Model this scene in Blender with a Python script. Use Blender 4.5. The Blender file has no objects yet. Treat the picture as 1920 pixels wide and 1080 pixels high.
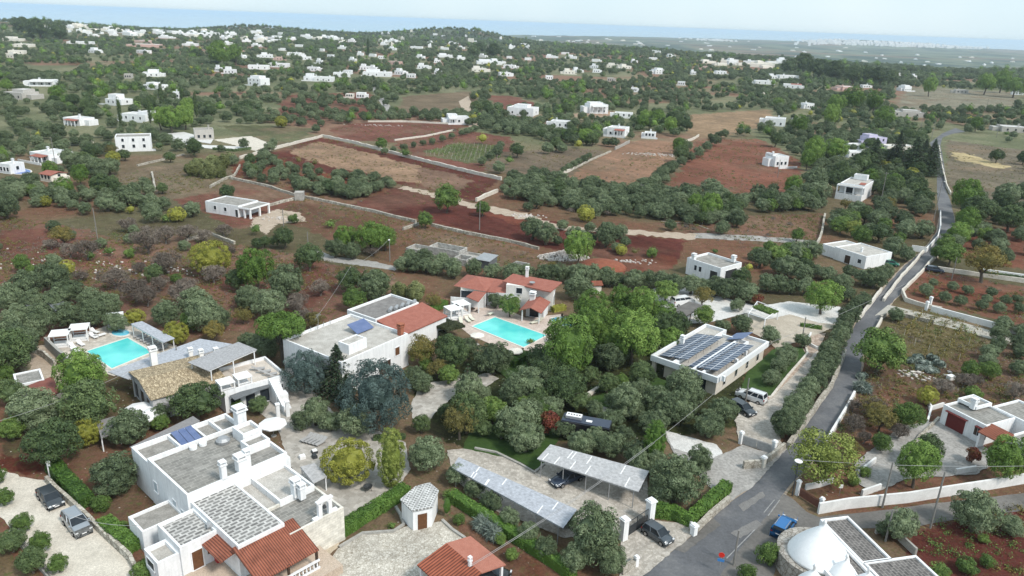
import bpy, bmesh, math, random
import numpy as np
from mathutils import Vector, Matrix
rad=math.radians
SC=bpy.context.scene; COL=SC.collection
# ---------------------------------------------------------------- camera, sky, sun, exposure
FOC=1400.; PITCH=rad(19.6); ROLL=rad(2.1); HC=55.
_R0=np.array([1,0,0.]); _F=np.array([0,math.cos(PITCH),-math.sin(PITCH)]); _U0=np.array([0,math.sin(PITCH),math.cos(PITCH)])
_R=math.cos(ROLL)*_R0+math.sin(ROLL)*_U0; _U=-math.sin(ROLL)*_R0+math.cos(ROLL)*_U0
cam=bpy.data.cameras.new("camera"); camo=bpy.data.objects.new("camera",cam); COL.objects.link(camo)
camo.matrix_world=Matrix(((_R[0],_U[0],-_F[0],0),(_R[1],_U[1],-_F[1],0),(_R[2],_U[2],-_F[2],HC),(0,0,0,1)))
cam.sensor_width=36; cam.lens=36*FOC/1920; cam.clip_start=1; cam.clip_end=90000
SC.camera=camo
SUN_EL=48; SUN_AZ=130          # azimuth clockwise from +Y (straight ahead)
w=bpy.data.worlds.new("World"); SC.world=w; w.use_nodes=True
_n=w.node_tree.nodes; _bg=_n['Background']; _sk=_n.new('ShaderNodeTexSky'); _sk.sky_type='NISHITA'; _sk.sun_disc=False
_sk.sun_elevation=rad(SUN_EL); _sk.sun_rotation=rad(SUN_AZ); _sk.air_density=1.0; _sk.dust_density=1.0; _sk.altitude=100
_mx=_n.new('ShaderNodeMix'); _mx.data_type='RGBA'; _mx.inputs[0].default_value=.78          # thin high cloud over most of the blue
_tc=_n.new('ShaderNodeTexCoord'); _nz=_n.new('ShaderNodeTexNoise'); _nz.inputs['Scale'].default_value=2.2; _nz.inputs['Detail'].default_value=4
_rp=_n.new('ShaderNodeValToRGB'); _rp.color_ramp.elements[0].position=.3; _rp.color_ramp.elements[0].color=(6.2,8.1,9.2,1); _rp.color_ramp.elements[1].position=.7; _rp.color_ramp.elements[1].color=(8.4,9.5,10.0,1)
_lk=w.node_tree.links; _lk.new(_tc.outputs['Generated'],_nz.inputs['Vector']); _lk.new(_nz.outputs['Fac'],_rp.inputs[0]); _lk.new(_sk.outputs[0],_mx.inputs[6]); _lk.new(_rp.outputs[0],_mx.inputs[7])
_lk.new(_mx.outputs[2],_bg.inputs[0]); _bg.inputs[1].default_value=0.053
sl=bpy.data.lights.new("sun",'SUN'); sl.energy=1.5; sl.angle=rad(10); sl.color=(1,.94,.86)
so=bpy.data.objects.new("sun",sl); COL.objects.link(so); so.location=(0,0,300)
_d=Vector((math.sin(rad(SUN_AZ))*math.cos(rad(SUN_EL)),math.cos(rad(SUN_AZ))*math.cos(rad(SUN_EL)),math.sin(rad(SUN_EL))))
so.rotation_euler=_d.to_track_quat('Z','Y').to_euler()
SC.view_settings.view_transform='Standard'; SC.view_settings.look='None'; SC.view_settings.gamma=1; SC.view_settings.exposure=1.2
SC.view_settings.use_curve_mapping=False
SC.cycles.max_bounces=6; SC.cycles.diffuse_bounces=2; SC.cycles.glossy_bounces=2; SC.cycles.volume_bounces=1; SC.cycles.transparent_max_bounces=8
# ---------------------------------------------------------------- terrain height, pixel -> place on the terrain
def _hash(ix,iy,s):
    a=(ix.astype(np.int64)*374761393+iy.astype(np.int64)*668265263+s*1442695041)&0xffffffff
    a=((a^(a>>13))*1274126177)&0xffffffff
    return ((a^(a>>16))&0xffff)/65535.
def vnoise(x,y,s=0):
    x=np.asarray(x,float);y=np.asarray(y,float)
    ix=np.floor(x);iy=np.floor(y);fx=x-ix;fy=y-iy;fx=fx*fx*(3-2*fx);fy=fy*fy*(3-2*fy)
    a=_hash(ix,iy,s);b=_hash(ix+1,iy,s);c=_hash(ix,iy+1,s);d=_hash(ix+1,iy+1,s)
    return (a*(1-fx)+b*fx)*(1-fy)+(c*(1-fx)+d*fx)*fy
def fbm(x,y,s=0,o=4):
    t=0;a=.5;n=0
    for i in range(o): t=t+a*vnoise(x,y,s+i*17);n+=a;a*=.5;x=x*2.03+11.3;y=y*2.03+7.7
    return t/n
def smooth(a,b,x): t=np.clip((x-a)/(b-a),0,1); return t*t*(3-2*t)
AZK=[-180,-60,-34.5,-18,0,13.6,24,34.5,60,180]
EDGE=[2500,2500,2350,2600,2250,1600,1480,1500,1500,2500]
COAST=[6000,5200,5000,5900,7300,10500,12500,11500,11500,6000]
HILLS=[(450,38,2500,170,95),(385,62,2550,200,60),(35,34,2050,180,90),(870,55,2450,150,80),(800,61,2500,160,60),(-60,40,1900,200,60),(1610,75,9000,520,80),(1720,82,8800,500,80)]
def _dirh(u):
    v=540-FOC*math.tan(PITCH)/math.cos(ROLL)+(u-960)*math.tan(ROLL)
    d=_F+_R*(u-960)/FOC-_U*(v-540)/FOC
    return d,v
_hl=[]
for (u,v,r,sx,sy) in HILLS:
    d,vh=_dirh(u); a=math.atan2(d[0],d[1]); z=HC-r*(v-vh)/FOC+(57 if r>5000 else 0)
    _hl.append((math.sin(a)*r,math.cos(a)*r,z,sx,sy))
def zt(x,y):
    x=np.asarray(x,float);y=np.asarray(y,float)
    r=np.hypot(x,y);az=np.degrees(np.arctan2(x,y))
    e=np.interp(az,AZK,EDGE)+(fbm(az*.35,az*0,5)-.5)*260
    c=np.interp(az,AZK,COAST)+(fbm(az*.6,az*0,9)-.5)*900
    und=(fbm(x/380.,y/380.,3)-.5)*9*smooth(750,1500,r)
    z=und-55*smooth(e,e+1500,r)+und*0
    for hx,hy,hz,sx,sy in _hl:
        a2=np.hypot(x-hx,y-hy)
        z=z+hz*np.exp(-(a2/sx)**2)*(1-.0*a2)
    z=z+ (fbm(x/1500.,y/1500.,21)-.5)*14*smooth(2600,4500,r)
    return np.where(r<700,0,z*(1)) - 16*smooth(c-260,c+200,r)
SEA_Z=-62.
def ray(u,v):
    return _F+_R*(u-960)/FOC-_U*(v-540)/FOC
def P(u,v,z=0.):
    d=ray(u,v); t=(z-HC)/d[2]; return np.array([0,0,HC])+t*d
def G(u,v,h=0.):
    """point of the terrain (raised by h) seen at pixel u,v of the 1920 x 1080 photograph"""
    d=ray(u,v)
    if d[2]<-.001:
        p=P(u,v,h)
        if math.hypot(p[0],p[1])<700: return p
    t=np.concatenate([np.linspace(600,4000,1700),np.linspace(4010,14000,1000)])
    X=d[0]*t;Y=d[1]*t;Z=HC+d[2]*t-zt(X,Y)-h
    k=np.argmax(Z<0)
    if Z[k]>=0: k=1000
    return np.array([X[k],Y[k],float(zt(X[k],Y[k]))+h])
def proj(p):
    q=np.array(p,float)-np.array([0,0,HC]); ww=q@_F
    return 960+FOC*(q@_R)/ww, 540-FOC*(q@_U)/ww
def ppm(p): return FOC/((np.array(p,float)-np.array([0,0,HC]))@_F)   # photograph pixels per metre there
# ---------------------------------------------------------------- materials
MATS={}
def nt(name):
    m=bpy.data.materials.new(name); m.use_nodes=True; t=m.node_tree; b=t.nodes['Principled BSDF']
    return m,t,b,t.nodes,t.links
def ramp(N,els):
    r=N.new('ShaderNodeValToRGB'); e=r.color_ramp.elements
    while len(e)<len(els): e.new(.5)
    for i,(p,c) in enumerate(els): e[i].position=p; e[i].color=(c[0],c[1],c[2],1)
    return r
def coords(N,L,kind='Object',scale=None,rot=None):
    tc=N.new('ShaderNodeTexCoord'); o=tc.outputs[kind]
    if scale or rot:
        mp=N.new('ShaderNodeMapping'); L.new(o,mp.inputs[0])
        if scale: mp.inputs['Scale'].default_value=scale if hasattr(scale,'__len__') else (scale,)*3
        if rot: mp.inputs['Rotation'].default_value=rot
        o=mp.outputs[0]
    return o
def noise(N,L,co,s,det=5,ro=.6):
    n=N.new('ShaderNodeTexNoise'); n.inputs['Scale'].default_value=s; n.inputs['Detail'].default_value=det; n.inputs['Roughness'].default_value=ro
    if co: L.new(co,n.inputs['Vector'])
    return n.outputs['Fac']
def mixc(N,L,f,a,b,mode='MIX'):
    m=N.new('ShaderNodeMix'); m.data_type='RGBA'; m.blend_type=mode
    for k,v in (('Factor',f),):
        if hasattr(v,'links'): L.new(v,m.inputs[0])
        else: m.inputs[0].default_value=v
    for idx,v in ((6,a),(7,b)):
        if hasattr(v,'links'): L.new(v,m.inputs[idx])
        else: m.inputs[idx].default_value=(v[0],v[1],v[2],1)
    return m.outputs[2]
def math_(N,L,op,a,b=None):
    m=N.new('ShaderNodeMath'); m.operation=op
    for i,v in enumerate((a,b)):
        if v is None: continue
        if hasattr(v,'links'): L.new(v,m.inputs[i])
        else: m.inputs[i].default_value=v
    return m.outputs[0]
def bump(N,L,b,h,st=.4,d=.05):
    bp=N.new('ShaderNodeBump'); bp.inputs['Strength'].default_value=st; bp.inputs['Distance'].default_value=d
    L.new(h,bp.inputs['Height']); L.new(bp.outputs[0],b.inputs['Normal'])
def M(key,c1=None,c2=None,s=1.5,rough=.85,kind='noise',**k):
    """one procedural material, cached by name"""
    if key in MATS: return MATS[key]
    m,t,b,N,L=nt(key); b.inputs['Roughness'].default_value=rough; b.inputs['Specular IOR Level'].default_value=k.get('spec',.25)
    b.inputs['Metallic'].default_value=k.get('metal',0)
    co=coords(N,L,'Object',k.get('scale'),k.get('rot'))
    if kind=='noise':
        f=noise(N,L,co,s,6,.65); r=ramp(N,[(.3,c1),(.7,c2)]); L.new(f,r.inputs[0]); col=r.outputs[0]
        if 'fine' in k:
            f2=noise(N,L,co,s*k['fine'],3); fa=k.get('fa',.24); r2=ramp(N,[(.3,(1-fa,)*3),(.7,(1+fa*.8,)*3)]); L.new(f2,r2.inputs[0]); col=mixc(N,L,1,col,r2.outputs[0],'MULTIPLY')
        if 'streak' in k:   # rain streaks and damp patches in the limewash
            f3=noise(N,L,coords(N,L,'Object',(2.2,2.2,.22)),1,5,.7); r3=ramp(N,[(.35,(1-k['streak'],)*3),(.6,(1,1,1))]); L.new(f3,r3.inputs[0]); col=mixc(N,L,1,col,r3.outputs[0],'MULTIPLY')
        L.new(col,b.inputs['Base Color'])
        if k.get('bump'): bump(N,L,b,f,k['bump'],k.get('bd',.05))
    elif kind=='brick':
        if k.get('wall'):
            sp=N.new('ShaderNodeSeparateXYZ'); L.new(co,sp.inputs[0]); cb=N.new('ShaderNodeCombineXYZ'); L.new(math_(N,L,'ADD',sp.outputs[0],sp.outputs[1]),cb.inputs[0]); L.new(sp.outputs[2],cb.inputs[1]); co=cb.outputs[0]
        br=N.new('ShaderNodeTexBrick'); L.new(co,br.inputs['Vector']); br.inputs['Scale'].default_value=1
        br.inputs['Brick Width'].default_value=k['bw']; br.inputs['Row Height'].default_value=k['bh']; br.inputs['Mortar Size'].default_value=k['mo']
        br.inputs['Mortar Smooth'].default_value=.2; br.inputs['Bias'].default_value=0; br.offset=k.get('off',.5)
        br.inputs['Color1'].default_value=(*c1,1); br.inputs['Color2'].default_value=(*c2,1); br.inputs['Mortar'].default_value=(*k['mc'],1)
        f=noise(N,L,co,s,5); r=ramp(N,[(.3,(.7,)*3),(.7,(1.15,)*3)]); L.new(f,r.inputs[0])
        L.new(mixc(N,L,1,br.outputs[0],r.outputs[0],'MULTIPLY'),b.inputs['Base Color'])
    elif kind=='wave':   # bands along local y: c1 ridge, c2 gap
        wv=N.new('ShaderNodeTexWave'); wv.bands_direction=k.get('dir','X'); wv.inputs['Scale'].default_value=k['ws']; wv.inputs['Distortion'].default_value=k.get('dist',.3)
        L.new(co,wv.inputs['Vector'])
        r=ramp(N,[(.1,c2),(.55,c1)]); L.new(wv.outputs[1],r.inputs[0])
        f=noise(N,L,co,s,5); r2=ramp(N,[(.3,(.72,)*3),(.72,(1.2,)*3)]); L.new(f,r2.inputs[0])
        L.new(mixc(N,L,1,r.outputs[0],r2.outputs[0],'MULTIPLY'),b.inputs['Base Color'])
        if k.get('bump'): bump(N,L,b,wv.outputs[1],k['bump'],k.get('bd',.05))
    elif kind=='voronoi':
        vo=N.new('ShaderNodeTexVoronoi'); vo.inputs['Scale'].default_value=s; L.new(co,vo.inputs['Vector'])
        vo2=N.new('ShaderNodeTexVoronoi'); vo2.feature='DISTANCE_TO_EDGE'; vo2.inputs['Scale'].default_value=s; L.new(co,vo2.inputs['Vector'])
        sx=N.new('ShaderNodeSeparateColor'); L.new(vo.outputs['Color'],sx.inputs[0])
        cc=ramp(N,[(0,c1),(1,c2)]); L.new(sx.outputs[0],cc.inputs[0])
        e=ramp(N,[(0,k.get('gap',(.5,.5,.5))),(k.get('gw',.06),(1,1,1))]); L.new(vo2.outputs[0],e.inputs[0])
        f=noise(N,L,co,.35,5); r2=ramp(N,[(.3,(.75,)*3),(.72,(1.15,)*3)]); L.new(f,r2.inputs[0])
        L.new(mixc(N,L,1,mixc(N,L,1,cc.outputs[0],e.outputs[0],'MULTIPLY'),r2.outputs[0],'MULTIPLY'),b.inputs['Base Color'])
        bump(N,L,b,vo2.outputs[0],.5,.04)
    MATS[key]=m; return m
def s2l(*c): return tuple(((v/255)/12.92 if v/255<=.04045 else ((v/255+.055)/1.055)**2.4) for v in c)
WHITE=M('whitewash',(.76,.775,.79),(.86,.865,.87),.5,.9,fine=7,fa=.05,streak=.14)
WARM=M('cream_wall',(.68,.64,.57),(.80,.77,.70),.6,.9,fine=8,fa=.08)
STONE=M('limestone_block',(.66,.63,.56),(.77,.74,.67),1.2,.9,kind='brick',wall=1,bw=.7,bh=.32,mo=.012,mc=(.5,.47,.4))
def roofmat(key,c1,c2): return M(key,c1,c2,.8,.95,fine=7)
ROOFG=roofmat('weathered_roof_screed',(.20,.19,.172),(.35,.335,.31))
ROOFP=roofmat('pale_roof_screed',(.34,.32,.29),(.52,.50,.465))
CHECK=M('stone_slab_roof',(.17,.165,.16),(.25,.245,.235),1.1,.9,kind='brick',bw=.95,bh=.52,mo=.11,mc=(.50,.49,.47))
CHECKG=M('mossy_slab_roof',(.20,.195,.18),(.29,.28,.26),.7,.95,kind='brick',bw=.95,bh=.55,mo=.06,mc=(.32,.31,.285))
TERRA=M('terracotta_pantiles',(.30,.105,.065),(.12,.045,.03),.9,.85,kind='wave',ws=1.25,bump=.7,bd=.06)
TERRAF=M('terracotta_flat_tiles',(.27,.095,.07),(.35,.14,.105),1.2,.85,fine=9)
COPPI=M('straw_coloured_tiles',(.30,.24,.16),(.58,.48,.33),1,.9,kind='voronoi',scale=(4.2,1.8,3),gap=(.42,.38,.32),gw=.16)
REED=M('weathered_reed_matting',(.40,.40,.41),(.26,.26,.27),3.5,.9,kind='wave',ws=2.6,dist=1.2)
REEDB=M('silvery_reed_matting',(.44,.46,.50),(.31,.33,.37),2.5,.9,kind='wave',ws=2.2,dist=.6)
DARKR=M('dark_sheet_roof',(.10,.11,.115),(.16,.17,.18),1,.7)
WOOD=M('brown_wood',(.10,.045,.022),(.16,.075,.035),3,.6)
DKWOOD=M('dark_wood',(.04,.025,.018),(.07,.045,.03),3,.6)
REDDOOR=M('oxblood_paint',(.11,.018,.018),(.15,.028,.026),1,.6)
GLASS=M('dark_glass',(.018,.024,.03),(.028,.036,.045),1,.2,spec=.3)
METAL=M('grey_metal',(.30,.31,.32),(.42,.43,.44),2,.45,metal=.4)
DKMET=M('dark_metal',(.045,.05,.055),(.07,.075,.08),2,.5,metal=.3)
CONC=M('grey_concrete',(.28,.27,.25),(.42,.41,.38),1.2,.95,fine=8)
POLE=M('weathered_pole',(.17,.165,.155),(.26,.25,.235),1.5,.9)
WALLST=M('dry_stone',(.34,.31,.26),(.56,.53,.46),1.6,.95,kind='voronoi',gap=(.35,.33,.3),gw=.09)
BARK=M('tree_bark',(.07,.058,.046),(.14,.12,.10),4,.95)
BARKG=M('grey_bark',(.14,.125,.115),(.24,.22,.205),4,.95)
TYRE=M('tyre_rubber',(.012,.012,.012),(.02,.02,.02),4,.9)
RIM=M('alloy_rim',(.3,.3,.31),(.4,.4,.41),4,.35,metal=.8)
LAMP=M('headlight_glass',(.6,.62,.64),(.7,.72,.74),4,.1,spec=.8)
TAIL=M('tail_light_red',(.25,.01,.01),(.3,.015,.015),4,.2,spec=.6)
PLASTW=M('white_canvas',(.74,.74,.74),(.80,.80,.80),2,.8)
SOLAR=M('solar_cells',(.035,.055,.10),(.05,.075,.13),1,.22,kind='brick',bw=.5,bh=1.0,mo=.018,mc=(.36,.38,.42),off=0,spec=.8)
SOLARB=M('blue_solar_glass',(.08,.12,.24),(.13,.17,.31),1,.3,spec=.4)
ASPH=None
def ground_mat():
    m,t,b,N,L=nt('ground_soil'); b.inputs['Roughness'].default_value=1; b.inputs['Specular IOR Level'].default_value=.05
    at=N.new('ShaderNodeAttribute'); at.attribute_name='soil'; co=coords(N,L)
    col=at.outputs[0]
    for s,lo,hi,d in ((.45,.74,1.24,6),(3.2,.72,1.28,4),(.05,.86,1.14,3)):
        f=noise(N,L,co,s,d,.7); r=ramp(N,[(.32,(lo,lo,lo)),(.68,(hi,hi,hi))]); L.new(f,r.inputs[0]); col=mixc(N,L,1,col,r.outputs[0],'MULTIPLY')
    # dry grass tufts and pale stones
    f=noise(N,L,co,1.1,5,.75); r=ramp(N,[(.52,(0,0,0)),(.66,(1,1,1))]); L.new(f,r.inputs[0])
    a2=N.new('ShaderNodeAttribute'); a2.attribute_name='weeds'
    k=math_(N,L,'MULTIPLY',r.outputs[0],a2.outputs[2]); col=mixc(N,L,k,col,(.085,.10,.035))
    vo=N.new('ShaderNodeTexVoronoi'); vo.inputs['Scale'].default_value=1.3; L.new(co,vo.inputs['Vector'])
    st=math_(N,L,'LESS_THAN',vo.outputs[0],.13); sx=N.new('ShaderNodeSeparateColor'); L.new(vo.outputs['Color'],sx.inputs[0])
    st=math_(N,L,'MULTIPLY',st,math_(N,L,'GREATER_THAN',sx.outputs[1],.72)); st=math_(N,L,'MULTIPLY',st,a2.outputs[2])
    col=mixc(N,L,st,col,(.42,.38,.33))
    L.new(col,b.inputs['Base Color']); bump(N,L,b,f,.6,.25)
    return m
def asphalt_mat(key,base,tint):
    m,t,b,N,L=nt(key); b.inputs['Roughness'].default_value=.85; co=coords(N,L)
    f=noise(N,L,co,.12,5,.6); r=ramp(N,[(.38,tuple(c*.8 for c in base)),(.5,base),(.62,tint)]); L.new(f,r.inputs[0])
    f2=noise(N,L,co,2.5,4,.7); r2=ramp(N,[(.3,(.8,)*3),(.7,(1.2,)*3)]); L.new(f2,r2.inputs[0])
    col=mixc(N,L,1,r.outputs[0],r2.outputs[0],'MULTIPLY')
    f3=noise(N,L,co,.5,7,.75); r3=ramp(N,[(.60,(0,0,0)),(.68,(.5,.5,.5))]); L.new(f3,r3.inputs[0]); col=mixc(N,L,r3.outputs[0],col,tuple(min(1,c*1.55) for c in base))
    L.new(col,b.inputs['Base Color']); bump(N,L,b,f2,.2,.01); MATS[key]=m; return m
ASPH=asphalt_mat('worn_asphalt',(.105,.108,.117),(.145,.146,.15))
ASPHB=asphalt_mat('brownish_asphalt',(.13,.123,.115),(.165,.156,.145))
def water_mat(key,c,c2=None):
    m,t,b,N,L=nt(key); b.inputs['Roughness'].default_value=.06; b.inputs['Base Color'].default_value=(*c,1); b.inputs['Specular IOR Level'].default_value=.4
    co=coords(N,L); f=noise(N,L,co,2.4,4); bump(N,L,b,f,.5,.06)
    if c2: 
        f2=noise(N,L,co,.18,2); r=ramp(N,[(.35,c),(.65,c2)]); L.new(f2,r.inputs[0]); L.new(r.outputs[0],b.inputs['Base Color'])
    MATS[key]=m; return m
POOLW=water_mat('pool_water',(.07,.52,.52),(.15,.68,.62)); POOLB=water_mat('blue_pool_water',(.10,.45,.62),(.18,.6,.75)); POOLD=water_mat('deep_blue_pool',(.03,.12,.42))
def leafmat(key,dark,mid,light,hue=.5,rough=.6,trans=.0):
    m,t,b,N,L=nt(key); b.inputs['Roughness'].default_value=rough; b.inputs['Specular IOR Level'].default_value=.25
    dark,mid,light=[tuple(c*q for c in cc) for cc,q in ((dark,.74),(mid,.84),(light,.95))]
    at=N.new('ShaderNodeAttribute'); at.attribute_name='tint'
    oi=N.new('ShaderNodeObjectInfo'); 
    v=math_(N,L,'ADD',at.outputs[2],math_(N,L,'MULTIPLY',math_(N,L,'SUBTRACT',oi.outputs['Random'],.5),.5))
    r=ramp(N,[(.05,dark),(.5,mid),(.95,light)]); L.new(v,r.inputs[0])
    L.new(r.outputs[0],b.inputs['Base Color'])
    MATS[key]=m; return m
L_OLIVE=leafmat('olive_leaves',(.066,.096,.048),(.132,.18,.09),(.24,.295,.17))
L_PINE=leafmat('pine_needles',(.075,.145,.024),(.145,.25,.048),(.25,.37,.085))
L_DARK=leafmat('dark_evergreen_leaves',(.045,.078,.030),(.082,.128,.048),(.145,.20,.078))
L_CEDAR=leafmat('blue_cedar_needles',(.055,.092,.084),(.11,.165,.15),(.21,.285,.265))
L_CEDG=leafmat('green_cedar_needles',(.022,.045,.022),(.04,.072,.034),(.07,.115,.05))
L_GREEN=leafmat('fresh_green_leaves',(.065,.12,.028),(.12,.20,.045),(.21,.30,.075))
L_YELL=leafmat('yellow_green_leaves',(.18,.19,.028),(.30,.31,.05),(.42,.42,.09))
L_AUT=leafmat('autumn_leaves',(.12,.11,.035),(.19,.17,.05),(.26,.20,.05))
L_LIME=leafmat('lime_green_leaves',(.10,.13,.025),(.18,.225,.045),(.29,.34,.085))
L_BARE=leafmat('bare_brown_twigs',(.12,.098,.08),(.19,.158,.13),(.28,.24,.20))
L_HEDGE=leafmat('hedge_leaves',(.045,.10,.018),(.08,.16,.026),(.13,.23,.045))
L_REEDS=leafmat('cane_leaves',(.12,.14,.045),(.20,.23,.09),(.31,.34,.15))
L_IVY=leafmat('ivy_leaves',(.02,.028,.012),(.035,.045,.018),(.06,.07,.03))
L_AGAVE=leafmat('agave_leaves',(.12,.15,.13),(.2,.25,.21),(.3,.34,.3))
L_RED=leafmat('red_leaves',(.12,.03,.02),(.2,.05,.03),(.12,.12,.03))
# ---------------------------------------------------------------- object helpers
class MB:
    def __init__(s): s.v=[];s.f=[]
    def quadbox(s,x0,x1,y0,y1,z0,z1):
        n=len(s.v); s.v+=[(x,y,z) for z in (z0,z1) for x,y in ((x0,y0),(x1,y0),(x1,y1),(x0,y1))]
        s.f+=[(n+3,n+2,n+1,n),(n+4,n+5,n+6,n+7)]+[(n+i,n+(i+1)%4,n+4+(i+1)%4,n+4+i) for i in range(4)]; return s
    def prism(s,poly,z0,z1,top=None,cap=True):
        n=len(s.v);k=len(poly); top=top or poly
        a=sum(poly[i][0]*poly[(i+1)%k][1]-poly[(i+1)%k][0]*poly[i][1] for i in range(k))
        if a<0: poly=poly[::-1]; top=top[::-1]
        s.v+=[(p[0],p[1],z0) for p in poly]+[(p[0],p[1],z1 if len(p)<3 else p[2]) for p in top]
        s.f+=[(n+i,n+(i+1)%k,n+k+(i+1)%k,n+k+i) for i in range(k)]
        if cap: s.f+=[tuple(range(n+k,n+2*k)),tuple(range(n+k-1,n-1,-1))]
        return s
    def bar(s,a,b,w,h=None):
        """square bar from a to b"""
        a=Vector(a);b=Vector(b);h=h or w;d=(b-a).normalized();u=d.cross(Vector((0,0,1)));u=Vector((1,0,0)) if u.length<1e-3 else u.normalized();v=u.cross(d)
        n=len(s.v)
        for p in (a,b):
            for i,j in ((-1,-1),(1,-1),(1,1),(-1,1)): s.v.append(tuple(p+u*i*w/2+v*j*h/2))
        s.f+=[(n,n+1,n+2,n+3),(n+7,n+6,n+5,n+4)]+[(n+i,n+4+i,n+4+(i+1)%4,n+(i+1)%4) for i in range(4)]; return s
    def tube(s,a,b,r0,r1=None,k=8,caps=True):
        a=Vector(a);b=Vector(b);r1=r0 if r1 is None else r1;d=(b-a).normalized();u=d.cross(Vector((0,0,1)));u=Vector((1,0,0)) if u.length<1e-3 else u.normalized();v=u.cross(d)
        n=len(s.v)
        for p,r in ((a,r0),(b,r1)):
            for i in range(k): t=2*math.pi*i/k; s.v.append(tuple(p+u*math.cos(t)*r+v*math.sin(t)*r))
        s.f+=[(n+(i+1)%k,n+i,n+k+i,n+k+(i+1)%k) for i in range(k)]
        if caps: s.f+=[tuple(range(n,n+k)),tuple(range(n+2*k-1,n+k-1,-1))]
        return s
    def lathe(s,prof,k=16,c=(0,0)):
        n=len(s.v)
        for r,z in prof:
            for i in range(k): t=2*math.pi*i/k; s.v.append((c[0]+r*math.cos(t),c[1]+r*math.sin(t),z))
        for j in range(len(prof)-1):
            s.f+=[(n+j*k+i,n+j*k+(i+1)%k,n+(j+1)*k+(i+1)%k,n+(j+1)*k+i) for i in range(k)]
        s.f+=[tuple(range(n+k-1,n-1,-1)),tuple(range(n+(len(prof)-1)*k,n+len(prof)*k))]
        return s
    def face(s,pts): n=len(s.v); s.v+=[tuple(p) for p in pts]; s.f.append(tuple(range(n,n+len(pts)))); return s
    def slab(s,pts,th):
        """roof slab: 3D polygon pts (counter-clockwise from above) thickened downwards"""
        n=len(s.v);k=len(pts); s.v+=[tuple(p) for p in pts]+[(p[0],p[1],p[2]-th) for p in pts]
        s.f+=[tuple(range(n,n+k)),tuple(range(n+2*k-1,n+k-1,-1))]+[(n+k+i,n+k+(i+1)%k,n+(i+1)%k,n+i) for i in range(k)]; return s
    def mesh(s,name,mat,smooth=False,bev=0):
        me=bpy.data.meshes.new(name); me.from_pydata(s.v,[],s.f); 
        for m in (mat if isinstance(mat,(list,tuple)) else [mat]): me.materials.append(m)
        if smooth: me.polygons.foreach_set('use_smooth',[True]*len(me.polygons))
        me.update(); return me
    def obj(s,name,mat,parent=None,smooth=False,loc=None,rot=0,bev=0):
        o=bpy.data.objects.new(name,s.mesh(name,mat,smooth)); COL.objects.link(o)
        if bev:
            bm=bmesh.new(); bm.from_mesh(o.data); bmesh.ops.bevel(bm,geom=bm.edges[:],offset=bev,segments=1,affect='EDGES'); bm.to_mesh(o.data); bm.free()
        if parent: o.parent=parent
        if loc is not None: o.location=loc
        o.rotation_euler[2]=rot
        return o
def tag(o,label=None,cat=None,group=None,kind=None):
    for k,v in (('label',label),('category',cat),('group',group),('kind',kind)):
        if v: o[k]=v
    return o
def empty(name,loc,rot=0,**k):
    o=bpy.data.objects.new(name,None); COL.objects.link(o); o.location=loc; o.rotation_euler[2]=rot; o.empty_display_size=.3
    return tag(o,**k)
def copy_tree(o,parent=None):
    c=o.copy(); COL.objects.link(c); c.parent=parent
    for ch in list(CH.get(o.name,[])): copy_tree(ch,c)
    return c
CH={}
def index_children():
    CH.clear()
    for o in bpy.data.objects:
        if o.parent: CH.setdefault(o.parent.name,[]).append(o)
def jag(poly,amp=.12,step=.6,seed=1):
    """ragged outline"""
    rg=random.Random(seed); out=[]
    for i in range(len(poly)):
        a=np.array(poly[i][:2]);b=np.array(poly[(i+1)%len(poly)][:2]);L_=np.linalg.norm(b-a);n=max(1,int(L_/step));d=(b-a)/max(L_,1e-6);nn=np.array([-d[1],d[0]])
        for k in range(n): out.append(tuple(a+(b-a)*k/n+nn*rg.uniform(-amp,amp)))
    return out
LAYER=[0]
def sheet(name,px,mat,z=None,amp=.12,kind='structure',step=.6,world=False,**k):
    LAYER[0]+=1; z=.02+.004*LAYER[0] if z is None else z
    poly=[tuple(P(*p)[:2]) if not world else p for p in px]; poly=jag(poly,amp,step,LAYER[0]) if amp else poly
    a=sum(poly[i][0]*poly[(i+1)%len(poly)][1]-poly[(i+1)%len(poly)][0]*poly[i][1] for i in range(len(poly)))
    if a<0: poly=poly[::-1]
    m=MB(); m.face([(x,y,z) for x,y in poly]); o=m.obj(name,mat); 
    bm=bmesh.new(); bm.from_mesh(o.data); bmesh.ops.triangulate(bm,faces=bm.faces[:]); bm.to_mesh(o.data); bm.free()
    tag(o,kind=kind,**k); return o
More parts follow.
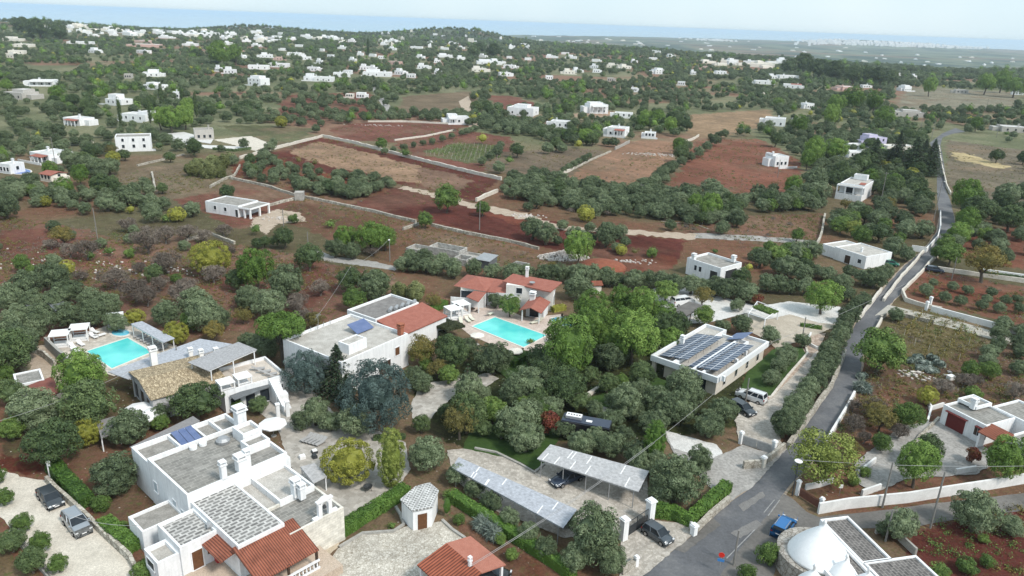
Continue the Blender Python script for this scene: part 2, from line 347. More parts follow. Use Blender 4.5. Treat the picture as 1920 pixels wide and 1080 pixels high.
# ---------------------------------------------------------------- the ground: one sheet, soil colour stored per vertex
def inpoly(x,y,poly):
    n=len(poly); r=np.zeros(x.shape,bool); j=n-1
    for i in range(n):
        xi,yi=poly[i][:2];xj,yj=poly[j][:2]
        c=((yi>y)!=(yj>y))
        r^=c&(x<(xj-xi)*(y-yi)/((yj-yi) if yj!=yi else 1e-9)+xi); j=i
    return r
DR=s2l(94,52,46);RD=s2l(116,76,66);BR=s2l(122,98,84);GB=s2l(116,101,84);TAN=s2l(150,122,100);GG=s2l(96,98,72);PALE=s2l(168,158,140);DKG=s2l(58,62,40);RB=s2l(118,86,74)
FIELDS=[  # colour, weeds amount, outline in photograph pixels
(RB,1,[(0,405),(130,425),(230,450),(330,440),(440,460),(520,470),(640,500),(740,515),(760,570),(600,600),(300,640),(0,640)]),
(RD,.5,[(0,432),(90,430),(200,455),(330,462),(300,500),(140,502),(0,490)]),
(RD,.4,[(330,560),(400,520),(500,495),(600,480),(640,540),(520,600),(420,600),(370,585)]),
(RD,.7,[(330,375),(400,350),(450,335),(560,365),(555,392),(500,420),(440,430),(385,400)]),
(GB,.8,[(200,330),(300,310),(400,300),(440,290),(430,350),(350,372),(260,375),(200,355)]),
(GG,.7,[(410,235),(480,235),(590,240),(560,275),(480,268)]),
(RD,.6,[(540,178),(690,172),(725,215),(600,238),(510,215)]),
(GB,.6,[(760,180),(900,170),(890,215),(740,215)]),
(RD,.2,[(905,178),(960,180),(1010,195),(1000,207),(940,205)]),
(RD,.2,[(615,240),(700,228),(830,230),(880,236),(760,268),(640,262)]),
(RD,.2,[(740,266),(860,243),(960,258),(960,320),(880,322),(760,292)]),
(GG,1,[(790,285),(860,268),(930,272),(942,300),(880,306),(800,292)]),
(s2l(112,98,84),.5,[(930,285),(1090,278),(1135,285),(1060,336),(985,332),(900,318)]),
(s2l(146,112,92),.7,[(1060,338),(1140,285),(1200,262),(1275,262),(1250,330),(1210,352),(1130,352)]),
(s2l(126,82,68),.4,[(1300,262),(1420,260),(1500,300),(1500,345),(1440,372),(1240,362),(1290,300)]),
(s2l(118,88,74),.6,[(1230,418),(1390,405),(1545,400),(1530,450),(1400,455),(1290,440)]),
(DR,.25,[(500,288),(600,257),(780,298),(935,336),(895,380),(820,362),(745,345),(690,335),(620,325),(560,315)]),
(TAN,.35,[(540,285),(600,266),(660,278),(740,300),(820,322),(800,345),(745,340),(690,328),(620,312),(575,300)]),
(s2l(122,96,82),.35,[(780,312),(850,326),(885,340),(850,362),(790,350)]),
(s2l(112,64,50),.7,[(430,310),(500,288),(560,315),(640,330),(700,345),(740,352),(640,388),(560,368),(440,335)]),
(DR,.06,[(655,383),(745,350),(895,382),(990,405),(1130,437),(1292,450),(1278,487),(1180,492),(1060,472),(960,452),(800,415)]),
(s2l(108,62,50),.06,[(880,392),(960,404),(1130,437),(1120,446),(950,418)]),
(s2l(112,80,66),.8,[(555,370),(650,388),(790,415),(780,435),(620,452),(520,405)]),
(s2l(118,92,76),.9,[(790,425),(960,460),(1000,475),(1090,500),(900,505),(770,452)]),
(s2l(108,58,46),.1,[(1050,500),(1130,485),(1270,480),(1260,505),(1180,520),(1060,520)]),
(s2l(116,72,58),.25,[(1700,512),(1745,508),(1925,540),(1925,612),(1740,572),(1685,552)]),
(s2l(118,76,62),.3,[(1800,425),(1925,425),(1925,505),(1800,482)]),
(s2l(112,100,72),1,[(1670,575),(1730,578),(1895,620),(1880,640),(1860,705),(1760,705),(1685,665)]),
(s2l(108,84,70),.6,[(1850,650),(1925,630),(1925,770),(1760,760),(1700,715),(1650,735),(1620,810),(1540,900),(1480,880),(1600,700),(1700,690)]),
(DR,.15,[(1720,990),(1925,945),(1925,1090),(1780,1090),(1700,1035)]),
(s2l(116,106,92),.8,[(1772,262),(1925,282),(1925,400),(1830,412),(1775,350)]),
(s2l(186,168,128),.3,[(1782,283),(1815,288),(1890,312),(1896,319),(1850,312),(1792,300)]),
(s2l(134,128,112),.9,[(1700,163),(1912,173),(1900,206),(1680,206)]),
(s2l(150,125,100),.5,[(1290,215),(1440,205),(1470,230),(1400,245),(1330,262),(1290,250)]),
(s2l(165,140,120),.3,[(1060,215),(1130,205),(1180,215),(1110,222)]),
(s2l(104,62,46),.3,[(835,955),(1065,1090),(900,1090),(865,1005)]),
(DKG,.6,[(770,690),(1000,640),(1240,600),(1260,690),(1400,700),(1390,800),(1240,830),(1100,830),(900,850),(780,810)]),
(s2l(60,76,36),.3,[(1385,735),(1500,650),(1512,665),(1445,745),(1425,745)]),
(s2l(92,78,58),.8,[(0,640),(250,640),(250,780),(0,860)]),
(s2l(105,80,62),.8,[(160,870),(250,850),(300,960),(250,1010),(190,960)]),
(s2l(92,50,40),.3,[(0,850),(90,860),(90,885),(50,892),(0,872)]),
(s2l(100,85,62),.9,[(0,1000),(60,1090),(-60,1090)]),
(s2l(150,140,118),.6,[(50,650),(90,680),(105,700),(60,710),(30,690)]),
]
def build_ground():
    az=np.concatenate([np.arange(-180,-42,6.),np.arange(-42,42.01,.15),np.arange(48,180,6.)])
    rr=np.concatenate([[3,20,38,50],np.geomspace(54,700,430)[0:],np.geomspace(708,15500,330)])
    A,Rr=np.meshgrid(np.radians(az),rr); X=Rr*np.sin(A);Y=Rr*np.cos(A)
    Z=zt(X,Y); nr,na=X.shape
    v=np.stack([X,Y,Z],-1).reshape(-1,3)
    i=np.arange(nr-1)[:,None]*na; j=np.arange(na)[None,:]; j2=(j+1)%na
    f=np.stack([i+j,i+na+j,i+na+j2,i+j2],-1).reshape(-1,4)[:,::-1]
    # soil colours
    x=X.ravel();y=Y.ravel();r=np.hypot(x,y)
    n1=fbm(x/26,y/26,1,4);n2=fbm(x/90.,y/90.,2,4);n3=fbm(x/6.,y/6.,4,3)
    wa=.6+r/140.; wx=x+(fbm(x/4.,y/4.,31,3)-.5)*4*wa*.5; wy=y+(fbm(x/4.,y/4.,47,3)-.5)*4*wa*.5
    c=lambda t:np.array(t)[None,:]
    def mx(a,b,t): return a*(1-t[:,None])+b*t[:,None]
    near=mx(c(s2l(116,98,78)),c(s2l(118,84,68)),smooth(.42,.6,n1)); near=mx(near,c(s2l(90,88,66)),smooth(.48,.64,n2)*.8)*.86
    far=mx(c(s2l(104,108,82)),c(s2l(134,104,88)),smooth(.5,.62,n2)); far=mx(far,c(s2l(130,128,102)),smooth(.5,.64,n1)*.7)*.93
    col=mx(near,far,smooth(230,420,r))
    scr=mx(c(s2l(60,76,66)),c(s2l(104,112,92)),smooth(.42,.62,fbm(x/180.,y/260.,6,5))); scr=mx(scr,c(s2l(124,100,82)),smooth(.58,.68,fbm(x/420.,y/300.,8,4))*.7)
    col=mx(col,scr,smooth(1500,2600,r))
    weeds=np.full(len(x),.8); weeds=weeds*(1-smooth(900,1500,r))
    px=(SC.render.resolution_x,)
    for (cc,wd,poly) in FIELDS:
        pw=[tuple(G(u,vv)[:2]) for u,vv in poly]
        xs=[p[0] for p in pw];ys=[p[1] for p in pw]
        bb=(wx>min(xs))&(wx<max(xs))&(wy>min(ys))&(wy<max(ys)); idx=np.nonzero(bb)[0]
        if not len(idx): continue
        k=inpoly(wx[idx],wy[idx],pw); idx=idx[k]
        tone=(.70+.60*fbm(x[idx]/11.,y[idx]/11.,12,5))[:,None]
        row_=(.86+.28*vnoise((x[idx]*.8+y[idx]*.6)/1.6,(x[idx]*.6-y[idx]*.8)/26.,88))[:,None]
        dry=smooth(.52,.72,fbm(x[idx]/17.+9,y[idx]/17.,63,4))[:,None]*min(.6,.25+wd*.5)
        col[idx]=(np.array(cc)[None,:]*(1-dry)+np.array(s2l(128,108,90))[None,:]*dry)*tone*row_*.86; weeds[idx]=np.clip(wd+.15,0,1)
    g_=col.mean(axis=1,keepdims=True); col=col*.95+g_*.05
    # walked and driven earth tracks
    me=bpy.data.meshes.new('ground'); me.vertices.add(len(v)); me.vertices.foreach_set('co',v.ravel().astype(np.float32))
    me.loops.add(f.size); me.loops.foreach_set('vertex_index',f.ravel().astype(np.int32)); me.polygons.add(len(f))
    me.polygons.foreach_set('loop_start',np.arange(0,f.size,4,dtype=np.int32)); me.polygons.foreach_set('loop_total',np.full(len(f),4,dtype=np.int32))
    me.polygons.foreach_set('use_smooth',np.ones(len(f),bool)); me.update(calc_edges=True)
    at=me.attributes.new('soil','FLOAT_COLOR','POINT'); at.data.foreach_set('color',np.concatenate([col,np.ones((len(x),1))],1).ravel().astype(np.float32))
    a2=me.attributes.new('weeds','FLOAT','POINT'); a2.data.foreach_set('value',weeds.astype(np.float32))
    me.materials.append(ground_mat()); o=bpy.data.objects.new('ground',me); COL.objects.link(o); tag(o,kind='structure')
build_ground()
# sea
def sea_mat():
    m,t,b,N,L=nt('sea_water'); b.inputs['Base Color'].default_value=(.18,.34,.46,1); b.inputs['Roughness'].default_value=.16
    co=coords(N,L,'Object',(.002,.006,1)); f=noise(N,L,co,1,4); r=ramp(N,[(.35,(.15,.32,.46)),(.65,(.21,.39,.53))]); L.new(f,r.inputs[0]); L.new(r.outputs[0],b.inputs['Base Color']); return m
o=MB().face([(-48000,3000,SEA_Z),(48000,3000,SEA_Z),(48000,60000,SEA_Z),(-48000,60000,SEA_Z)]).obj('sea',sea_mat()); tag(o,kind='structure')
# ---------------------------------------------------------------- roads, lanes, yards
def strip(name,Lp,Rp,mat,z=None,amp=.1,off=0,n=10,**k):
    """surface between a left and a right edge given in photograph pixels"""
    LAYER[0]+=1; z=.02+.004*LAYER[0] if z is None else z
    def res(pts):
        w_=[np.array(P(*p)[:2]) for p in pts]; out=[]
        d=[0]
        for a,b in zip(w_,w_[1:]): d.append(d[-1]+np.linalg.norm(b-a))
        return w_,d
    def at(w_,d,t):
        s=t*d[-1]; i=max(0,min(len(w_)-2,int(np.searchsorted(d,s))-1)); q=(s-d[i])/max(1e-6,d[i+1]-d[i]); return w_[i]*(1-q)+w_[i+1]*q
    a,da=res(Lp); b,db=res(Rp); K=max(12,int(max(da[-1],db[-1])/1.5)); m=MB(); rg=random.Random(7)
    for i in range(K+1):
        p=at(a,da,i/K);q=at(b,db,i/K);nn=(q-p)/np.linalg.norm(q-p)
        p=p-nn*rg.uniform(0,amp*2);q=q+nn*rg.uniform(0,amp*2)
        m.v+=[(p[0],p[1],z),(q[0],q[1],z)]
    m.f=[(2*i,2*i+1,2*i+3,2*i+2) for i in range(K)]
    return tag(m.obj(name,mat),kind='structure',**k)
RL=[(1180,1092),(1240,1050),(1303,1001),(1365,945),(1407,917),(1425,900),(1452,868),(1478,838),(1507,797),(1533,755),(1552,727),(1566,695),(1576,665),(1588,640),(1602,612),(1621,582),(1655,545),(1672,525),(1697,498),(1735,467),(1758,435),(1763,407),(1759,390),(1757,360),(1757,320),(1750,285),(1743,268),(1767,250),(1792,240)]
RR=[(1345,1092),(1365,1060),(1390,1025),(1420,992),(1468,925),(1485,905),(1520,868),(1545,835),(1567,800),(1600,742),(1612,700),(1616,668),(1630,625),(1652,598),(1668,571),(1690,548),(1729,508),(1755,483),(1782,455),(1790,437),(1790,417),(1787,400),(1781,375),(1773,355),(1772,325),(1767,290),(1763,272),(1767,258),(1785,251),(1810,247)]
EARTH=M('trodden_verge',(.26,.20,.15),(.40,.34,.27),1.5,.95,fine=6)
def world_off(pts,dx): return [(u+dx,v) for u,v in pts]
strip('verge',[(u-7*max(.3,(v-200)/700),v) for u,v in RL[:22]],[(u+4*max(.3,(v-200)/700),v) for u,v in RR[:22]],EARTH,z=.018,amp=.25)
strip('road',RL,RR,ASPH,z=.03)
sheet('road_branch',[(1416,994),(1470,926),(1484,934),(1512,960),(1540,972),(1620,984),(1560,1010),(1500,1000),(1475,1010),(1462,1030),(1450,1080),(1450,1092),(1342,1092),(1362,1062)],ASPHB,z=.042,amp=.06)
strip('lane',[(1530,972),(1600,963),(1680,955),(1767,943),(1925,925)],[(1545,990),(1620,990),(1700,990),(1767,978),(1925,956)],ASPHB,z=.036)
strip('side_road',[(1665,572),(1700,580),(1745,590),(1830,612),(1925,640)],[(1640,592),(1670,588),(1730,602),(1810,622),(1925,655)],M('pale_track',(.34,.32,.28),(.44,.42,.37),.8,.95,fine=7),z=.034)
for i,(pp,mt) in enumerate([([(1312,1012),(1352,985),(1330,965),(1300,990)],ASPHB),([(1283,1037),(1327,1003),(1310,1000),(1262,1030)],ASPHB),([(1388,1010),(1430,985),(1418,975),(1370,1000)],M('pale_asphalt_patch',(.165,.16,.155),(.21,.205,.20),1.2,.9,fine=6)),([(1393,960),(1435,930),(1430,922),(1385,948)],MATS['pale_asphalt_patch'])]):
    sheet('asphalt_patch',pp,mt,z=.05+.004*i,amp=.1)
mk=M('worn_road_paint',(.20,.20,.20),(.36,.36,.36),2.5,.9)
for a,b in (((1362,1048),(1415,994)),((1440,968),(1462,938)),((1432,962),(1452,938))):
    pa,pb=P(*a),P(*b); d=(pb-pa)/np.linalg.norm(pb-pa); nn=np.array([-d[1],d[0],0])*.06
    tag(MB().face([tuple(q+np.array([0,0,.075])) for q in (pa-nn,pa+nn,pb+nn,pb-nn)]).obj('road_marking',mk),kind='structure')
GRAV=M('pale_gravel',(.48,.44,.375),(.64,.59,.51),.5,.95,fine=14)
GRAVW=M('white_gravel',(.50,.49,.47),(.66,.65,.63),.6,.95,fine=10)
COBB=M('pale_cobbles',(.40,.37,.315),(.60,.57,.51),3.6,.9,kind='voronoi',gap=(.55,.52,.48),gw=.10)
FLAG=M('crazy_paving',(.34,.315,.28),(.48,.45,.41),1.6,.9,kind='voronoi',gap=(.75,.75,.72),gw=.03)
DRIVE=M('stone_drive',(.35,.32,.28),(.52,.48,.43),3.0,.9,kind='voronoi',gap=(.72,.7,.66),gw=.07)
REDPAVE=M('rosy_drive_paving',(.34,.26,.21),(.50,.41,.34),1.6,.9,kind='voronoi',gap=(.6,.56,.52),gw=.08)
DECK=M('beige_deck_paving',(.46,.41,.35),(.58,.53,.46),.9,.85,kind='brick',bw=.6,bh=.6,mo=.02,mc=(.36,.32,.28))
LAWN=M('mown_lawn',(.028,.058,.014),(.05,.095,.022),1.2,.95,fine=9)
CONCY=M('grey_yard_concrete',(.26,.25,.235),(.37,.355,.335),.35,.95,fine=8)
sheet('gravel_lane',[(-60,870),(0,880),(45,896),(89,902),(120,930),(150,958),(200,1005),(243,1045),(262,1100),(105,1100),(80,1062),(35,1008),(0,968),(-60,900)],GRAV)
sheet('cobbled_yard',[(600,1100),(610,1062),(634,1030),(680,1003),(738,999),(757,988),(829,978),(870,1008),(905,1045),(905,1100)],COBB)
sheet('paved_strip',[(560,1085),(590,1062),(634,1028),(640,1010),(600,985),(560,1010)],M('beige_strip',(.42,.35,.26),(.5,.43,.34),1,.9,fine=8))
sheet('flagstone_yard',[(540,870),(520,800),(470,760),(500,735),(580,725),(640,790),(700,805),(760,830),(770,880),(735,935),(640,985),(600,950)],FLAG)
sheet('garden_path',[(770,760),(790,720),(850,712),(915,700),(935,710),(900,735),(850,745),(815,775),(800,800),(775,795)],FLAG)
sheet('garden_path',[(1000,712),(1040,680),(1035,672),(980,700)],M('rosy_path',(.36,.31,.27),(.46,.41,.36),1,.9,fine=8))
sheet('parking_yard',[(838,845),(885,840),(960,862),(1000,885),(1040,850),(1215,880),(1215,960),(1190,985),(1160,1000),(1060,1010),(930,960),(850,900)],DRIVE)
sheet('lawn',[(868,842),(965,862),(1000,882),(1022,870),(1060,800),(950,790),(880,810)],LAWN)
sheet('gate_apron',[(1165,1008),(1215,975),(1295,985),(1302,1001),(1200,1086),(1160,1092)],DRIVE)
sheet('concrete_yard',[(1245,812),(1320,838),(1355,852),(1392,835),(1440,850),(1475,842),(1425,900),(1407,916),(1365,944),(1340,925),(1300,880),(1262,850)],CONCY)
sheet('white_gravel_patch',[(1245,808),(1345,835),(1355,852),(1330,862),(1262,842)],GRAVW)
sheet('stone_drive',[(1425,742),(1395,760),(1378,790),(1386,828),(1440,845),(1465,835),(1460,800),(1480,770),(1520,700),(1535,655),(1500,690),(1445,742)],DRIVE)
sheet('garden_drive',[(1500,692),(1540,650),(1548,625),(1520,628),(1512,648),(1470,705),(1420,744),(1440,752)],REDPAVE)
sheet('gravel_forecourt',[(1395,590),(1470,570),(1590,580),(1572,612),(1530,628),(1500,640),(1455,655),(1440,640),(1400,620)],M('sandy_gravel',(.36,.31,.25),(.48,.425,.35),.5,.95,fine=12))
sheet('white_gravel_forecourt',[(1225,542),(1270,536),(1380,565),(1420,575),(1480,566),(1590,578),(1578,610),(1535,606),(1480,590),(1440,600),(1400,588),(1330,606),(1235,610)],GRAVW)
sheet('lawn',[(1384,742),(1400,700),(1450,655),(1503,652),(1512,664),(1446,744)],LAWN)
sheet('lawn',[(1085,755),(1180,720),(1215,700),(1260,720),(1230,770),(1130,790)],LAWN)
sheet('lawn',[(925,690),(985,672),(990,690),(955,715)],LAWN)
sheet('white_drive',[(298,252),(345,248),(400,262),(395,270),(345,262),(380,272),(470,276),(440,284),(385,278),(325,268),(300,262)],GRAVW)
sheet('terrace_yard',[(1600,870),(1690,800),(1760,790),(1880,860),(1830,890),(1700,900),(1640,925),(1612,910)],CONCY)
sheet('sandy_track',[(860,190),(878,180),(890,205),(900,235),(880,240)],M('sandy_track_soil',(.33,.26,.20),(.46,.38,.30),.5,.95,fine=7),z=.03)
sheet('farm_track',[(695,165),(705,163),(740,210),(728,216)],CONCY,z=.03)
sheet('earth_track',[(745,352),(757,349),(820,363),(900,383),(985,400),(1060,425),(1200,432),(1310,440),(1305,450),(1190,440),(1050,432),(975,410),(890,392),(815,370)],MATS['sandy_track_soil'],z=.032,amp=1.1,step=1.2)
sheet('earth_track',[(590,465),(620,480),(700,490),(745,500),(740,508),(690,500),(610,490),(580,470)],CONCY,z=.03,amp=.3)
sheet('earth_track',[(1300,437),(1400,441),(1530,451),(1532,458),(1400,451),(1300,447)],CONCY,z=.03,amp=.5,step=1.2)
sheet('stony_yard',[(475,410),(520,392),(560,398),(575,415),(520,420),(500,440),(470,425)],MATS['sandy_track_soil'],z=.034,amp=.5)
sheet('dusty_yard',[(50,655),(95,645),(110,690),(140,745),(120,755),(60,720)],MATS['sandy_track_soil'],z=.034,amp=.4)
sheet('bare_ground',[(400,262),(470,255),(510,270),(480,283)],GRAV,z=.03,amp=.5)
# ---------------------------------------------------------------- tree crowns made of many small leaf faces
def quads_mesh(name,cen,nor,size,tint,mat,extra=None,asp=1.5,seed=0):
    """cen,nor: (n,3); one irregular leaf quad each"""
    rg=np.random.default_rng(seed); n=len(cen)
    nor=nor/np.maximum(1e-6,np.linalg.norm(nor,axis=1))[:,None]
    ref=rg.normal(size=(n,3)); u=np.cross(nor,ref); u/=np.maximum(1e-6,np.linalg.norm(u,axis=1))[:,None]; w_=np.cross(nor,u)
    s=(size*(.7+.6*rg.random(n)))[:,None]; a=s*asp*.5;b=s*.5/asp**.3
    V=np.stack([cen-u*a,cen-w_*b+nor*s*.1,cen+u*a,cen+w_*b+nor*s*.1],1).reshape(-1,3)
    Fc=np.arange(4*n).reshape(n,4); T=np.repeat(tint,4)
    mats=[mat]; mi=np.zeros(n,int)
    if extra is not None:
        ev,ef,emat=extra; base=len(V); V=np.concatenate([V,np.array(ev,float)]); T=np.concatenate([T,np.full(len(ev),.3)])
        mats.append(emat)
    me=bpy.data.meshes.new(name)
    fl=Fc.tolist()+([tuple(base+i for i in q) for q in extra[1]] if extra is not None else [])
    me.from_pydata(V.tolist(),[],fl)
    if extra is not None:
        mi=np.concatenate([mi,np.ones(len(extra[1]),int)])
    for m in mats: me.materials.append(m)
    me.polygons.foreach_set('material_index',mi.astype(np.int32))
    at=me.attributes.new('tint','FLOAT','POINT'); at.data.foreach_set('value',T.astype(np.float32)); me.update()
    return me
def clumps(seed,n,rx,rz,zc,lump=.34,shell=.62,flat=0,bottom=-.75,ry=None,ro=.18):
    rg=np.random.default_rng(seed); out=[]
    ry=ry or rx
    while len(out)<n:
        d=rg.normal(size=3); d/=np.linalg.norm(d)
        if d[2]<bottom: continue
        q=shell+(1-shell)*rg.random()
        q*=1-ro+1.25*ro*rg.random()
        r=lump*(.7+.6*rg.random())
        out.append((d[0]*rx*q,d[1]*ry*q,zc+d[2]*rz*q,r))
    return np.array(out)
def corepart(rx,rz,zc,seed,f=.8,k=10,j=7):
    rg=random.Random(seed); v=[];fc=[]
    for a in range(j+1):
        t=math.pi*a/j
        for b in range(k): q=f*(.9+.2*rg.random()); p_=2*math.pi*b/k; v.append((rx*q*math.sin(t)*math.cos(p_),rx*q*math.sin(t)*math.sin(p_),zc+rz*q*math.cos(t)))
    for a in range(j):
        for b in range(k): fc.append((a*k+b,(a+1)*k+b,(a+1)*k+(b+1)%k,a*k+(b+1)%k))
    return v,fc
def leafcloud(cl,per,seed,leaf,zc,mat,name,spread=.55,trunk=None,asp=1.5,updir=.25,squash=.85,fill=.12):
    rg=np.random.default_rng(seed); N_=len(cl)*per
    ci=np.repeat(np.arange(len(cl)),per); d=rg.normal(size=(N_,3)); d/=np.linalg.norm(d,axis=1)[:,None]
    c=cl[ci]; out=c[:,:3]-np.array([0,0,zc]); ol=np.linalg.norm(out,axis=1)[:,None]+1e-6
    d=d+out/ol*.55+np.array([0,0,updir]); d/=np.linalg.norm(d,axis=1)[:,None]
    rad_=c[:,3:4]*(1-fill*rg.random((N_,1))-.25*rg.random((N_,1))**3)
    pos=c[:,:3]+d*rad_*np.array([1,1,squash])
    nor=d+rg.normal(size=(N_,3))*spread
    ct=rg.random(len(cl)); tint=.5+(ct[ci]-.5)*.42+(rg.random(N_)-.5)*.4
    return quads_mesh(name,pos,nor,leaf,tint,mat,trunk,asp,seed)
def trunkgeo(seed,h,r,limbs=4,spread=.35,top=None,bend=.06):
    rg=random.Random(seed); m=MB(); top=top or h
    p=Vector((0,0,-.03)); q=Vector((rg.uniform(-bend,bend),rg.uniform(-bend,bend),h*.55))
    m.tube(p,q,r*1.25,r*.85,8,False)
    for i in range(limbs):
        a=2*math.pi*(i+rg.random()*.6)/limbs; s=spread*(.7+.6*rg.random())
        k=q+Vector((math.cos(a)*s*.5,math.sin(a)*s*.5,(top-h*.55)*.5)); e=q+Vector((math.cos(a)*s,math.sin(a)*s,(top-h*.55)*(.8+.3*rg.random())))
        m.tube(q,k,r*.6,r*.42,6,False); m.tube(k,e,r*.42,r*.15,5,False)
        for j in range(2):
            b=a+rg.uniform(-1,1); e2=k+Vector((math.cos(b)*s*.6,math.sin(b)*s*.6,(top-h*.55)*.4)); m.tube(k,e2,r*.28,r*.1,5,False)
    return m
PROTO={}   # kind -> list of (crown mesh, trunk mesh, centre height ratio, height ratio)
LIB={}
def define(kind,var,crown,trunk,zc,cat,name,desc,lod):
    LIB.setdefault(kind,dict(v=[],cat=cat,name=name,desc=desc,zc=zc,lod=[]))
    LIB[kind]['v'].append((crown,trunk)); LIB[kind]['lod'].append(lod)
def mk_kind(kind,mat,cat,name,desc,rx=.5,rz=.36,zc=.46,nc=34,per=75,lump=.15,leaf=.042,nvar=3,bark=BARK,trunk_h=.3,trunk_r=.045,limbs=4,shell=.6,bottom=-.6,spread=.38,asp=1.5,lodn=(14,16),squash=.85,bumps=None,core=.64,ro=.18):
    for v in range(nvar):
        sd=hash((len(kind),v*7+nc))%9973+v*31+sum(map(ord,kind))
        rg=np.random.default_rng(sd); e=.88+.24*rg.random()
        cl=clumps(sd,nc,rx*e-lump*1.0,rz-lump*.8,zc,lump,shell,bottom=bottom,ry=rx/e-lump*1.0,ro=ro)
        if bumps: cl=bumps(cl,rg)
        cr=leafcloud(cl,per,sd,leaf,zc-.1,mat,name+'_crown',spread,asp=asp,squash=squash,trunk=(corepart(rx-lump*.8,rz-lump*.7,zc,sd,core,14,9)+(mat,)) if core else None)
        tr=trunkgeo(sd,trunk_h,trunk_r,limbs,rx*.55,zc).mesh(name+'_trunk',bark)
        cl2=clumps(sd+5,lodn[0],rx-lump*1.2,rz-lump*1.0,zc,lump*1.35,shell,bottom=bottom,ro=ro)
        cv,cf=corepart(rx-lump*.8,rz-lump*.7,zc,sd,core if core else .4,8,6)
        lod=leafcloud(cl2,lodn[1],sd+9,leaf*2.0,zc-.1,mat,name+'_far',spread*.8,trunk=(cv,cf,mat),asp=1.3,squash=squash)
        define(kind,v,cr,tr,zc,cat,name,desc,lod)
mk_kind('olive',L_OLIVE,'olive tree','olive_tree','grey-green olive tree',rz=.41,zc=.43,bottom=-.9,nc=115,per=62,lump=.10,leaf=.0225,nvar=5,trunk_h=.28,trunk_r=.05,asp=2.2,lodn=(30,18),shell=.72,core=.64)
mk_kind('pine',L_PINE,'pine tree','pine_tree','bright green bushy pine tree',rz=.48,zc=.6,nc=130,per=60,lump=.09,leaf=.02,nvar=4,trunk_h=.5,trunk_r=.03,asp=2.4,shell=.8,bottom=-.8,lodn=(30,16),squash=1.2,core=.6)
mk_kind('umbrella',L_PINE,'pine tree','umbrella_pine','flat-topped umbrella pine',rz=.24,zc=.74,nc=130,per=60,lump=.085,leaf=.021,nvar=1,shell=.8,trunk_h=.7,trunk_r=.035,asp=1.6,bottom=-.4)
mk_kind('dark',L_DARK,'evergreen tree','evergreen_tree','dark green leafy evergreen tree',rz=.42,zc=.47,nc=115,per=62,lump=.092,leaf=.023,nvar=4,trunk_h=.3,trunk_r=.035,bottom=-.8,lodn=(28,16),shell=.74)
mk_kind('green',L_GREEN,'leafy tree','leafy_tree','fresh green leafy tree',rz=.42,zc=.47,nc=105,per=60,lump=.098,leaf=.025,nvar=4,trunk_h=.3,trunk_r=.03,bottom=-.8,lodn=(26,16),shell=.72)
mk_kind('yellow',L_YELL,'yellowing tree','yellowing_tree','yellow-green round tree',rz=.42,zc=.42,nc=170,per=56,lump=.068,leaf=.018,nvar=2,ro=.05,trunk_h=.2,trunk_r=.03,shell=.95,bottom=-.9,core=.68)
mk_kind('autumn',L_AUT,'autumn tree','autumn_tree','thin autumn-coloured tree',rz=.38,zc=.46,nc=80,per=56,lump=.10,leaf=.02,nvar=2,trunk_h=.3,trunk_r=.03,limbs=6,core=.5)
mk_kind('lime',L_LIME,'leafy tree','lime_green_tree','airy lime-green leafy tree',rz=.42,zc=.46,nc=95,per=60,lump=.105,leaf=.021,nvar=2,trunk_h=.3,trunk_r=.03,limbs=6,core=.4,bottom=-.8)
mk_kind('bare',L_BARE,'bare tree','bare_almond_tree','bare brown twiggy almond tree',rz=.34,zc=.38,nc=44,per=34,lump=.13,leaf=.024,nvar=3,bark=BARKG,trunk_h=.22,trunk_r=.03,limbs=8,shell=.3,asp=6.0,spread=1.8,lodn=(18,16),core=0)
mk_kind('shrub',L_GREEN,'shrub','green_shrub','low fresh green shrub',rz=.36,zc=.34,nc=40,per=70,lump=.14,leaf=.035,nvar=2,trunk_h=.15,trunk_r=.02,bottom=-.9)
mk_kind('grass',L_REEDS,'cane thicket','cane_clump','pale yellow-green cane clump',rz=.5,zc=.42,nc=34,per=66,lump=.14,leaf=.05,nvar=2,trunk_h=.1,trunk_r=.02,asp=5.0,bottom=-.9,squash=1.5)
mk_kind('agave',L_AGAVE,'agave','agave_clump','spiky grey-green agave clump',rz=.32,zc=.24,nc=16,per=30,lump=.2,leaf=.16,nvar=1,trunk_h=.1,trunk_r=.02,asp=6.0,bottom=-.2,squash=1.)
mk_kind('red',L_RED,'red-leaved tree','red_leaved_tree','green tree tinged red',rz=.42,zc=.45,nc=34,per=60,lump=.14,leaf=.05,nvar=1,trunk_h=.25,trunk_r=.025,bottom=-.8)
mk_kind('column',L_HEDGE,'columnar shrub','columnar_shrub','tall clipped columnar shrub',rx=.5,rz=1.0,zc=.98,nc=260,per=60,lump=.085,leaf=.024,nvar=1,trunk_h=.3,trunk_r=.04,shell=.95,bottom=-1,core=.72)
mk_kind('ycolumn',L_LIME,'columnar shrub','columnar_shrub','tall yellowish ivy-clad column',rx=.5,rz=1.02,zc=1.0,nc=260,per=60,lump=.085,leaf=.022,nvar=1,trunk_h=.3,trunk_r=.04,shell=.95,bottom=-1,core=.74,ro=.05)
mk_kind('cypress',L_DARK,'cypress','cypress_tree','slim dark cypress spire',rx=.5,rz=3.0,zc=3.1,nc=60,per=40,lump=.28,leaf=.12,nvar=1,trunk_h=.4,trunk_r=.06,bottom=-1,squash=1.6)
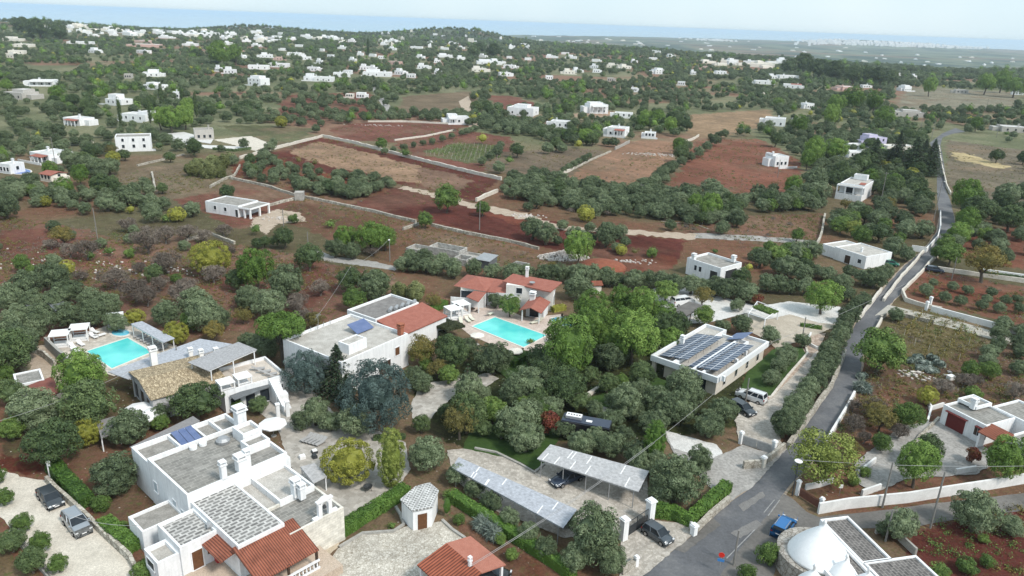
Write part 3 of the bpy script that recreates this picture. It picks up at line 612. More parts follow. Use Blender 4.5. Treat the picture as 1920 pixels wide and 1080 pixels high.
def tier_tree(kind,mat,cat,name,desc,H_,tiers,seed,leaf,drop,gap=1.,per=26,nvar=2,arm_r=.1,taper=.9,bark=BARK,rise=0):
    """conifer with level sprays along real boughs"""
    for v in range(nvar):
        rg=np.random.default_rng(seed+v); C_=[];N_=[];T_=[]; tr=MB(); tr.tube((0,0,-.03),(0,0,H_*.97),.035,.006,8,False)
        for t in range(tiers):
            f=t/(tiers-1); z=H_*(.08+.9*f); R_=.5*(1-f**taper*.93)*(.85+.25*rg.random()); nb=max(4,int(13*(1-f*.6)))
            for b in range(nb):
                a=2*math.pi*(b+rg.random()*.8)/nb; L_=R_*(.75+.4*rg.random()); e=np.array([math.cos(a)*L_,math.sin(a)*L_,z-drop*L_+rise*L_])
                tr.tube((0,0,z),tuple(e),.008,.003,4,False)
                n=int(per*(.35+.65*(1-f))); s=rg.random(n)**.7; tv=rg.random()
                p=np.outer(1-s,[0,0,z])+np.outer(s,e); side=np.array([-math.sin(a),math.cos(a),0])
                wd=(rg.random(n)-.5)*2*L_*.34*(1.15-s)*gap; p+=side[None,:]*wd[:,None]; p[:,2]+=rg.normal(size=n)*.014-np.abs(wd)*.12
                C_.append(p); nn=rg.normal(size=(n,3))*.5+np.array([math.cos(a)*.3,math.sin(a)*.3,1]); N_.append(nn); T_.append(.5+(tv-.5)*.4+(rg.random(n)-.5)*.4+(s-.6)*.25)
        C_=np.concatenate(C_);N_=np.concatenate(N_);T_=np.concatenate(T_)
        cr=quads_mesh(name+'_crown',C_,N_,leaf,T_,mat,asp=2.0,seed=seed+v)
        define(kind,v,cr,tr.mesh(name+'_trunk',bark),H_*.42,cat,name,desc,cr)
mk_kind('bluecedar',L_CEDAR,'cedar','blue_cedar','blue-grey cedar',rz=.50,zc=.52,nc=300,per=60,lump=.06,leaf=.013,nvar=3,trunk_h=.5,trunk_r=.035,asp=2.2,shell=.7,bottom=-.9,squash=1.2,core=.5,
    bumps=lambda cl,rg:np.stack([cl[:,0]*(1.18-.42*np.clip((cl[:,2]-.3)/.8,0,1.3)),cl[:,1]*(1.18-.42*np.clip((cl[:,2]-.3)/.8,0,1.3)),cl[:,2],cl[:,3]],1))
tier_tree('cedar',L_CEDG,'cedar','dark_cedar','dark green cedar',1.25,26,9,.024,.08,per=50,taper=1.3,nvar=2,gap=1.1)
tier_tree('araucaria',L_CEDG,'conifer','norfolk_pine','tiered norfolk pine with open whorls',1.5,10,19,.03,-.05,per=26,nvar=1,gap=.55)
TREES=[]  # (kind, x, y, width, ex: extra dict)
def T(kind,u,v,wpx,desc=None,h=1.0):
    """a tree whose crown centre is seen at pixel u,v and whose crown is wpx pixels wide"""
    z=1.5
    if kind=='bare': wpx*=.84
    for _ in range(4):
        p=G(u,v,z); wm=wpx/ppm(p); z=LIB[kind]['zc']*wm*h
    TREES.append((kind,p[0],p[1],wm,desc,h,True))
def TT(kind,*a,**k):
    for t in a: T(kind,*t,**k)
# --- hand-placed trees (crown centre u, v, crown width, in photograph pixels)
TT('dark',(366,746,100),(163,762,112),(15,735,62),(95,828,112),(485,757,46),(655,522,62),(702,527,64),(630,690,20),(1060,722,92),(1268,614,62),(445,522,52),(1390,517,44),(288,512,38),(1897,407,60),(1732,365,45),(1712,360,42),(1625,300,46),(532,446,46),(580,483,58),(1740,848,70),(1640,350,34),(1672,352,52),(790,795,42),(20,1012,60),(58,1052,60),(1410,640,22),(1455,262,30),(925,772,40),(905,800,44))
TT('pine',(1067,650,114),(1112,615,86),(1190,628,104),(1165,562,62),(1207,573,74),(1110,577,78),(1240,590,56),(480,505,78),(1722,872,84),(1890,862,86),(1812,370,62),(1815,410,56),(1800,435,46),(695,442,60),(648,444,50),(1527,283,48),(1567,281,44),(1515,300,34),(1085,463,62),(150,705,96),(320,222,46),(345,218,42),(300,222,36),(722,445,44),(1545,552,68),(1165,600,70),(1145,640,60),(1255,640,50))
TT('umbrella',(527,612,108))
TT('bluecedar',(572,695,92),(704,742,136))
TT('cedar',(632,695,92),(1640,292,56),(1715,295,60),(1747,302,52),(1683,288,50),(1735,280,34),(650,740,50))
TT('araucaria',(877,720,56))
TT('green',(842,700,48),(40,492,42),(360,600,50),(665,560,50),(797,412,36),(838,371,62),(1320,592,46),(1580,420,46),(1615,442,44),(1507,482,38),(1480,467,42),(1702,780,62),(1655,828,46),(1820,692,42),(1855,692,44),(925,770,62),(955,745,40),(1650,655,104),(1785,472,58),(1250,542,56),(715,268,28),(905,390,34),(445,760,30),(840,925,24),(1460,190,26),(300,790,40),(1660,262,20),(1850,440,36),(1760,420,30),(1225,470,24),(20,800,60),(10,700,40),(1495,440,30),(968,808,44),(870,740,46),(955,300,20),(760,285,24),(1020,770,44))
TT('yellow',(653,862,108),(393,483,82),(252,592,40),(330,626,48),(775,590,58),(125,502,34),(160,812,62),(1740,742,42),(245,392,22),(212,296,26),(1405,500,22),(1165,468,26),(905,260,24),(60,632,22),(527,228,26),(1600,210,20))
TT('green',(957,573,50),(60,505,26),(205,470,24),(330,520,26),(170,480,22),(480,430,24))
TT('olive',(929,562,38),(190,455,26),(250,430,24),(345,460,26),(130,440,26),(300,505,26))
TT('dark',(1480,122,36),(1508,119,42),(1538,125,48),(1565,132,46),(1600,140,40),(1625,139,38),(1650,143,40),(1672,146,30),(70,50,46),(108,58,40),(40,47,40),(900,88,28),(925,95,32),(888,94,28),(370,100,26),(640,60,10))
TT('pine',(410,96,46),(440,100,34),(1850,154,38),(1880,150,38),(1905,158,40),(1745,161,32),(1600,185,44),(1570,190,40),(1640,190,36),(1660,215,40),(1560,214,40),(1500,232,36))
TT('dark',(1010,748,54),(1088,748,50),(940,802,52),(1000,792,50),(1105,700,46),(1140,720,44),(835,770,40),(1215,705,40))
TT('olive',(1035,765,50),(1115,765,44),(905,735,40),(1190,770,46),(1145,790,50),(1060,800,54))
TT('green',(1165,715,36),(985,760,40),(1020,700,40))
TT('lime',(1552,850,150),(790,660,58),(722,442,44),(700,440,50),(1600,428,40))
TT('autumn',(862,790,84),(115,440,52),(1850,490,92),(1320,555,50),(400,620,52),(590,600,46),(1035,500,30),(1587,380,30),(560,300,22),(590,305,24),(812,562,40),(1190,470,24),(1640,765,52),(455,590,40),(820,690,50),(850,660,50),(208,280,30))
TT('bare',(150,515,42),(212,522,72),(250,542,82),(275,556,62),(345,552,84),(312,488,80),(400,512,62),(162,468,62),(275,450,84),(350,432,62),(95,455,40),(130,468,50),(240,420,50),(300,530,50),(560,560,54),(525,545,50),(600,540,50),(697,470,34),(1602,792,62),(1640,765,64),(1827,712,50),(1905,735,60),(1070,395,22),(1140,400,22),(1285,425,24),(1300,430,20),(380,440,50),(420,430,44),(310,440,56),(370,560,50),(430,470,40),(260,500,44),(1600,760,40),(1620,820,40),(1480,420,20),(1440,440,18),(350,530,50),(380,590,44),(500,575,40),(1450,410,18))
TT('red',(1030,795,52),(1420,562,26),(1825,855,36))
TT('ycolumn',(733,864,58))
TT('column',(1227,833,48),(838,951,22))
TT('cypress',(302,160+20,10),(224,212,9),(172,190,8),(280,208,9),(340,183,7),(366,196,9),(1545,160,5),(690,88,6))
TT('grass',(375,312,36),(400,305,34),(420,302,30),(358,318,30),(410,318,34),(780,550,40),(750,545,36),(392,320,34),(430,295,24))
TT('agave',(1722,672,20),(1735,682,22),(1748,673,20),(1760,683,20),(1742,692,20),(1726,690,18),(1710,678,18),(1752,695,18),(1617,728,28),(1615,705,22),(905,985,34),(925,1000,34))
TT('shrub',(243,475,28),(270,1066,60),(1222,475,26),(1827,735,40),(280,1020,20),(1815,1060,50),(1850,1050,40),(1765,1075,50),(1440,1040,60),(1400,1075,44),(1620,885,30),(187,945,46),(620,420,24),(550,410,26),(1395,505,20),(860,975,30),(940,1010,34),(960,1040,34),(1480,485,26),(1495,495,24),(800,680,36),(1845,1010,26),(1600,900,30),(310,410,22),(1340,470,18),(1150,505,14),(230,985,26),(735,985,20),(995,640,18))
TT('green',(5,930,46),(40,978,46),(75,1018,46),(108,1056,46),(-10,890,46))
TT('olive',(215,885,104),(47,535,72),(97,520,66),(128,548,56),(170,557,60),(15,560,64),(30,588,56),(72,600,72),(125,590,64),(172,587,62),(200,572,54),(15,628,72),(62,617,52),(100,562,60),(60,565,60),(215,600,54),(240,797,92),(300,775,50),(312,587,60),(412,594,56),(462,562,52),(465,634,40),(495,650,60),(243,447,26),(100,424,30),(100,488,34),(628,466,42),(660,470,40),(702,554,32),(925,670,78),(790,714,56),(775,700,40),(965,735,74),(987,817,78),(995,770,56),(800,848,84),(1167,750,66),(1120,822,62),(1170,815,50),(592,772,68),(667,782,88),(620,790,50),(1085,537,62),(875,655,50),
 (858,888,52),(890,913,50),(922,940,50),(956,970,50),(990,998,50),(1024,1026,52),(1115,1002,124),(1080,1045,70),(1145,1050,70),(1060,970,50),
 (1173,753,76),(1227,789,62),(1293,745,72),(1270,900,112),(1313,862,58),(1250,763,70),(1330,795,66),(1357,764,68),(1090,832,60),(1145,835,60),(1195,850,60),(1230,870,60),(1240,920,60),(1282,722,76),(1230,752,66),(1275,767,76),(1200,870,60),(1445,628,46),(1392,605,50),(1355,610,32),(1382,571,34),(1505,637,36),(1475,662,50),(1462,682,46),(1447,706,42),(1200,730,50),
 (1737,543,32),(1750,529,20),(1772,556,27),(1787,536,24),(1802,563,27),(1815,543,24),(1842,571,27),(1851,560,24),(1860,547,24),(1875,576,27),(1887,562,25),(1912,577,27),(1908,560,22),(1882,608,38),(1875,624,38),(1872,646,38),(1857,659,38),(1853,675,36),(1912,640,36),(1915,658,36),(1917,620,34),(1910,690,36),(1681,588,36),
 (1870,440,30),(1875,461,38),(1912,440,30),(1890,480,30),(1792,452,40),(1645,408,42),(1700,418,38),(1732,427,48),(1720,388,32),(1530,336,56),(1530,358,54),(1507,373,46),(1470,376,46),(1562,318,32),(1642,520,50),(1662,508,40),(1575,528,42),(1462,498,42),(1532,508,32),(1592,508,32),(1590,550,38),(1677,463,46),(1702,476,36),(1447,480,28),(1355,425,36),(1620,560,34),
 (1025,438,50),(1080,438,46),(1110,446,26),(1152,438,32),(1172,453,27),(1157,463,24),(1107,426,27),(1140,426,30),(1055,421,27),(1045,450,24),(1100,452,24),(1690,985,72),(1830,960,100),(1660,990,40),(1900,985,50),(565,790,46))
def row(kind,pts,n,w,jit=3,seed=3):
    rg=random.Random(seed+n); seg=[]
    for i in range(n):
        t=i/(n-1)*(len(pts)-1); k=min(len(pts)-2,int(t)); q=t-k; a=pts[k];b=pts[k+1]
        T(kind,a[0]+(b[0]-a[0])*q+rg.uniform(-jit,jit),a[1]+(b[1]-a[1])*q+rg.uniform(-jit*.6,jit*.6),(w[0]+(w[1]-w[0])*t/(len(pts)-1))*rg.uniform(.85,1.15))
row('olive',[(1604,568),(1582,610),(1558,660),(1530,712),(1495,762),(1472,796)],19,(36,60))

row('olive',[(757,492),(830,500),(960,508),(1060,512),(1135,517)],15,(40,46))
row('olive',[(825,486),(770,478)],3,(40,36))
row('olive',[(1135,520),(1230,524),(1330,538),(1400,545)],12,(44,44))
row('olive',[(1217,350),(1235,328),(1262,310),(1310,284),(1357,250)],13,(34,24),1)
row('olive',[(1440,530),(1475,534),(1510,540)],4,(44,44))
row('dark',[(483,455),(525,452)],4,(26,26),1)
row('olive',[(720,283),(770,272),(820,262),(870,248),(890,240)],12,(16,14),1)
row('olive',[(1057,318),(1080,305),(1105,292)],6,(18,17),1)
row('olive',[(905,300),(930,285),(940,270)],5,(24,20),2)
row('green',[(1790,445),(1760,470)],3,(36,36),4)
HAND=len(TREES)
# --- groves and scattered trees
ppoly=lambda px:[tuple(G(u,v)[:2]) for u,v in px]
RG=random.Random(11)
def dens(x,y): 
    return fbm(np.array([x/60.]),np.array([y/60.]),77,3)[0]
def grove(px,step,wm,mix,jit=.35,keep=.92,ang=None,seed=0,desc=None):
    poly=ppoly(px); rg=random.Random(seed+len(px)*13+int(step*10)); a=ang if ang is not None else .62
    cx=sum(p[0] for p in poly)/len(poly);cy=sum(p[1] for p in poly)/len(poly); R_=max(math.hypot(p[0]-cx,p[1]-cy) for p in poly); n=int(R_/step)+1
    ca,sa=math.cos(a),math.sin(a)
    X=[];Y=[]
    for i in range(-n,n+1):
        for j in range(-n,n+1):
            gx=(i+rg.uniform(-jit,jit))*step; gy=(j+rg.uniform(-jit,jit))*step
            if rg.random()<keep: X.append(cx+gx*ca-gy*sa);Y.append(cy+gx*sa+gy*ca)
    X=np.array(X);Y=np.array(Y)
    if not len(X): return
    k=inpoly(X,Y,poly)
    for x,y in zip(X[k],Y[k]):
        t=rg.random();acc=0
        for kd,wt in mix:
            acc+=wt
            if t<=acc: break
        TREES.append((kd,x,y,wm*rg.uniform(.75,1.3)*(1.1 if kd in('dark','pine') else 1),desc,1.0,False))
OL=[('olive',.93),('dark',1)]; MX=[('olive',.55),('dark',.25),('green',.12),('bare',.04),('yellow',.04)]; MX=[('olive',.6),('dark',.22),('green',.1),('autumn',.04),('yellow',.04)]
grove([(935,352),(975,338),(1060,345),(1150,352),(1215,362),(1300,372),(1380,388),(1382,408),(1335,424),(1240,416),(1150,408),(1080,398),(990,382),(945,370)],4.0,4.9,OL,seed=1)
grove([(555,395-45),(600,357),(690,365),(690,378),(620,372),(560,362)],4.6,5,OL,seed=2)
grove([(590,362),(640,330),(740,345),(745,352),(690,378),(600,372)],4.2,4.4,[('olive',1)],seed=3,keep=.8)
grove([(430,310),(500,295),(560,320),(620,330),(600,350),(520,350),(440,335)],5.6,4.2,OL,seed=4,keep=.85)
grove([(0,350),(20,345),(110,355),(180,360),(260,350),(280,345),(320,365),(330,400),(280,405),(170,392),(100,392),(60,385),(0,385)],5.6,4.8,OL,seed=5,keep=.72)
grove([(120,315),(200,308),(215,325),(195,345),(130,335)],6.5,6.5,OL,seed=6)
grove([(330,390),(400,385),(420,410),(370,425),(320,410)],7,5.5,[('olive',.5),('bare',1)],seed=7,keep=.8)
grove([(380,375),(440,372),(470,425),(440,460),(400,440)],8,5.,[('dark',.4),('olive',.8),('bare',1)],seed=8,keep=.5)
grove([(570,182),(690,178),(720,212),(600,232),(530,212)],9,5.5,OL,seed=9,keep=.75,jit=.15)
grove([(1240,395),(1300,400),(1330,425),(1240,418)],5,4.5,OL,seed=10)
grove([(1400,385),(1440,360),(1540,365),(1545,395),(1420,402)],5.6,5.4,MX,seed=12,keep=.8)
grove([(1235,362),(1250,352),(1440,372),(1440,395),(1390,395)],9,7,OL,seed=13,keep=.6)
grove([(935,300),(1055,280),(1080,262),(1110,275),(1070,285),(940,300)],9,6,MX,seed=14,keep=.6)
grove([(850,225),(1010,215),(1130,255),(1140,280),(1000,262),(930,250)],6,5,OL,seed=15,keep=.75)
grove([(745,265),(870,240),(875,246),(752,272)],8,4.5,[('bare',.5),('green',1)],seed=16,keep=.4)
grove([(1560,270),(1600,250),(1760,270),(1740,320),(1640,380),(1560,345)],7,6,[('olive',.5),('dark',.8),('green',1)],seed=17,keep=.75)
grove([(1540,360),(1700,350),(1755,365),(1752,400),(1690,470),(1600,450),(1550,430)],6.5,5.6,MX,seed=18,keep=.72)
grove([(1440,455),(1530,450),(1545,480),(1530,505),(1660,490),(1740,470),(1700,500),(1640,560),(1590,570),(1520,545),(1430,520),(1400,480)],6.5,5.2,MX,seed=19,keep=.7)
grove([(1800,385),(1925,375),(1925,430),(1860,430),(1800,440)],8,7.5,[('olive',.4),('dark',.8),('green',1)],seed=20,keep=.8)
grove([(1800,440),(1925,430),(1925,500),(1810,485)],8,5.5,OL,seed=21,keep=.6,jit=.15)
grove([(1840,300),(1925,300),(1925,400),(1850,395)],9,8,[('dark',.6),('olive',1)],seed=22,keep=.35)
grove([(0,640),(60,640),(40,700),(0,720)],7,6.5,OL,seed=23)
grove([(0,395),(60,395),(60,420),(0,415)],8,7,OL,seed=24,keep=.6)
grove([(0,470),(60,480),(50,500),(0,510)],8,6,[('green',.3),('olive',.6),('bare',1)],seed=25,keep=.6)
grove([(600,640-130),(640,500),(740,520),(745,560),(650,590),(610,560)],8,6.5,[('dark',.4),('olive',.7),('green',1)],seed=26,keep=.6)
grove([(330,570),(480,555),(600,570),(640,600),(560,660),(430,640),(340,620)],8,7,[('olive',.45),('bare',.7),('green',.85),('autumn',1)],seed=27,keep=.7)
grove([(990,690),(1100,650),(1230,640),(1262,690),(1240,725),(1100,750),(1000,745)],5.5,5.5,[('dark',.65),('olive',.8),('green',1)],seed=28,keep=.8)
grove([(0,730),(110,760),(190,815),(150,880),(60,870),(0,830)],8,7.5,[('dark',.5),('olive',.8),('green',1)],seed=29,keep=.7)
grove([(780,620),(860,625),(900,690),(850,700),(780,690)],6.5,5,[('dark',.5),('autumn',.7),('green',1)],seed=30,keep=.7)
grove([(860,740),(1000,740),(1040,780),(960,840),(870,820)],7,6,[('dark',.4),('olive',.7),('green',1)],seed=31,keep=.8)
grove([(1080,780),(1240,780),(1300,830),(1240,880),(1100,830)],6.5,6,[('dark',.3),('olive',.85),('green',1)],seed=32,keep=.6)
grove([(1560,740),(1680,740),(1720,790),(1640,870),(1560,880)],5.5,4,[('bare',.75),('autumn',.9),('shrub',1)],seed=33,keep=.7)
grove([(1690,690),(1850,700),(1920,720),(1920,770),(1800,760),(1700,740)],7,3.5,[('bare',.8),('shrub',1)],seed=34,keep=.4)
grove([(1620,880),(1700,860),(1900,900),(1920,915),(1760,935),(1640,945)],6,4.5,[('dark',.3),('green',.5),('bare',.8),('shrub',1)],seed=35,keep=.6)
grove([(1480,660),(1500,640),(1520,640),(1500,670)],5,4,OL,seed=36)
grove([(0,1030),(40,1030),(80,1080),(0,1080)],5,5,[('dark',1)],seed=37,keep=.7)
grove([(980,450),(1050,430),(1180,440),(1200,470),(1060,470)],10,6,OL,seed=38,keep=.3)
grove([(1290,455),(1390,455),(1440,470),(1400,520),(1300,470)],8,4,[('shrub',.5),('green',.7),('olive',1)],seed=39,keep=.35)
grove([(1160,700),(1230,690),(1230,720),(1160,740)],6,6,OL,seed=40)
# --- the wider countryside: everything that is not an open field, a road or a house plot
OPEN=[[(0,400),(130,400),(330,430),(520,455),(640,490),(1010,470),(1300,440),(1560,400),(1560,1090),(0,1090)],
[(490,292),(600,255),(790,296),(990,338),(960,400),(1310,440),(1290,500),(900,520),(500,470),(330,410),(350,375),(430,310)],
[(600,235),(830,228),(1010,262),(1130,280),(1290,255),(1225,350),(1130,352),(985,335),(620,262)],
[(1250,355),(1300,262),(1420,258),(1510,300),(1500,350),(1440,375)],[(1390,404),(1550,398),(1560,450),(1400,460)],
[(550,178),(690,172),(725,212),(600,238),(510,215)],[(915,178),(960,180),(1010,195),(1000,207),(910,205)],[(200,320),(300,308),(440,288),(430,355),(350,378),(260,378),(200,355)],
[(400,235),(480,233),(600,240),(560,280),(480,270),(400,282),(300,262),(290,248)],[(1690,163),(1915,172),(1900,208),(1660,206)],[(1765,258),(1925,280),(1925,405),(1830,415),(1770,350)],
[(1540,430),(1925,420),(1925,1090),(1540,1090)],[(750,180),(890,172),(880,218),(745,215)],[(1285,212),(1440,205),(1480,232),(1400,248),(1300,262)],[(1060,212),(1190,208),(1190,224),(1080,226)],[(1340,150),(1390,150),(1380,165),(1330,165)],[(1320,190),(1390,180),(1380,200),(1330,205)],[(40,120),(160,125),(140,145),(50,140)]]
def countryside():
    polys=[ppoly(p) for p in OPEN]; rg=np.random.default_rng(5)
    out=[]
    for (r0,r1,step,wm) in ((200,420,5.8,5.2),(420,800,6.4,5.6),(800,1400,8.4,6.6),(1400,2700,13.,9.0)):
        nx=int(r1*1.5/step); X,Y=np.meshgrid(np.arange(-nx,nx+1)*step,np.arange(0,int(r1/step)+1)*step)
        X=(X+rg.uniform(-.4,.4,X.shape)*step).ravel();Y=(Y+rg.uniform(-.4,.4,Y.shape)*step).ravel()
        r=np.hypot(X,Y);az=np.degrees(np.arctan2(X,Y)); k=(r>=r0)&(r<r1)&(np.abs(az)<38)
        X=X[k];Y=Y[k]
        d=fbm(X/70.,Y/70.,77,4); plots=vnoise(X/55.+Y/140.,Y/60.-X/150.,91)
        keep=rg.random(len(X))<np.where(plots<.32,.16,.44+1.1*(d-.35)); X=X[keep];Y=Y[keep]
        ok=np.ones(len(X),bool)
        for p in polys: ok&=~inpoly(X,Y,p)
        X=X[ok];Y=Y[ok]
        kn=fbm(X/45.,Y/45.,55,3); t=rg.random(len(X))
        for x,y,q,tt,ww in zip(X,Y,kn,t,rg.uniform(.7,1.3,len(X))):
            kd='olive' if (q<.57 or tt<.3) else ('dark' if tt<.72 else ('pine' if tt<.86 else 'green'))
            if kd=='olive' and tt>.965: kd='yellow'
            out.append((kd,x,y,wm*ww*(1.25 if kd in('dark','pine') and q>.6 else 1),None,1.0,False))
    return out
WILD=countryside()
# clear crowns away from buildings and roads
def clear_of(x,y,w_,circles,segs,m=.35):
    for cx,cy,cr in circles:
        if (x-cx)**2+(y-cy)**2<(cr+w_*m)**2: return False
    for (ax,ay,bx,by,hw) in segs:
        dx=bx-ax;dy=by-ay;t=max(0,min(1,((x-ax)*dx+(y-ay)*dy)/(dx*dx+dy*dy+1e-9)))
        if (x-ax-dx*t)**2+(y-ay-dy*t)**2<(hw+w_*m)**2: return False
    return True
# ---------------------------------------------------------------- buildings
CIRC=[]; SEGS=[]; LM=[]   # clearances and landmarks (phrase, x, y)
def landmark(ph,x,y): LM.append((ph,x,y))
class B:
    def __init__(s,name,o,ang,label,cat='house',group=None,base=0.):
        """o: (u,v,h) pixel of the local origin seen at height h, or ((x,y),) world"""
        if len(o)==3: p=G(*o); s.o=np.array([p[0],p[1]]); base=p[2]-o[2]
        else: s.o=np.array(o[0]); 
        s.z=base; s.a=math.radians(ang); s.root=empty(name,(s.o[0],s.o[1],base),s.a,label=label,cat=cat,group=group)
    def L(s,u,v,h):
        w=P(u,v,h+s.z); d=w[:2]-s.o; c,sn=math.cos(s.a),math.sin(s.a); return (d[0]*c+d[1]*sn,-d[0]*sn+d[1]*c)
    def W(s,x,y): c,sn=math.cos(s.a),math.sin(s.a); return (s.o[0]+x*c-y*sn,s.o[1]+x*sn+y*c)
    def rect(s,pts,h):
        q=[s.L(p[0],p[1],p[2] if len(p)>2 else h) for p in pts]; xs=sorted(p[0] for p in q);ys=sorted(p[1] for p in q)
        return (xs[0]+xs[1])/2,(xs[-1]+xs[-2])/2,(ys[0]+ys[1])/2,(ys[-1]+ys[-2])/2
    def block(s,pts,h,z0=0,par=.4,th=.25,roof=None,wall=None,name='wall',rname='roof',lip=None):
        r=s.rect(pts,h) if not isinstance(pts[0],(int,float)) else pts
        return s.blockr(*r,h,z0,par,th,roof,wall,name,rname,lip)
    def blockr(s,x0,x1,y0,y1,h,z0=0,par=.4,th=.25,roof=None,wall=None,name='wall',rname='roof',lip=None):
        m=MB(); o=[(x0,y0),(x1,y0),(x1,y1),(x0,y1)]; i=[(x0+th,y0+th),(x1-th,y0+th),(x1-th,y1-th),(x0+th,y1-th)]
        if z0==0: z0=-.3
        m.v=[(*p,z0) for p in o]+[(*p,h) for p in o]+[(*p,h) for p in i]+[(*p,h-par-.02) for p in i]+[(*p,z0) for p in i]
        for k in range(4):
            j=(k+1)%4; m.f+=[(k,j,4+j,4+k),(4+k,4+j,8+j,8+k),(8+k,8+j,12+j,12+k)]
        if z0>0: m.f.append((3,2,1,0))
        w=m.obj(name,wall or WHITE,s.root)
        r=MB().quadbox(x0+th-.04,x1-th+.04,y0+th-.04,y1-th+.04,h-par-.12,h-par).obj(rname,roof or ROOFG,s.root)
        cx,cy=s.W((x0+x1)/2,(y0+y1)/2); CIRC.append((cx,cy,max(.4,min(x1-x0,y1-y0)*.5))); 
        lx,ly=x1-x0,y1-y0
        if max(lx,ly)>1.4*min(lx,ly):
            n=int(max(lx,ly)/min(lx,ly)*1.6)+1
            for k in range(n):
                t=(k+.5)/n; px,py=(x0+lx*t,(y0+y1)/2) if lx>ly else ((x0+x1)/2,y0+ly*t); CIRC.append((*s.W(px,py),min(lx,ly)*.5))
        s.last=(x0,x1,y0,y1); return w
    def win(s,x,y,n,z,w=.9,h=1.2,mat=GLASS,frame=WHITE,name='window',pane='pane',sh=None,surround=.09):
        """opening on a wall: (x,y) centre on the wall plane, n = outward direction 'x+','x-','y+','y-'"""
        ax=n[0]; sg=1 if n[1]=='+' else -1
        def bx(m,u0,u1,z0,z1,d0,d1):
            d0,d1=sorted((d0*sg,d1*sg))
            if ax=='x': m.quadbox(x+d0,x+d1,y+u0,y+u1,z0,z1)
            else: m.quadbox(x+u0,x+u1,y+d0,y+d1,z0,z1)
        m=MB(); a=surround
        bx(m,-w/2-a,w/2+a,z+h,z+h+a,-.05,.07);bx(m,-w/2-a-.04,w/2+a+.04,z-a,z,-.05,.12);bx(m,-w/2-a,-w/2,z,z+h,-.05,.07);bx(m,w/2,w/2+a,z,z+h,-.05,.07)
        f=m.obj(name,frame,s.root)
        p=MB(); bx(p,-w/2,w/2,z,z+h,-.02,.025); po=p.obj(pane,mat,f)
        if sh:
            q=MB(); 
            for k in (-1,1): bx(q,k*(w/2+w*.27)-w*.24,k*(w/2+w*.27)+w*.24,z,z+h,.075,.12)
            q.obj('shutter',sh,f)
        return f
    def door(s,x,y,n,w=.95,h=2.1,mat=WOOD,frame=WHITE,z=0): 
        return s.win(x,y,n,z+.02,w,h,mat,frame,'door','door_leaf',surround=.12)
    def chimney(s,x,y,z0,h,w=.7,mat=WHITE,cap=True,d=None):
        d=d or w; m=MB(); m.quadbox(x-w/2,x+w/2,y-d/2,y+d/2,z0-.1,z0+h)
        if cap: m.quadbox(x-w*.68,x+w*.68,y-d*.68,y+d*.68,z0+h,z0+h+.12)
        c=m.obj('chimney',mat,s.root)
        if cap:
            q=MB(); t=w*.16
            for i,j in ((-1,-1),(1,-1),(1,1),(-1,1)): q.quadbox(x+i*w*.5-t/2,x+i*w*.5+t/2,y+j*d*.5-t/2,y+j*d*.5+t/2,z0+h+.12,z0+h+.42)
            q.quadbox(x-w*.62,x+w*.62,y-d*.62,y+d*.62,z0+h+.42,z0+h+.54); q.obj('chimney_cap',mat,c)
        return c
    def slab(s,pts,th=.15,mat=TERRA,name='roof'):
        """pts (u,v,h) or ('l',x,y,z)"""
        q=[]
        for p in pts:
            if p[0]=='l': q.append(p[1:])
            else: x,y=s.L(*p); q.append((x,y,p[2]))
        a=sum(q[i][0]*q[(i+1)%len(q)][1]-q[(i+1)%len(q)][0]*q[i][1] for i in range(len(q)))
        if a<0: q=q[::-1]
        return MB().slab(q,th).obj(name,mat,s.root),q
    def post(s,x,y,z0,z1,w=.16,mat=WHITE,name='post'): return MB().quadbox(x-w/2,x+w/2,y-w/2,y+w/2,z0,z1).obj(name,mat,s.root)
    def gable(s,x0,x1,y0,y1,ze,zr,axis='x',mat=TERRA,wall=None,over=.3):
        """two roof planes with gable walls"""
        if axis=='x': ym=(y0+y1)/2; A=[(x0-over,y0-over,ze),(x1+over,y0-over,ze),(x1+over,ym,zr),(x0-over,ym,zr)];Bq=[(x0-over,ym,zr),(x1+over,ym,zr),(x1+over,y1+over,ze),(x0-over,y1+over,ze)]
        else: xm=(x0+x1)/2; A=[(x0-over,y0-over,ze),(xm,y0-over,zr),(xm,y1+over,zr),(x0-over,y1+over,ze)];Bq=[(xm,y0-over,zr),(x1+over,y0-over,ze),(x1+over,y1+over,ze),(xm,y1+over,zr)]
        m=MB();m.slab(A,.14);m.slab(Bq,.14);return m.obj('roof',mat,s.root)
def solar(b,x0,x1,y0,y1,z,tilt,mat=SOLAR,axis='x',name='solar_panel'):
    m=MB(); 
    if axis=='x': q=[(x0,y0,z),(x1,y0,z),(x1,y1,z+tilt),(x0,y1,z+tilt)]
    else: q=[(x0,y0,z),(x1,y0,z+tilt),(x1,y1,z+tilt),(x0,y1,z)]
    m.slab(q,.06); o=m.obj(name,mat,b.root); return o
# --- the big whitewashed farmhouse in front
b=B('masseria',(353,933,6),48,'large whitewashed farmhouse with flat slab roofs, bell gable and red porch')
landmark('the big bell-gabled farmhouse',*b.W(5,3))
mn=b.rect([(353,933),(276,858),(458,792),(535,845)],6); x0,x1,y0,y1=mn
b.blockr(x0,x1,y0,y1,6,par=.55,roof=CHECKG)
st=b.rect([(247,840,5.3),(422,773,5.3),(276,858,6),(458,792,6)],5.3); b.blockr(st[0],st[1],y1-.25,st[3],5.3,par=.6,roof=ROOFG)
for t in (.36,.62,.8): xx=st[0]+(st[1]-st[0])*t; MB().quadbox(xx-.12,xx+.12,y1,st[3]-.25,4.7,5.28).obj('divider_wall',WHITE,b.root)
for k in range(3):
    xa=st[0]+(st[1]-st[0])*(.38+.073*k); solar(b,xa,xa+(st[1]-st[0])*.068,y1+.2,st[3]-.5,4.85,.8,SOLARB)
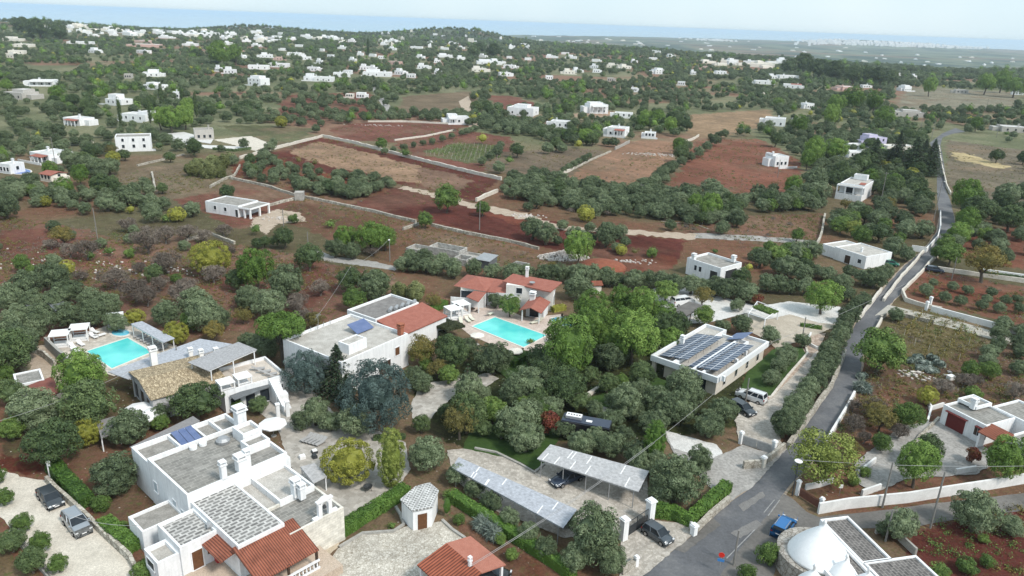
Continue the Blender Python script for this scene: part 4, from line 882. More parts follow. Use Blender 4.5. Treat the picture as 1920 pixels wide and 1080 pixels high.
xt,yt=b.L(462,795,5.6); MB().quadbox(xt-2.4,xt-1.7,yt-1.2,yt-.6,5.0,5.6).obj('water_tank',METAL,b.root)
b.chimney(x1-.6,y1-.2,6,2.0,1.15)
b.chimney(*b.L(441,856,6)[:2],5.4,.6,.55) if 0 else None
for (u,v,hh,w_) in ((429,912-8,2.2,.6),(452,880,1.9,.95),(461,872,2.3,.6)):
    lx,ly=b.L(u,v,6); b.chimney(lx,max(y0+.3,min(ly,y0+.5)),6,hh*.75,w_)
for i in (0,1):
    xx=x0+3+i*1.2; MB().lathe([(.45,5.5),(.45,5.9),(.2,6.0)],14,(xx+2,y1-.9)).obj('roof_vent',WHITE,b.root)
MB().lathe([(.02,5.5),(.75,5.5),(.85,5.9),(.55,6.2),(.1,6.3)],14,b.L(418,823,6)).obj('water_tank',METAL,b.root)
K=b.rect([(363,943),(437,912),(540,975),(445,1028)],5); b.blockr(K[0],K[1],K[2],y0+.05,5.0,par=.12,th=.22,roof=CHECK)
Lb=b.rect([(288,982),(355,953),(340,1025),(403,997)],4.5); b.blockr(Lb[0],K[0]+.1,Lb[2],y0+.05-.6,4.5,par=.35,th=.25,roof=CHECK)
b.blockr(Lb[0]-2.2,Lb[0]+.05,Lb[2]+.3,Lb[2]+3.4,3.7,par=.5,roof=ROOFP)
wg=b.rect([(247,978),(293,935),(270,1000),(325,968)],2.8); b.blockr(wg[0],x0+.1,max(wg[2],Lb[3]-.4),wg[3],2.8,par=.3,roof=ROOFG)
E_=b.rect([(563,990),(633,953),(533,867),(587,905)],4.5); b.blockr(K[1]-.1,E_[1],E_[2],E_[3]-3.4,4.3,par=.35,roof=CHECKG,wall=STONE)
T_=b.rect([(477,897),(533,868),(587,905),(525,943)],4.8); b.blockr(T_[0],T_[1],T_[2],y0+.05,4.7,par=.4,roof=ROOFP)
MB().quadbox(T_[0]-1.9,T_[0]+.02,T_[2]+.6,y0,0,3.9).obj('terrace_block',ROOFP,b.root)
b.blockr(T_[0]+1.2,x1+.3,y0-.1,y0+3.6,5.3,par=.5,roof=ROOFP)
b.blockr(x1-2.4,x1+.1,y1-4.2,y1-1.6,6.9,z0=5.4,par=.5,roof=ROOFP)
b.blockr(x1-3.0,x1-.2,y0+3.4,y0+5.4,6.5,z0=5.4,par=.3,roof=ROOFG)
for (u,v,hh,w_) in ((555,925,1.6,.8),(566,930,1.3,.65)):
    lx,ly=b.L(u,v,4.7); b.chimney(lx,ly,4.5,hh,w_)
# bell gable: stone frame with an arched opening and scrolled shoulders
gx,gy=E_[1]-2.2,E_[2]+.3
m=MB()
for sx in (-1,1): m.quadbox(gx+sx*.62-.22,gx+sx*.62+.22,gy-.2,gy+.2,4.2,5.9); m.prism([(gx+sx*.84,gy-.19),(gx+sx*1.5,gy-.19),(gx+sx*1.5,gy+.19),(gx+sx*.84,gy+.19)],4.2,4.5)
arc=[(math.cos(math.pi*k/8)*.4,math.sin(math.pi*k/8)*.4) for k in range(9)]
for (a,c),(d,e) in zip(arc,arc[1:]):
    m.bar((gx+a*1.25,gy,5.75+c*1.1),(gx+d*1.25,gy,5.75+e*1.1),.38,.3)
m.quadbox(gx-1.0,gx+1.0,gy-.24,gy+.24,6.12,6.3); m.prism([(gx-.75,gy-.2),(gx+.75,gy-.2),(gx+.75,gy+.2),(gx-.75,gy+.2)],6.3,6.6,[(gx-.2,gy-.2),(gx+.2,gy-.2),(gx+.2,gy+.2),(gx-.2,gy+.2)])
gb=m.obj('bell_gable',WHITE,b.root); MB().lathe([(.22,5.2),(.2,5.35),(.12,5.55),(.03,5.6)],10,(gx,gy)).obj('bell',DKMET,gb)
# openings
for yy,zz,hh in ((y0+1.6,1.3,1.9),(y0+3.6,1.6,1.9),(y1-1.5,2.2,1.3)): b.win(x0,yy,'x-',zz,.9,hh,M('pale_blue_shutter',(.42,.47,.5),(.5,.55,.58),2,.8))
b.win(Lb[0],Lb[2]+.8,'x-',2.6,.8,.9,DKMET)
b.win(Lb[0]-2.2,Lb[2]+2.0,'x-',2.2,1.6,.9,DKMET)
b.door(Lb[0]+1.6,Lb[2],'y-',1.1,2.2,WOOD,z=1.1); b.win(Lb[0]+3.0,Lb[2],'y-',2.2,.7,1.0,WOOD); b.win(Lb[0]+4.1,Lb[2],'y-',2.2,.7,1.0,WOOD)
MB().quadbox(Lb[0]-.02,K[1]+3.2,K[2]-5.5,K[2]+.0,-.3,1.08).obj('raised_patio',M('patio_paving',(.45,.36,.28),(.52,.43,.35),1,.9,fine=8),b.root)
MB().quadbox(Lb[0]+.02,K[0]+.0,K[2],Lb[2]-.01,-.3,1.08).obj('raised_patio',MATS['patio_paving'],b.root)
PX0,PX1=K[0]-.4,K[1]+1.3
b.slab([('l',PX0,K[2]+.5,4.75),('l',PX1,K[2]+.5,4.75),('l',PX1,K[2]-4.2,3.35),('l',PX0,K[2]-4.2,3.35)],.14,TERRA,'porch_roof')
b.slab([('l',K[0]-1.7,Lb[2]+.0,3.7),('l',K[0]+.1,Lb[2]+.0,4.1),('l',K[0]+.1,K[2]+.55,4.1),('l',K[0]-1.7,K[2]+.55,3.7)],.12,TERRA,'awning_roof')
for xx in (PX0+.2,(PX0+PX1)/2,PX1-.2): b.post(xx,K[2]-4.0,1,3.4,.22,DKWOOD)
m=MB(); m.quadbox(PX0,PX1,K[2]-4.28,K[2]-4.08,1.08,1.25); m.quadbox(PX0,PX1,K[2]-4.3,K[2]-4.06,2.0,2.15)
for k in range(16): xx=PX0+.3+(PX1-PX0-.6)*k/15; m.lathe([(.05,1.25),(.10,1.5),(.05,1.8),(.07,2.0)],8,(xx,K[2]-4.18))
m.obj('balustrade',WHITE,b.root)
b.door(K[0]+3,K[2],'y-',1.0,2.1,DKWOOD,z=1.1); b.win(K[0]+5,K[2],'y-',2.0,.9,1.1,DKWOOD)
x,y=b.L(412,1042,1.6); MB().quadbox(x-.45,x+.45,y-.35,y+.35,1.08,2.2).obj('red_locker',M('red_paint',(.4,.02,.03),(.45,.03,.04),2,.6),b.root)
x,y=b.L(375,968,4.5); MB().tube((x-.2,y-2,4.55),(x+.9,y-2.6,4.55),.38).obj('water_cylinder',METAL,b.root)
# --- left villa with tiled roof, terrace and reed canopies
b=B('poolside_villa',(237,711,3.6),41,'low villa with straw-coloured tiled roof and white roof terrace')
landmark('the villa with the straw-coloured tiled roof',*b.W(4,4))
A_=[b.L(*p) for p in ((237,710,3.6),(313,757,3.6),(400,705,3.6),(385,652,3.6))]
q=b.rect([(237,710),(313,757),(402,700),(372,657)],3.6)
b.blockr(q[0],q[1],q[2],q[3],3.45,par=.5,roof=ROOFP,wall=M('grey_render',(.42,.42,.43),(.52,.52,.53),.7,.9,fine=8))
xm=(q[0]+q[1])/2
MB().slab([(q[0]-.3,q[2]-.3,3.6),(q[1]+.3,q[2]-.3,3.6),(q[1]+.3,(q[2]+q[3])/2,4.5),(q[0]-.3,(q[2]+q[3])/2,4.5)],.15).slab([(q[0]-.3,(q[2]+q[3])/2,4.5),(q[1]+.3,(q[2]+q[3])/2,4.5),(q[1]+.3,q[3]+.3,3.6),(q[0]-.3,q[3]+.3,3.6)],.15).obj('roof',COPPI,b.root)
Lx=q[1]-q[0]; Ly=q[3]-q[2]
fw='y-' if Lx>Ly else 'x-'
for k in range(3):
    for side in ('y-','x-'):
        if side=='x-': yy=q[2]+Ly*(.2+.3*k); b.win(q[0],yy,'x-',.3,1.7,2.4,GLASS,MATS['grey_render'],'arched_window')
m=MB(); c=b.L(288,672,4.6); b.chimney(c[0],c[1],3.4,2.6,.9)
for u,v in ((357,660),(377,663),(405,660)): c=b.L(u,v,4.2); b.chimney(c[0],c[1],3.3,1.1,.6)
def canopy(b,pts,mat,posts=4,th=.1,name='reed_canopy',pm=WHITE,pw=.14,both=True,z0=0):
    o,q=b.slab(pts,th,mat,name)
    n=len(q)
    def lerp(a,c,t): return tuple(a[i]+(c[i]-a[i])*t for i in range(3))
    Ls=[math.dist(q[i][:2],q[(i+1)%4][:2]) for i in range(4)]; k=0 if Ls[0]>Ls[1] else 1
    edges=[(q[k],q[(k+1)%4]),(q[(k+3)%4],q[(k+2)%4])]
    mid=tuple(sum(p[i] for p in q)/4 for i in range(3))
    for e in (edges if both else edges[:1]):
        for t in range(posts):
            p=lerp(e[0],e[1],(t+.08)/(posts-.84)); p=lerp(p,mid,.05); b.post(p[0],p[1],z0,p[2]-th,pw,pm)
        a,c=e; MB().bar(lerp(lerp(a,mid,.04),mid,0)[:2]+(a[2]-th-.07,),lerp(c,mid,.04)[:2]+(c[2]-th-.07,),.1,.14).obj('beam',pm,b.root)
    return o
canopy(b,[(202,697,3.2),(375,635,3.2),(436,645,3.2),(240,711,3.2)],REEDB,5,both=False)
tr=b.rect([(385,712),(433,744),(540,700),(482,668)],3.1)
b.blockr(tr[0],tr[1],tr[2],tr[3],3.6,par=.5,th=.28,roof=M('terrace_paving',(.52,.46,.40),(.62,.57,.51),1.2,.9,fine=8))
canopy(b,[(352,679,5.6),(447,641,5.6),(482,655,5.6),(390,695,5.6)],REED,3,z0=3.1)
b.slab([(440,750,2.7),(430,742,2.9),(505,714,2.9),(513,722,2.7)],.08,DARKR,'awning_roof')
for k in range(4): 
    yy=tr[2]; b.win(tr[0]+1.5+k*(tr[1]-tr[0]-3)/3,yy,'y-',.2,1.4,2.0,GLASS)
m=MB(); sx,sy=b.L(560,742,0)
for k in range(12): m.quadbox(tr[1]-2.7,tr[1]-1.4,tr[2]-.38-k*.34,tr[2]-.02-k*.34,-.2,3.1-k*.26)
m.obj('outside_stairs',WHITE,b.root)
MB().prism([(tr[1]-2.9,tr[2]-4.6),(tr[1]-2.7,tr[2]-4.6),(tr[1]-2.7,tr[2]-.02),(tr[1]-2.9,tr[2]-.02)],-.2,1,[(tr[1]-2.9,tr[2]-4.6,.9),(tr[1]-2.7,tr[2]-4.6,.9),(tr[1]-2.7,tr[2]-.02,3.7),(tr[1]-2.9,tr[2]-.02,3.7)]).obj('stair_wall',WHITE,b.root)
TERR=(b,tr)
# --- flat-roofed villa in the middle with red side roof
b=B('flat_roofed_villa',(531,635,5.8),18,'white flat-roofed villa with tilted solar panel and red lean-to roof')
landmark('the white villa with the red lean-to roof',*b.W(9,3))
W0=b.L(531,635,5.8);N0=b.L(657,588,5.8);E0=b.L(765,625,5.8)
b.a+=math.atan2(N0[1]-W0[1],N0[0]-W0[0]); b.root.rotation_euler[2]=b.a
r_=b.rect([(531,635),(657,588),(765,625),(640,680)],5.8); b.blockr(*r_,5.8,par=.45,roof=ROOFP)
b2=b.rect([(654,581,5.0),(730,550,5.0),(784,566,5.0),(705,600,5.0)],5.0); b.blockr(b2[0],b2[1],b2[2],b2[3],5.0,par=.4,roof=M('ribbed_grey_roof',(.17,.16,.155),(.27,.26,.25),1.2,.9,kind='wave',ws=.9,dist=.2))
t_=[(716,591,4.7),(772,570,4.7),(812,588,3.7),(752,611,3.7)]
b.slab([('l',b2[0]+.3,b2[2]+.1,4.75),('l',b2[1]+1.0,b2[2]+.1,4.75),('l',b2[1]+1.0,b2[2]-6.2,3.6),('l',b2[0]+.3,b2[2]-6.2,3.6)],.2,TERRAF)
MB().quadbox(b2[0]+.5,b2[1]+.8,b2[2]-6.0,b2[2]+.05,-.3,3.55).obj('wall',WHITE,b.root)
CIRC.append((*b.W((b2[0]+b2[1])/2,b2[2]-3),3.5))
bx_=b.rect([(640,640,7.2),(662,622,7.2),(681,629,7.2),(660,648,7.2)],7.2); b.blockr(bx_[0],bx_[1],bx_[2],bx_[3],7.0,z0=5.3,par=.1,roof=ROOFP)
sx,sy=b.L(676,610,6.3); solar(b,sx-1.9,sx+1.9,sy-1.2,sy+1.2,5.7,1.0,SOLARB)
ch=b.L(755,622,5.8); b.chimney(min(ch[0],r_[1]-.5),ch[1],5.3,1.6,.8,M('brick_red',(.30,.10,.06),(.38,.15,.09),3,.9))
for k in range(5): 
    cx_,cy_=b.L(735+k*11,578-k*3.4,5.2); MB().tube((cx_-.9,cy_-.2,5.0),(cx_+.5,cy_+.6,5.0),.34).obj('water_cylinder',METAL,b.root)
for wx in (.82,): b.win(r_[0]+(r_[1]-r_[0])*wx,r_[2],'y-',2.8,1.0,1.4,WOOD,sh=None)
b.win(r_[0]+(r_[1]-r_[0])*.62,r_[2],'y-',.4,2.6,2.3,DKWOOD); b.win(r_[1],r_[2]+2.5,'x+',2.8,1.0,1.4,WOOD); b.win(r_[0],r_[2]+2.5,'x-',2.8,.9,1.4,GLASS)
m=MB()
for k in range(4): ax_=b.L(583+k*12,618-k*4.5,6); m.tube((ax_[0],ax_[1],5.7),(ax_[0],ax_[1],6.5),.05)
m.obj('vent_pipes',METAL,b.root); ax_=b.L(597,612,6.0); m=MB().tube((ax_[0],ax_[1],5.7),(ax_[0],ax_[1],8.2),.03); [m.bar((ax_[0]-.5,ax_[1]-.3+i*.15,8+i*.1),(ax_[0]+.5,ax_[1]-.3+i*.15,8+i*.1),.03) for i in range(3)]; m.obj('antenna',METAL,b.root)
# --- red-roofed villa behind the second pool
b=B('red_roofed_villa',(850,536,3.4),-8,'long villa with low red tiled roofs beside turquoise pool')
landmark('the long red-roofed villa',*b.W(10,2))
def hipslab(pts_eave,apex,mat):
    e=[(*b.L(*p),p[2]) for p in pts_eave]; a=(*b.L(*apex),apex[2]); m=MB()
    for i in range(len(e)): m.face([e[i],e[(i+1)%len(e)],a])
    m.face(e[::-1]); return m.obj('roof',mat,b.root)
h1=b.rect([(852,537),(876,516),(930,524),(911,546)],3.4)
MB().quadbox(h1[0]+.8,h1[1]-.4,h1[2]+.6,h1[3]-.4,-.3,3.35).obj('wall',WARM,b.root)
hipslab([(850.5,536,3.35),(911,547,3.35),(932,523,3.35),(875.5,514.5,3.35)],(895,519,4.6),TERRAF)
b.slab([(931,522.5,3.9),(971,531,3.9),(980,552,3.0),(911,547,3.0)],.15,TERRAF); c1=b.rect([(925,525),(972,533),(977,551),(915,545)],3.2); MB().quadbox(c1[0],c1[1],c1[2],c1[3]-.6,-.3,3.0).obj('wall',WHITE,b.root)
r5=b.rect([(942,528),(962,514),(1052,530),(1032,546)],5.0); MB().quadbox(r5[0]+.3,r5[1]-.4,r5[2]+.4,r5[3]-.4,-.3,4.85).obj('wall',M('mottled_stone_wall',(.66,.63,.59),(.80,.78,.75),.9,.9,fine=7,fa=.12),b.root)
b.slab([(942,527,5.0),(962,513,5.3),(1054,529,5.1),(1032,547,4.8)],.22,TERRAF)
c=b.L(988,520,5.1); b.chimney(c[0],c[1],4.9,2.0,.6)
c=b.L(998,528,5.7); MB().lathe([(.02,5.3),(.55,5.45),(.6,5.6),(.1,5.5)],12,c).obj('satellite_dish',METAL,b.root)
for (x_,y_) in ((r5[0],r5[2]),(r5[1],r5[3])): CIRC.append((*b.W(x_,y_),3))
CIRC.append((*b.W((r5[0]+r5[1])/2,(r5[2]+r5[3])/2),6)); CIRC.append((*b.W((h1[0]+h1[1])/2,(h1[2]+h1[3])/2),5));CIRC.append((*b.W((c1[0]+c1[1])/2,(c1[2]+c1[3])/2),4))
b.win(r5[1]-.4,(r5[2]+r5[3])/2,'x+',.3,2.2,2.4,GLASS); b.win(r5[1]-.4,(r5[2]+r5[3])/2,'x+',3.4,2.2,1.4,GLASS)
b.win(r5[0]+3,r5[2]+.4,'y-',3.2,1.2,1.2,GLASS); b.win(h1[0]+2.6,h1[2]+.6,'y-',.9,3.4,1.8,GLASS)
m=MB(); m.quadbox(h1[0]-.8,h1[0]+6,h1[2]-1.6,h1[2]+.6,.0,1.0); m.quadbox(h1[0]-.8,h1[0]+6,h1[2]-1.6,h1[2]-1.45,1.0,1.9); m.obj('balcony',WHITE,b.root)
canopy(b,[(874,556,2.6),(889,545,3.2),(912,548,3.2),(897,566,2.6)],TERRAF,2,.12,'porch_roof',WHITE,.2)
b=B('poolside_kiosk',(995,584,2.5),0,'open kiosk with low red gable roof at the long pool','kiosk')
W0=b.L(975,581,2.5);S0=b.L(1015,587,2.5);b.a+=math.atan2(S0[1]-W0[1],S0[0]-W0[0]);b.root.rotation_euler[2]=b.a; k0=b.rect([(975,581),(1015,587),(1032,566),(992,559)],2.5)
b.gable(k0[0]+.3,k0[1]-.3,k0[2]+.3,k0[3]-.3,2.45,3.3,'y',TERRAF)
for i in (0,1):
    for j in (0,.5): b.post(k0[0]+.5+i*(k0[1]-k0[0]-1),k0[2]+.4+j*(k0[3]-k0[2]-.8),0,2.45,.2)
MB().quadbox(k0[0]+.5,k0[1]-.4,(k0[2]+k0[3])/2,k0[3]-.4,-.1,2.42).obj('wall',WHITE,b.root); CIRC.append((*b.W((k0[0]+k0[1])/2,(k0[2]+k0[3])/2),3.2)); b.win((k0[0]+k0[1])/2,(k0[2]+k0[3])/2,'y-',.1,2.2,2,GLASS)
c=b.L(1006,558,4); b.chimney(k0[0]+1,k0[3]-1.2,2.5,1.5,1.0,WHITE)
# --- solar-roofed villa on the right
b=B('solar_villa',(1226,668,3.6),47,'low white villa with two long solar arrays on its flat roof')
landmark('the solar-roofed villa',*b.W(8,-4))
W0=b.L(1226,668,3.6);S0=b.L(1357,713,3.6);b.a+=math.atan2(S0[1]-W0[1],S0[0]-W0[0])+math.pi/2*0; b.root.rotation_euler[2]=b.a
r=b.rect([(1226,667),(1357,713),(1439,632),(1308,611)],3.6)
gw=M('pale_grey_fascia',(.66,.68,.70),(.76,.77,.78),.7,.85)
# L-shaped plan: two blocks leave a notch at the back
nx=r[0]+(r[1]-r[0])*.34
b.blockr(r[0],nx+.1,r[2],r[3],3.6,z0=2.6,par=.55,th=.35,roof=ROOFP,wall=gw)
b.blockr(nx+.1,r[1]-2.6,r[2],r[3]-2.2,3.598,z0=2.6,par=.55,th=.35,roof=ROOFP,wall=gw); b.blockr(r[1]-4.6,r[1],r[2],r[3]+.4,3.602,z0=2.6,par=.55,th=.35,roof=ROOFP,wall=gw)
MB().quadbox(r[0]+2.2,r[1]-.5,r[2]+1.0,r[3]-2.6,-.3,2.62).obj('wall',M('travertine_wall',(.55,.5,.43),(.66,.61,.54),1.4,.85),b.root)
MB().quadbox(r[1]-4.2,r[1]-.5,r[3]-2.6,r[3]-.1,-.3,2.62).obj('wall',MATS['travertine_wall'],b.root)
for t in (.0,.5,1.): b.post(r[0]+.5,r[2]+.6+t*(r[3]-r[2]-1.2),-.2,2.62,.6,MATS['travertine_wall'],'pillar')
for t in (.2,.42,.64,.86): b.win(r[1]-.5,r[2]+(r[3]-r[2])*t,'x+',.8,.9,1.3,GLASS,MATS['travertine_wall'])
for t in (.5,.75): b.win(r[0]+(r[1]-r[0])*t,r[2]+1.0,'y-',.3,1.6,2.0,GLASS,MATS['travertine_wall'])
def arr(pts,tilt):
    a=b.rect(pts,3.7); a=(a[0]-.6,a[1]+.6,a[2],a[3]); xm=(a[0]+a[1])/2
    for xa,xb in ((a[0],xm-.08),(xm+.08,a[1])):
        m=MB(); m.slab([(xa,a[2],3.35+tilt*(xa-a[0])/(a[1]-a[0])),(xb,a[2],3.35+tilt*(xb-a[0])/(a[1]-a[0])),(xb,a[3],3.35+tilt*(xb-a[0])/(a[1]-a[0])),(xa,a[3],3.35+tilt*(xa-a[0])/(a[1]-a[0]))],.05); m.obj('solar_panel',SOLAR2,b.root)
    m=MB()
    for t in range(5): yy=a[2]+(a[3]-a[2])*(t+.5)/5; m.bar((a[1]-.3,yy,3.0),(a[1]-.3,yy,3.35+tilt*.9),.05)
    m.obj('panel_rack',METAL,b.root)
SOLAR2=M('solar_cells_wide',(.055,.08,.125),(.085,.115,.165),1,.45,kind='brick',bw=1.9,bh=1.0,mo=.07,mc=(.62,.64,.68),off=0,spec=.25)
arr([(1250,662),(1315,620),(1341,637),(1280,682)],.9); arr([(1307,682),(1370,634),(1396,654),(1337,704)],.9)
a=b.rect([(1370,627),(1386,615),(1404,630),(1389,644)],4.0); solar(b,a[0],a[1],a[2],a[3],3.4,1.1,SOLARB,'y')
for u,v in ((1398,661),(1381,676),(1357,708),(1280,633)): c=b.L(u,v,3.6); b.chimney(c[0],c[1],3.1,.8,.45,cap=False)
c=b.L(1280,636,4.2); b.chimney(c[0],c[1],3.0,1.4,.6)
# --- white house with garage at the right edge
b=B('garage_house',(1770,757,3.3),-49,'white house with oxblood garage door and small red porch roof')
landmark('the white house with the oxblood garage door',*b.W(5,4))
W0=b.L(1770,757,3.3);S0=b.L(1850,797,3.3);b.a+=math.atan2(S0[1]-W0[1],S0[0]-W0[0]); b.root.rotation_euler[2]=b.a
S0=b.L(1852,797,3.3);N0=b.L(1852,749,3.3)
b.blockr(0,S0[0],0,6.5,3.2,par=.3,roof=CHECKG); b.blockr(3.2,S0[0]+7,6.4,12.5,3.3,par=.3,roof=CHECKG); b.blockr(S0[0]+2.6,S0[0]+12,.8,6.4,2.9,par=.25,roof=CHECKG)
b.blockr(-.02,3.0,3,6.52,3.7,z0=3.2,par=.3,roof=CHECKG)
b.win(2.4,0,'y-',.05,2.9,2.3,REDDOOR,WHITE,'garage_door','door_leaf'); b.win(6.2,0,'y-',1.1,.9,1.2,GLASS,sh=DKWOOD); MB().quadbox(5.4,7.0,-.5,.0,2.5,2.58).obj('window_hood',REDDOOR,b.root); MB().quadbox(.7,4.1,-.5,.0,2.55,2.63).obj('garage_hood',REDDOOR,b.root)
b.slab([('l',S0[0]-.1,1.2,3.3),('l',S0[0]+3.2,1.2,3.3),('l',S0[0]+3.2,-1.6,2.6),('l',S0[0]-.1,-1.6,2.6)],.14,TERRA,'porch_roof'); b.post(S0[0]+3,-1.3,0,2.5,.3); MB().quadbox(S0[0]-.02,S0[0]+.25,-1.4,.0,-.3,2.5).obj('porch_wall',WHITE,b.root)
b.chimney(2.5,3,3.3,1.1,.7)
# --- whitewashed cone house at the bottom right
b=B('cone_roofed_house',(1530,967,3.0),-45,'whitewashed house with big round cone roofs and long grey slab roofs')
landmark('the white cone-roofed house',*b.W(6,-3))
W0=b.L(1530,968,3);N0=b.L(1590,967,3);F0=b.L(1673,1048,3);b.a+=math.atan2(F0[1]-N0[1],F0[0]-N0[0]); b.root.rotation_euler[2]=b.a
N0=b.L(1590,967,3);F0=b.L(1673,1048,3);W0=b.L(1543,972,3)
SLABD=M('dark_slab_roof',(.095,.09,.088),(.15,.14,.135),1.1,.9,kind='brick',bw=.7,bh=.4,mo=.05,mc=(.25,.235,.22))
y_t=N0[1]; y_b=y_t-3.6
b.blockr(N0[0],F0[0],y_b,y_t,3.0,par=.25,roof=SLABD)
b.blockr(F0[0]-.1,F0[0]+7,y_b+.2,y_t+3.0,3.0,par=.15,roof=SLABD)
CONEM=M('limewashed_cone',(.78,.79,.80),(.85,.855,.86),.5,.9,fine=6,fa=.04)
def cone(u,v,zr,R_,hh):
    c=b.L(u,v,zr); m=MB(); m.lathe([(R_,zr),(R_*.97,zr+hh*.06),(R_*.88,zr+hh*.2),(R_*.74,zr+hh*.36),(R_*.57,zr+hh*.54),(R_*.38,zr+hh*.72),(R_*.2,zr+hh*.88),(R_*.09,zr+hh*.97),(.14,zr+hh),(.12,zr+hh+.35),(.2,zr+hh+.45),(.1,zr+hh+.7),(.02,zr+hh+.8)],28,c)
    m.obj('cone_roof',CONEM,b.root,smooth=True); return c
ap=M('grey_stone_apron',(.30,.28,.25),(.44,.41,.37),1.9,.9,kind='voronoi',gap=(.42,.38,.34),gw=.10)
c=b.L(1535,1035,2.2)
MB().lathe([(4.3,-.3),(4.3,2.2),(4.0,2.3),(2.9,2.5)],32,c).obj('stone_apron',ap,b.root); CIRC.append((*b.W(*c),4.5))
cone(1534,1040,2.4,3.2,3.7); cone(1580,1080,2.4,1.6,2.0); cone(1521,1096,2.4,1.5,1.8); cone(1622,1098,2.4,1.3,1.6)
b.blockr(N0[0]+3.5,F0[0]+4,y_b-4.5,y_b+.02,2.9,par=.3,roof=SLABD)
# --- small hexagonal store and pantiled kiosk by the cobbled yard
b=B('hexagonal_store',(757,987,0),20,'small white hexagonal store with slab roof and brown door','outbuilding')
landmark('the small hexagonal store',*b.W(1,1))
hx=[b.L(u,v,2.8) for u,v in ((750,937),(779,912),(806,905),(823,920),(811,951),(773,959))]
cx=sum(p[0] for p in hx)/6;cy=sum(p[1] for p in hx)/6
inn=[(cx+(p[0]-cx)*.93,cy+(p[1]-cy)*.93) for p in hx]; MB().prism(inn,-.2,2.7).obj('wall',WHITE,b.root); MB().prism(hx,2.7,2.86).obj('roof',M('store_slab_roof',(.20,.20,.195),(.27,.27,.26),1.1,.9,kind='brick',bw=.42,bh=.34,mo=.07,mc=(.58,.58,.57)),b.root)
i0,i1=(inn[4],inn[5]); mx_=((i0[0]+i1[0])/2,(i0[1]+i1[1])/2); dn=np.array([mx_[0]-cx,mx_[1]-cy]);dn/=np.linalg.norm(dn); dt=np.array([i1[0]-i0[0],i1[1]-i0[1]]);dt/=np.linalg.norm(dt)
def plate(m,c_,w_,z0,z1,d0,d1):
    q=[tuple(np.array(c_)+dt*s_*w_/2+dn*d_) for s_,d_ in ((-1,d0),(1,d0),(1,d1),(-1,d1))]; m.prism(q,z0,z1); return m
f=plate(MB(),mx_,1.5,0,2.35,-.05,.04).obj('door_frame',WHITE,b.root); plate(MB(),mx_,1.1,.02,2.1,.03,.07).obj('door',WOOD,b.root)
CIRC.append((*b.W(cx,cy),2.8))
b=B('tiled_kiosk',(837,1018,3.4),-45,'open kiosk with orange pantiled gable roof at the cobbled yard edge','kiosk')
landmark('the orange-roofed kiosk',*b.W(2,-1))
R0_=b.L(837,1018,3.5);R1_=b.L(903,1074,3.5); b.a+=math.atan2(R1_[1]-R0_[1],R1_[0]-R0_[0]);b.root.rotation_euler[2]=b.a
R0_=b.L(837,1018,3.5);R1_=b.L(903,1074,3.5);E0_=b.L(885,1007,2.8)
wd=abs(E0_[1]-R0_[1]); yr=R0_[1]; xa,xb=R0_[0],R1_[0]
MB().slab([(xa,yr,3.5),(xa,yr-wd*1.15,2.7),(xb,yr-wd*1.15,2.7),(xb,yr,3.5)],.14).obj('roof',M('pantiles_lengthwise',(.34,.105,.06),(.13,.04,.028),.9,.85,kind='wave',ws=.9,bump=.7,bd=.06,dir='X'),b.root)
MB().slab([(xa,yr,3.5),(xb,yr,3.5),(xb,yr+wd,2.8),(xa,yr+wd,2.8)],.14).obj('roof',M('salmon_roof_sheet',(.36,.14,.10),(.42,.18,.13),1.5,.9,fine=9),b.root)
for xx in (xa+.3,(xa+xb)/2,xb-.3):
    for yy,zz in ((yr-wd*1.05,2.6),(yr+wd*.9,2.75)): b.post(xx,yy,-.1,zz,.25)
b.chimney(xb-1.6,yr-.2,3.2,.8,.3)
CIRC.append((*b.W((xa+xb)/2,yr),3.5))
# --- house at the left edge
b=B('checker_roofed_house',(46,722,3),38,'small house with grey slab roof and two rusty red roofs')
landmark('the rusty-red-roofed house at the photo edge',*b.W(0,0))
q=b.rect([(20,705),(60,691),(96,704),(37,726)],3); b.blockr(*q,3.0,par=.2,roof=CHECKG)
b.slab([(40,727,2.9),(99,705,2.9),(112,735,2.5),(76,748,2.5)],.15,M('rusty_red_sheet',(.16,.055,.045),(.22,.085,.065),1,.8),'roof')
b.slab([(35,755,2.7),(67,741,3.0),(88,762,2.6),(50,777,2.3)],.15,MATS['rusty_red_sheet'],'roof'); c=b.rect([(40,730),(99,708),(110,735),(72,748)],2.4); MB().quadbox(c[0]+.3,c[1]-.3,c[2]+.3,c[3]-.2,-.3,2.4).obj('wall',WARM,b.root)
c=b.rect([(38,756),(67,744),(86,762),(50,775)],2.2); MB().quadbox(c[0]+.2,c[1]-.2,c[2]+.2,c[3]-.2,-.3,2.2).obj('wall',WHITE,b.root); b.door((c[0]+c[1])/2,c[2]+.2,'y-')
# --- grey shed among the olives
b=B('sheet_roofed_shed',(40,565,2.8),25,'dark open shed with two grey sheet roofs among the olives','shed')
landmark('the dark open shed',*b.W(3,0))
canopy(b,[(38,567,2.8),(97,551,2.8),(112,557,2.6),(52,575,2.6)],DARKR,3,pm=DKWOOD,name='roof'); canopy(b,[(86,565,2.6),(112,561,2.6),(130,571,2.4),(103,583,2.4)],DARKR,2,pm=DKWOOD,name='roof')
MB().quadbox(*[v for v in (b.L(60,580,.5)[0],b.L(60,580,.5)[0]+5,b.L(60,580,.5)[1],b.L(60,580,.5)[1]+1.5)],-.2,1.9).obj('back_wall',DARKR,b.root)
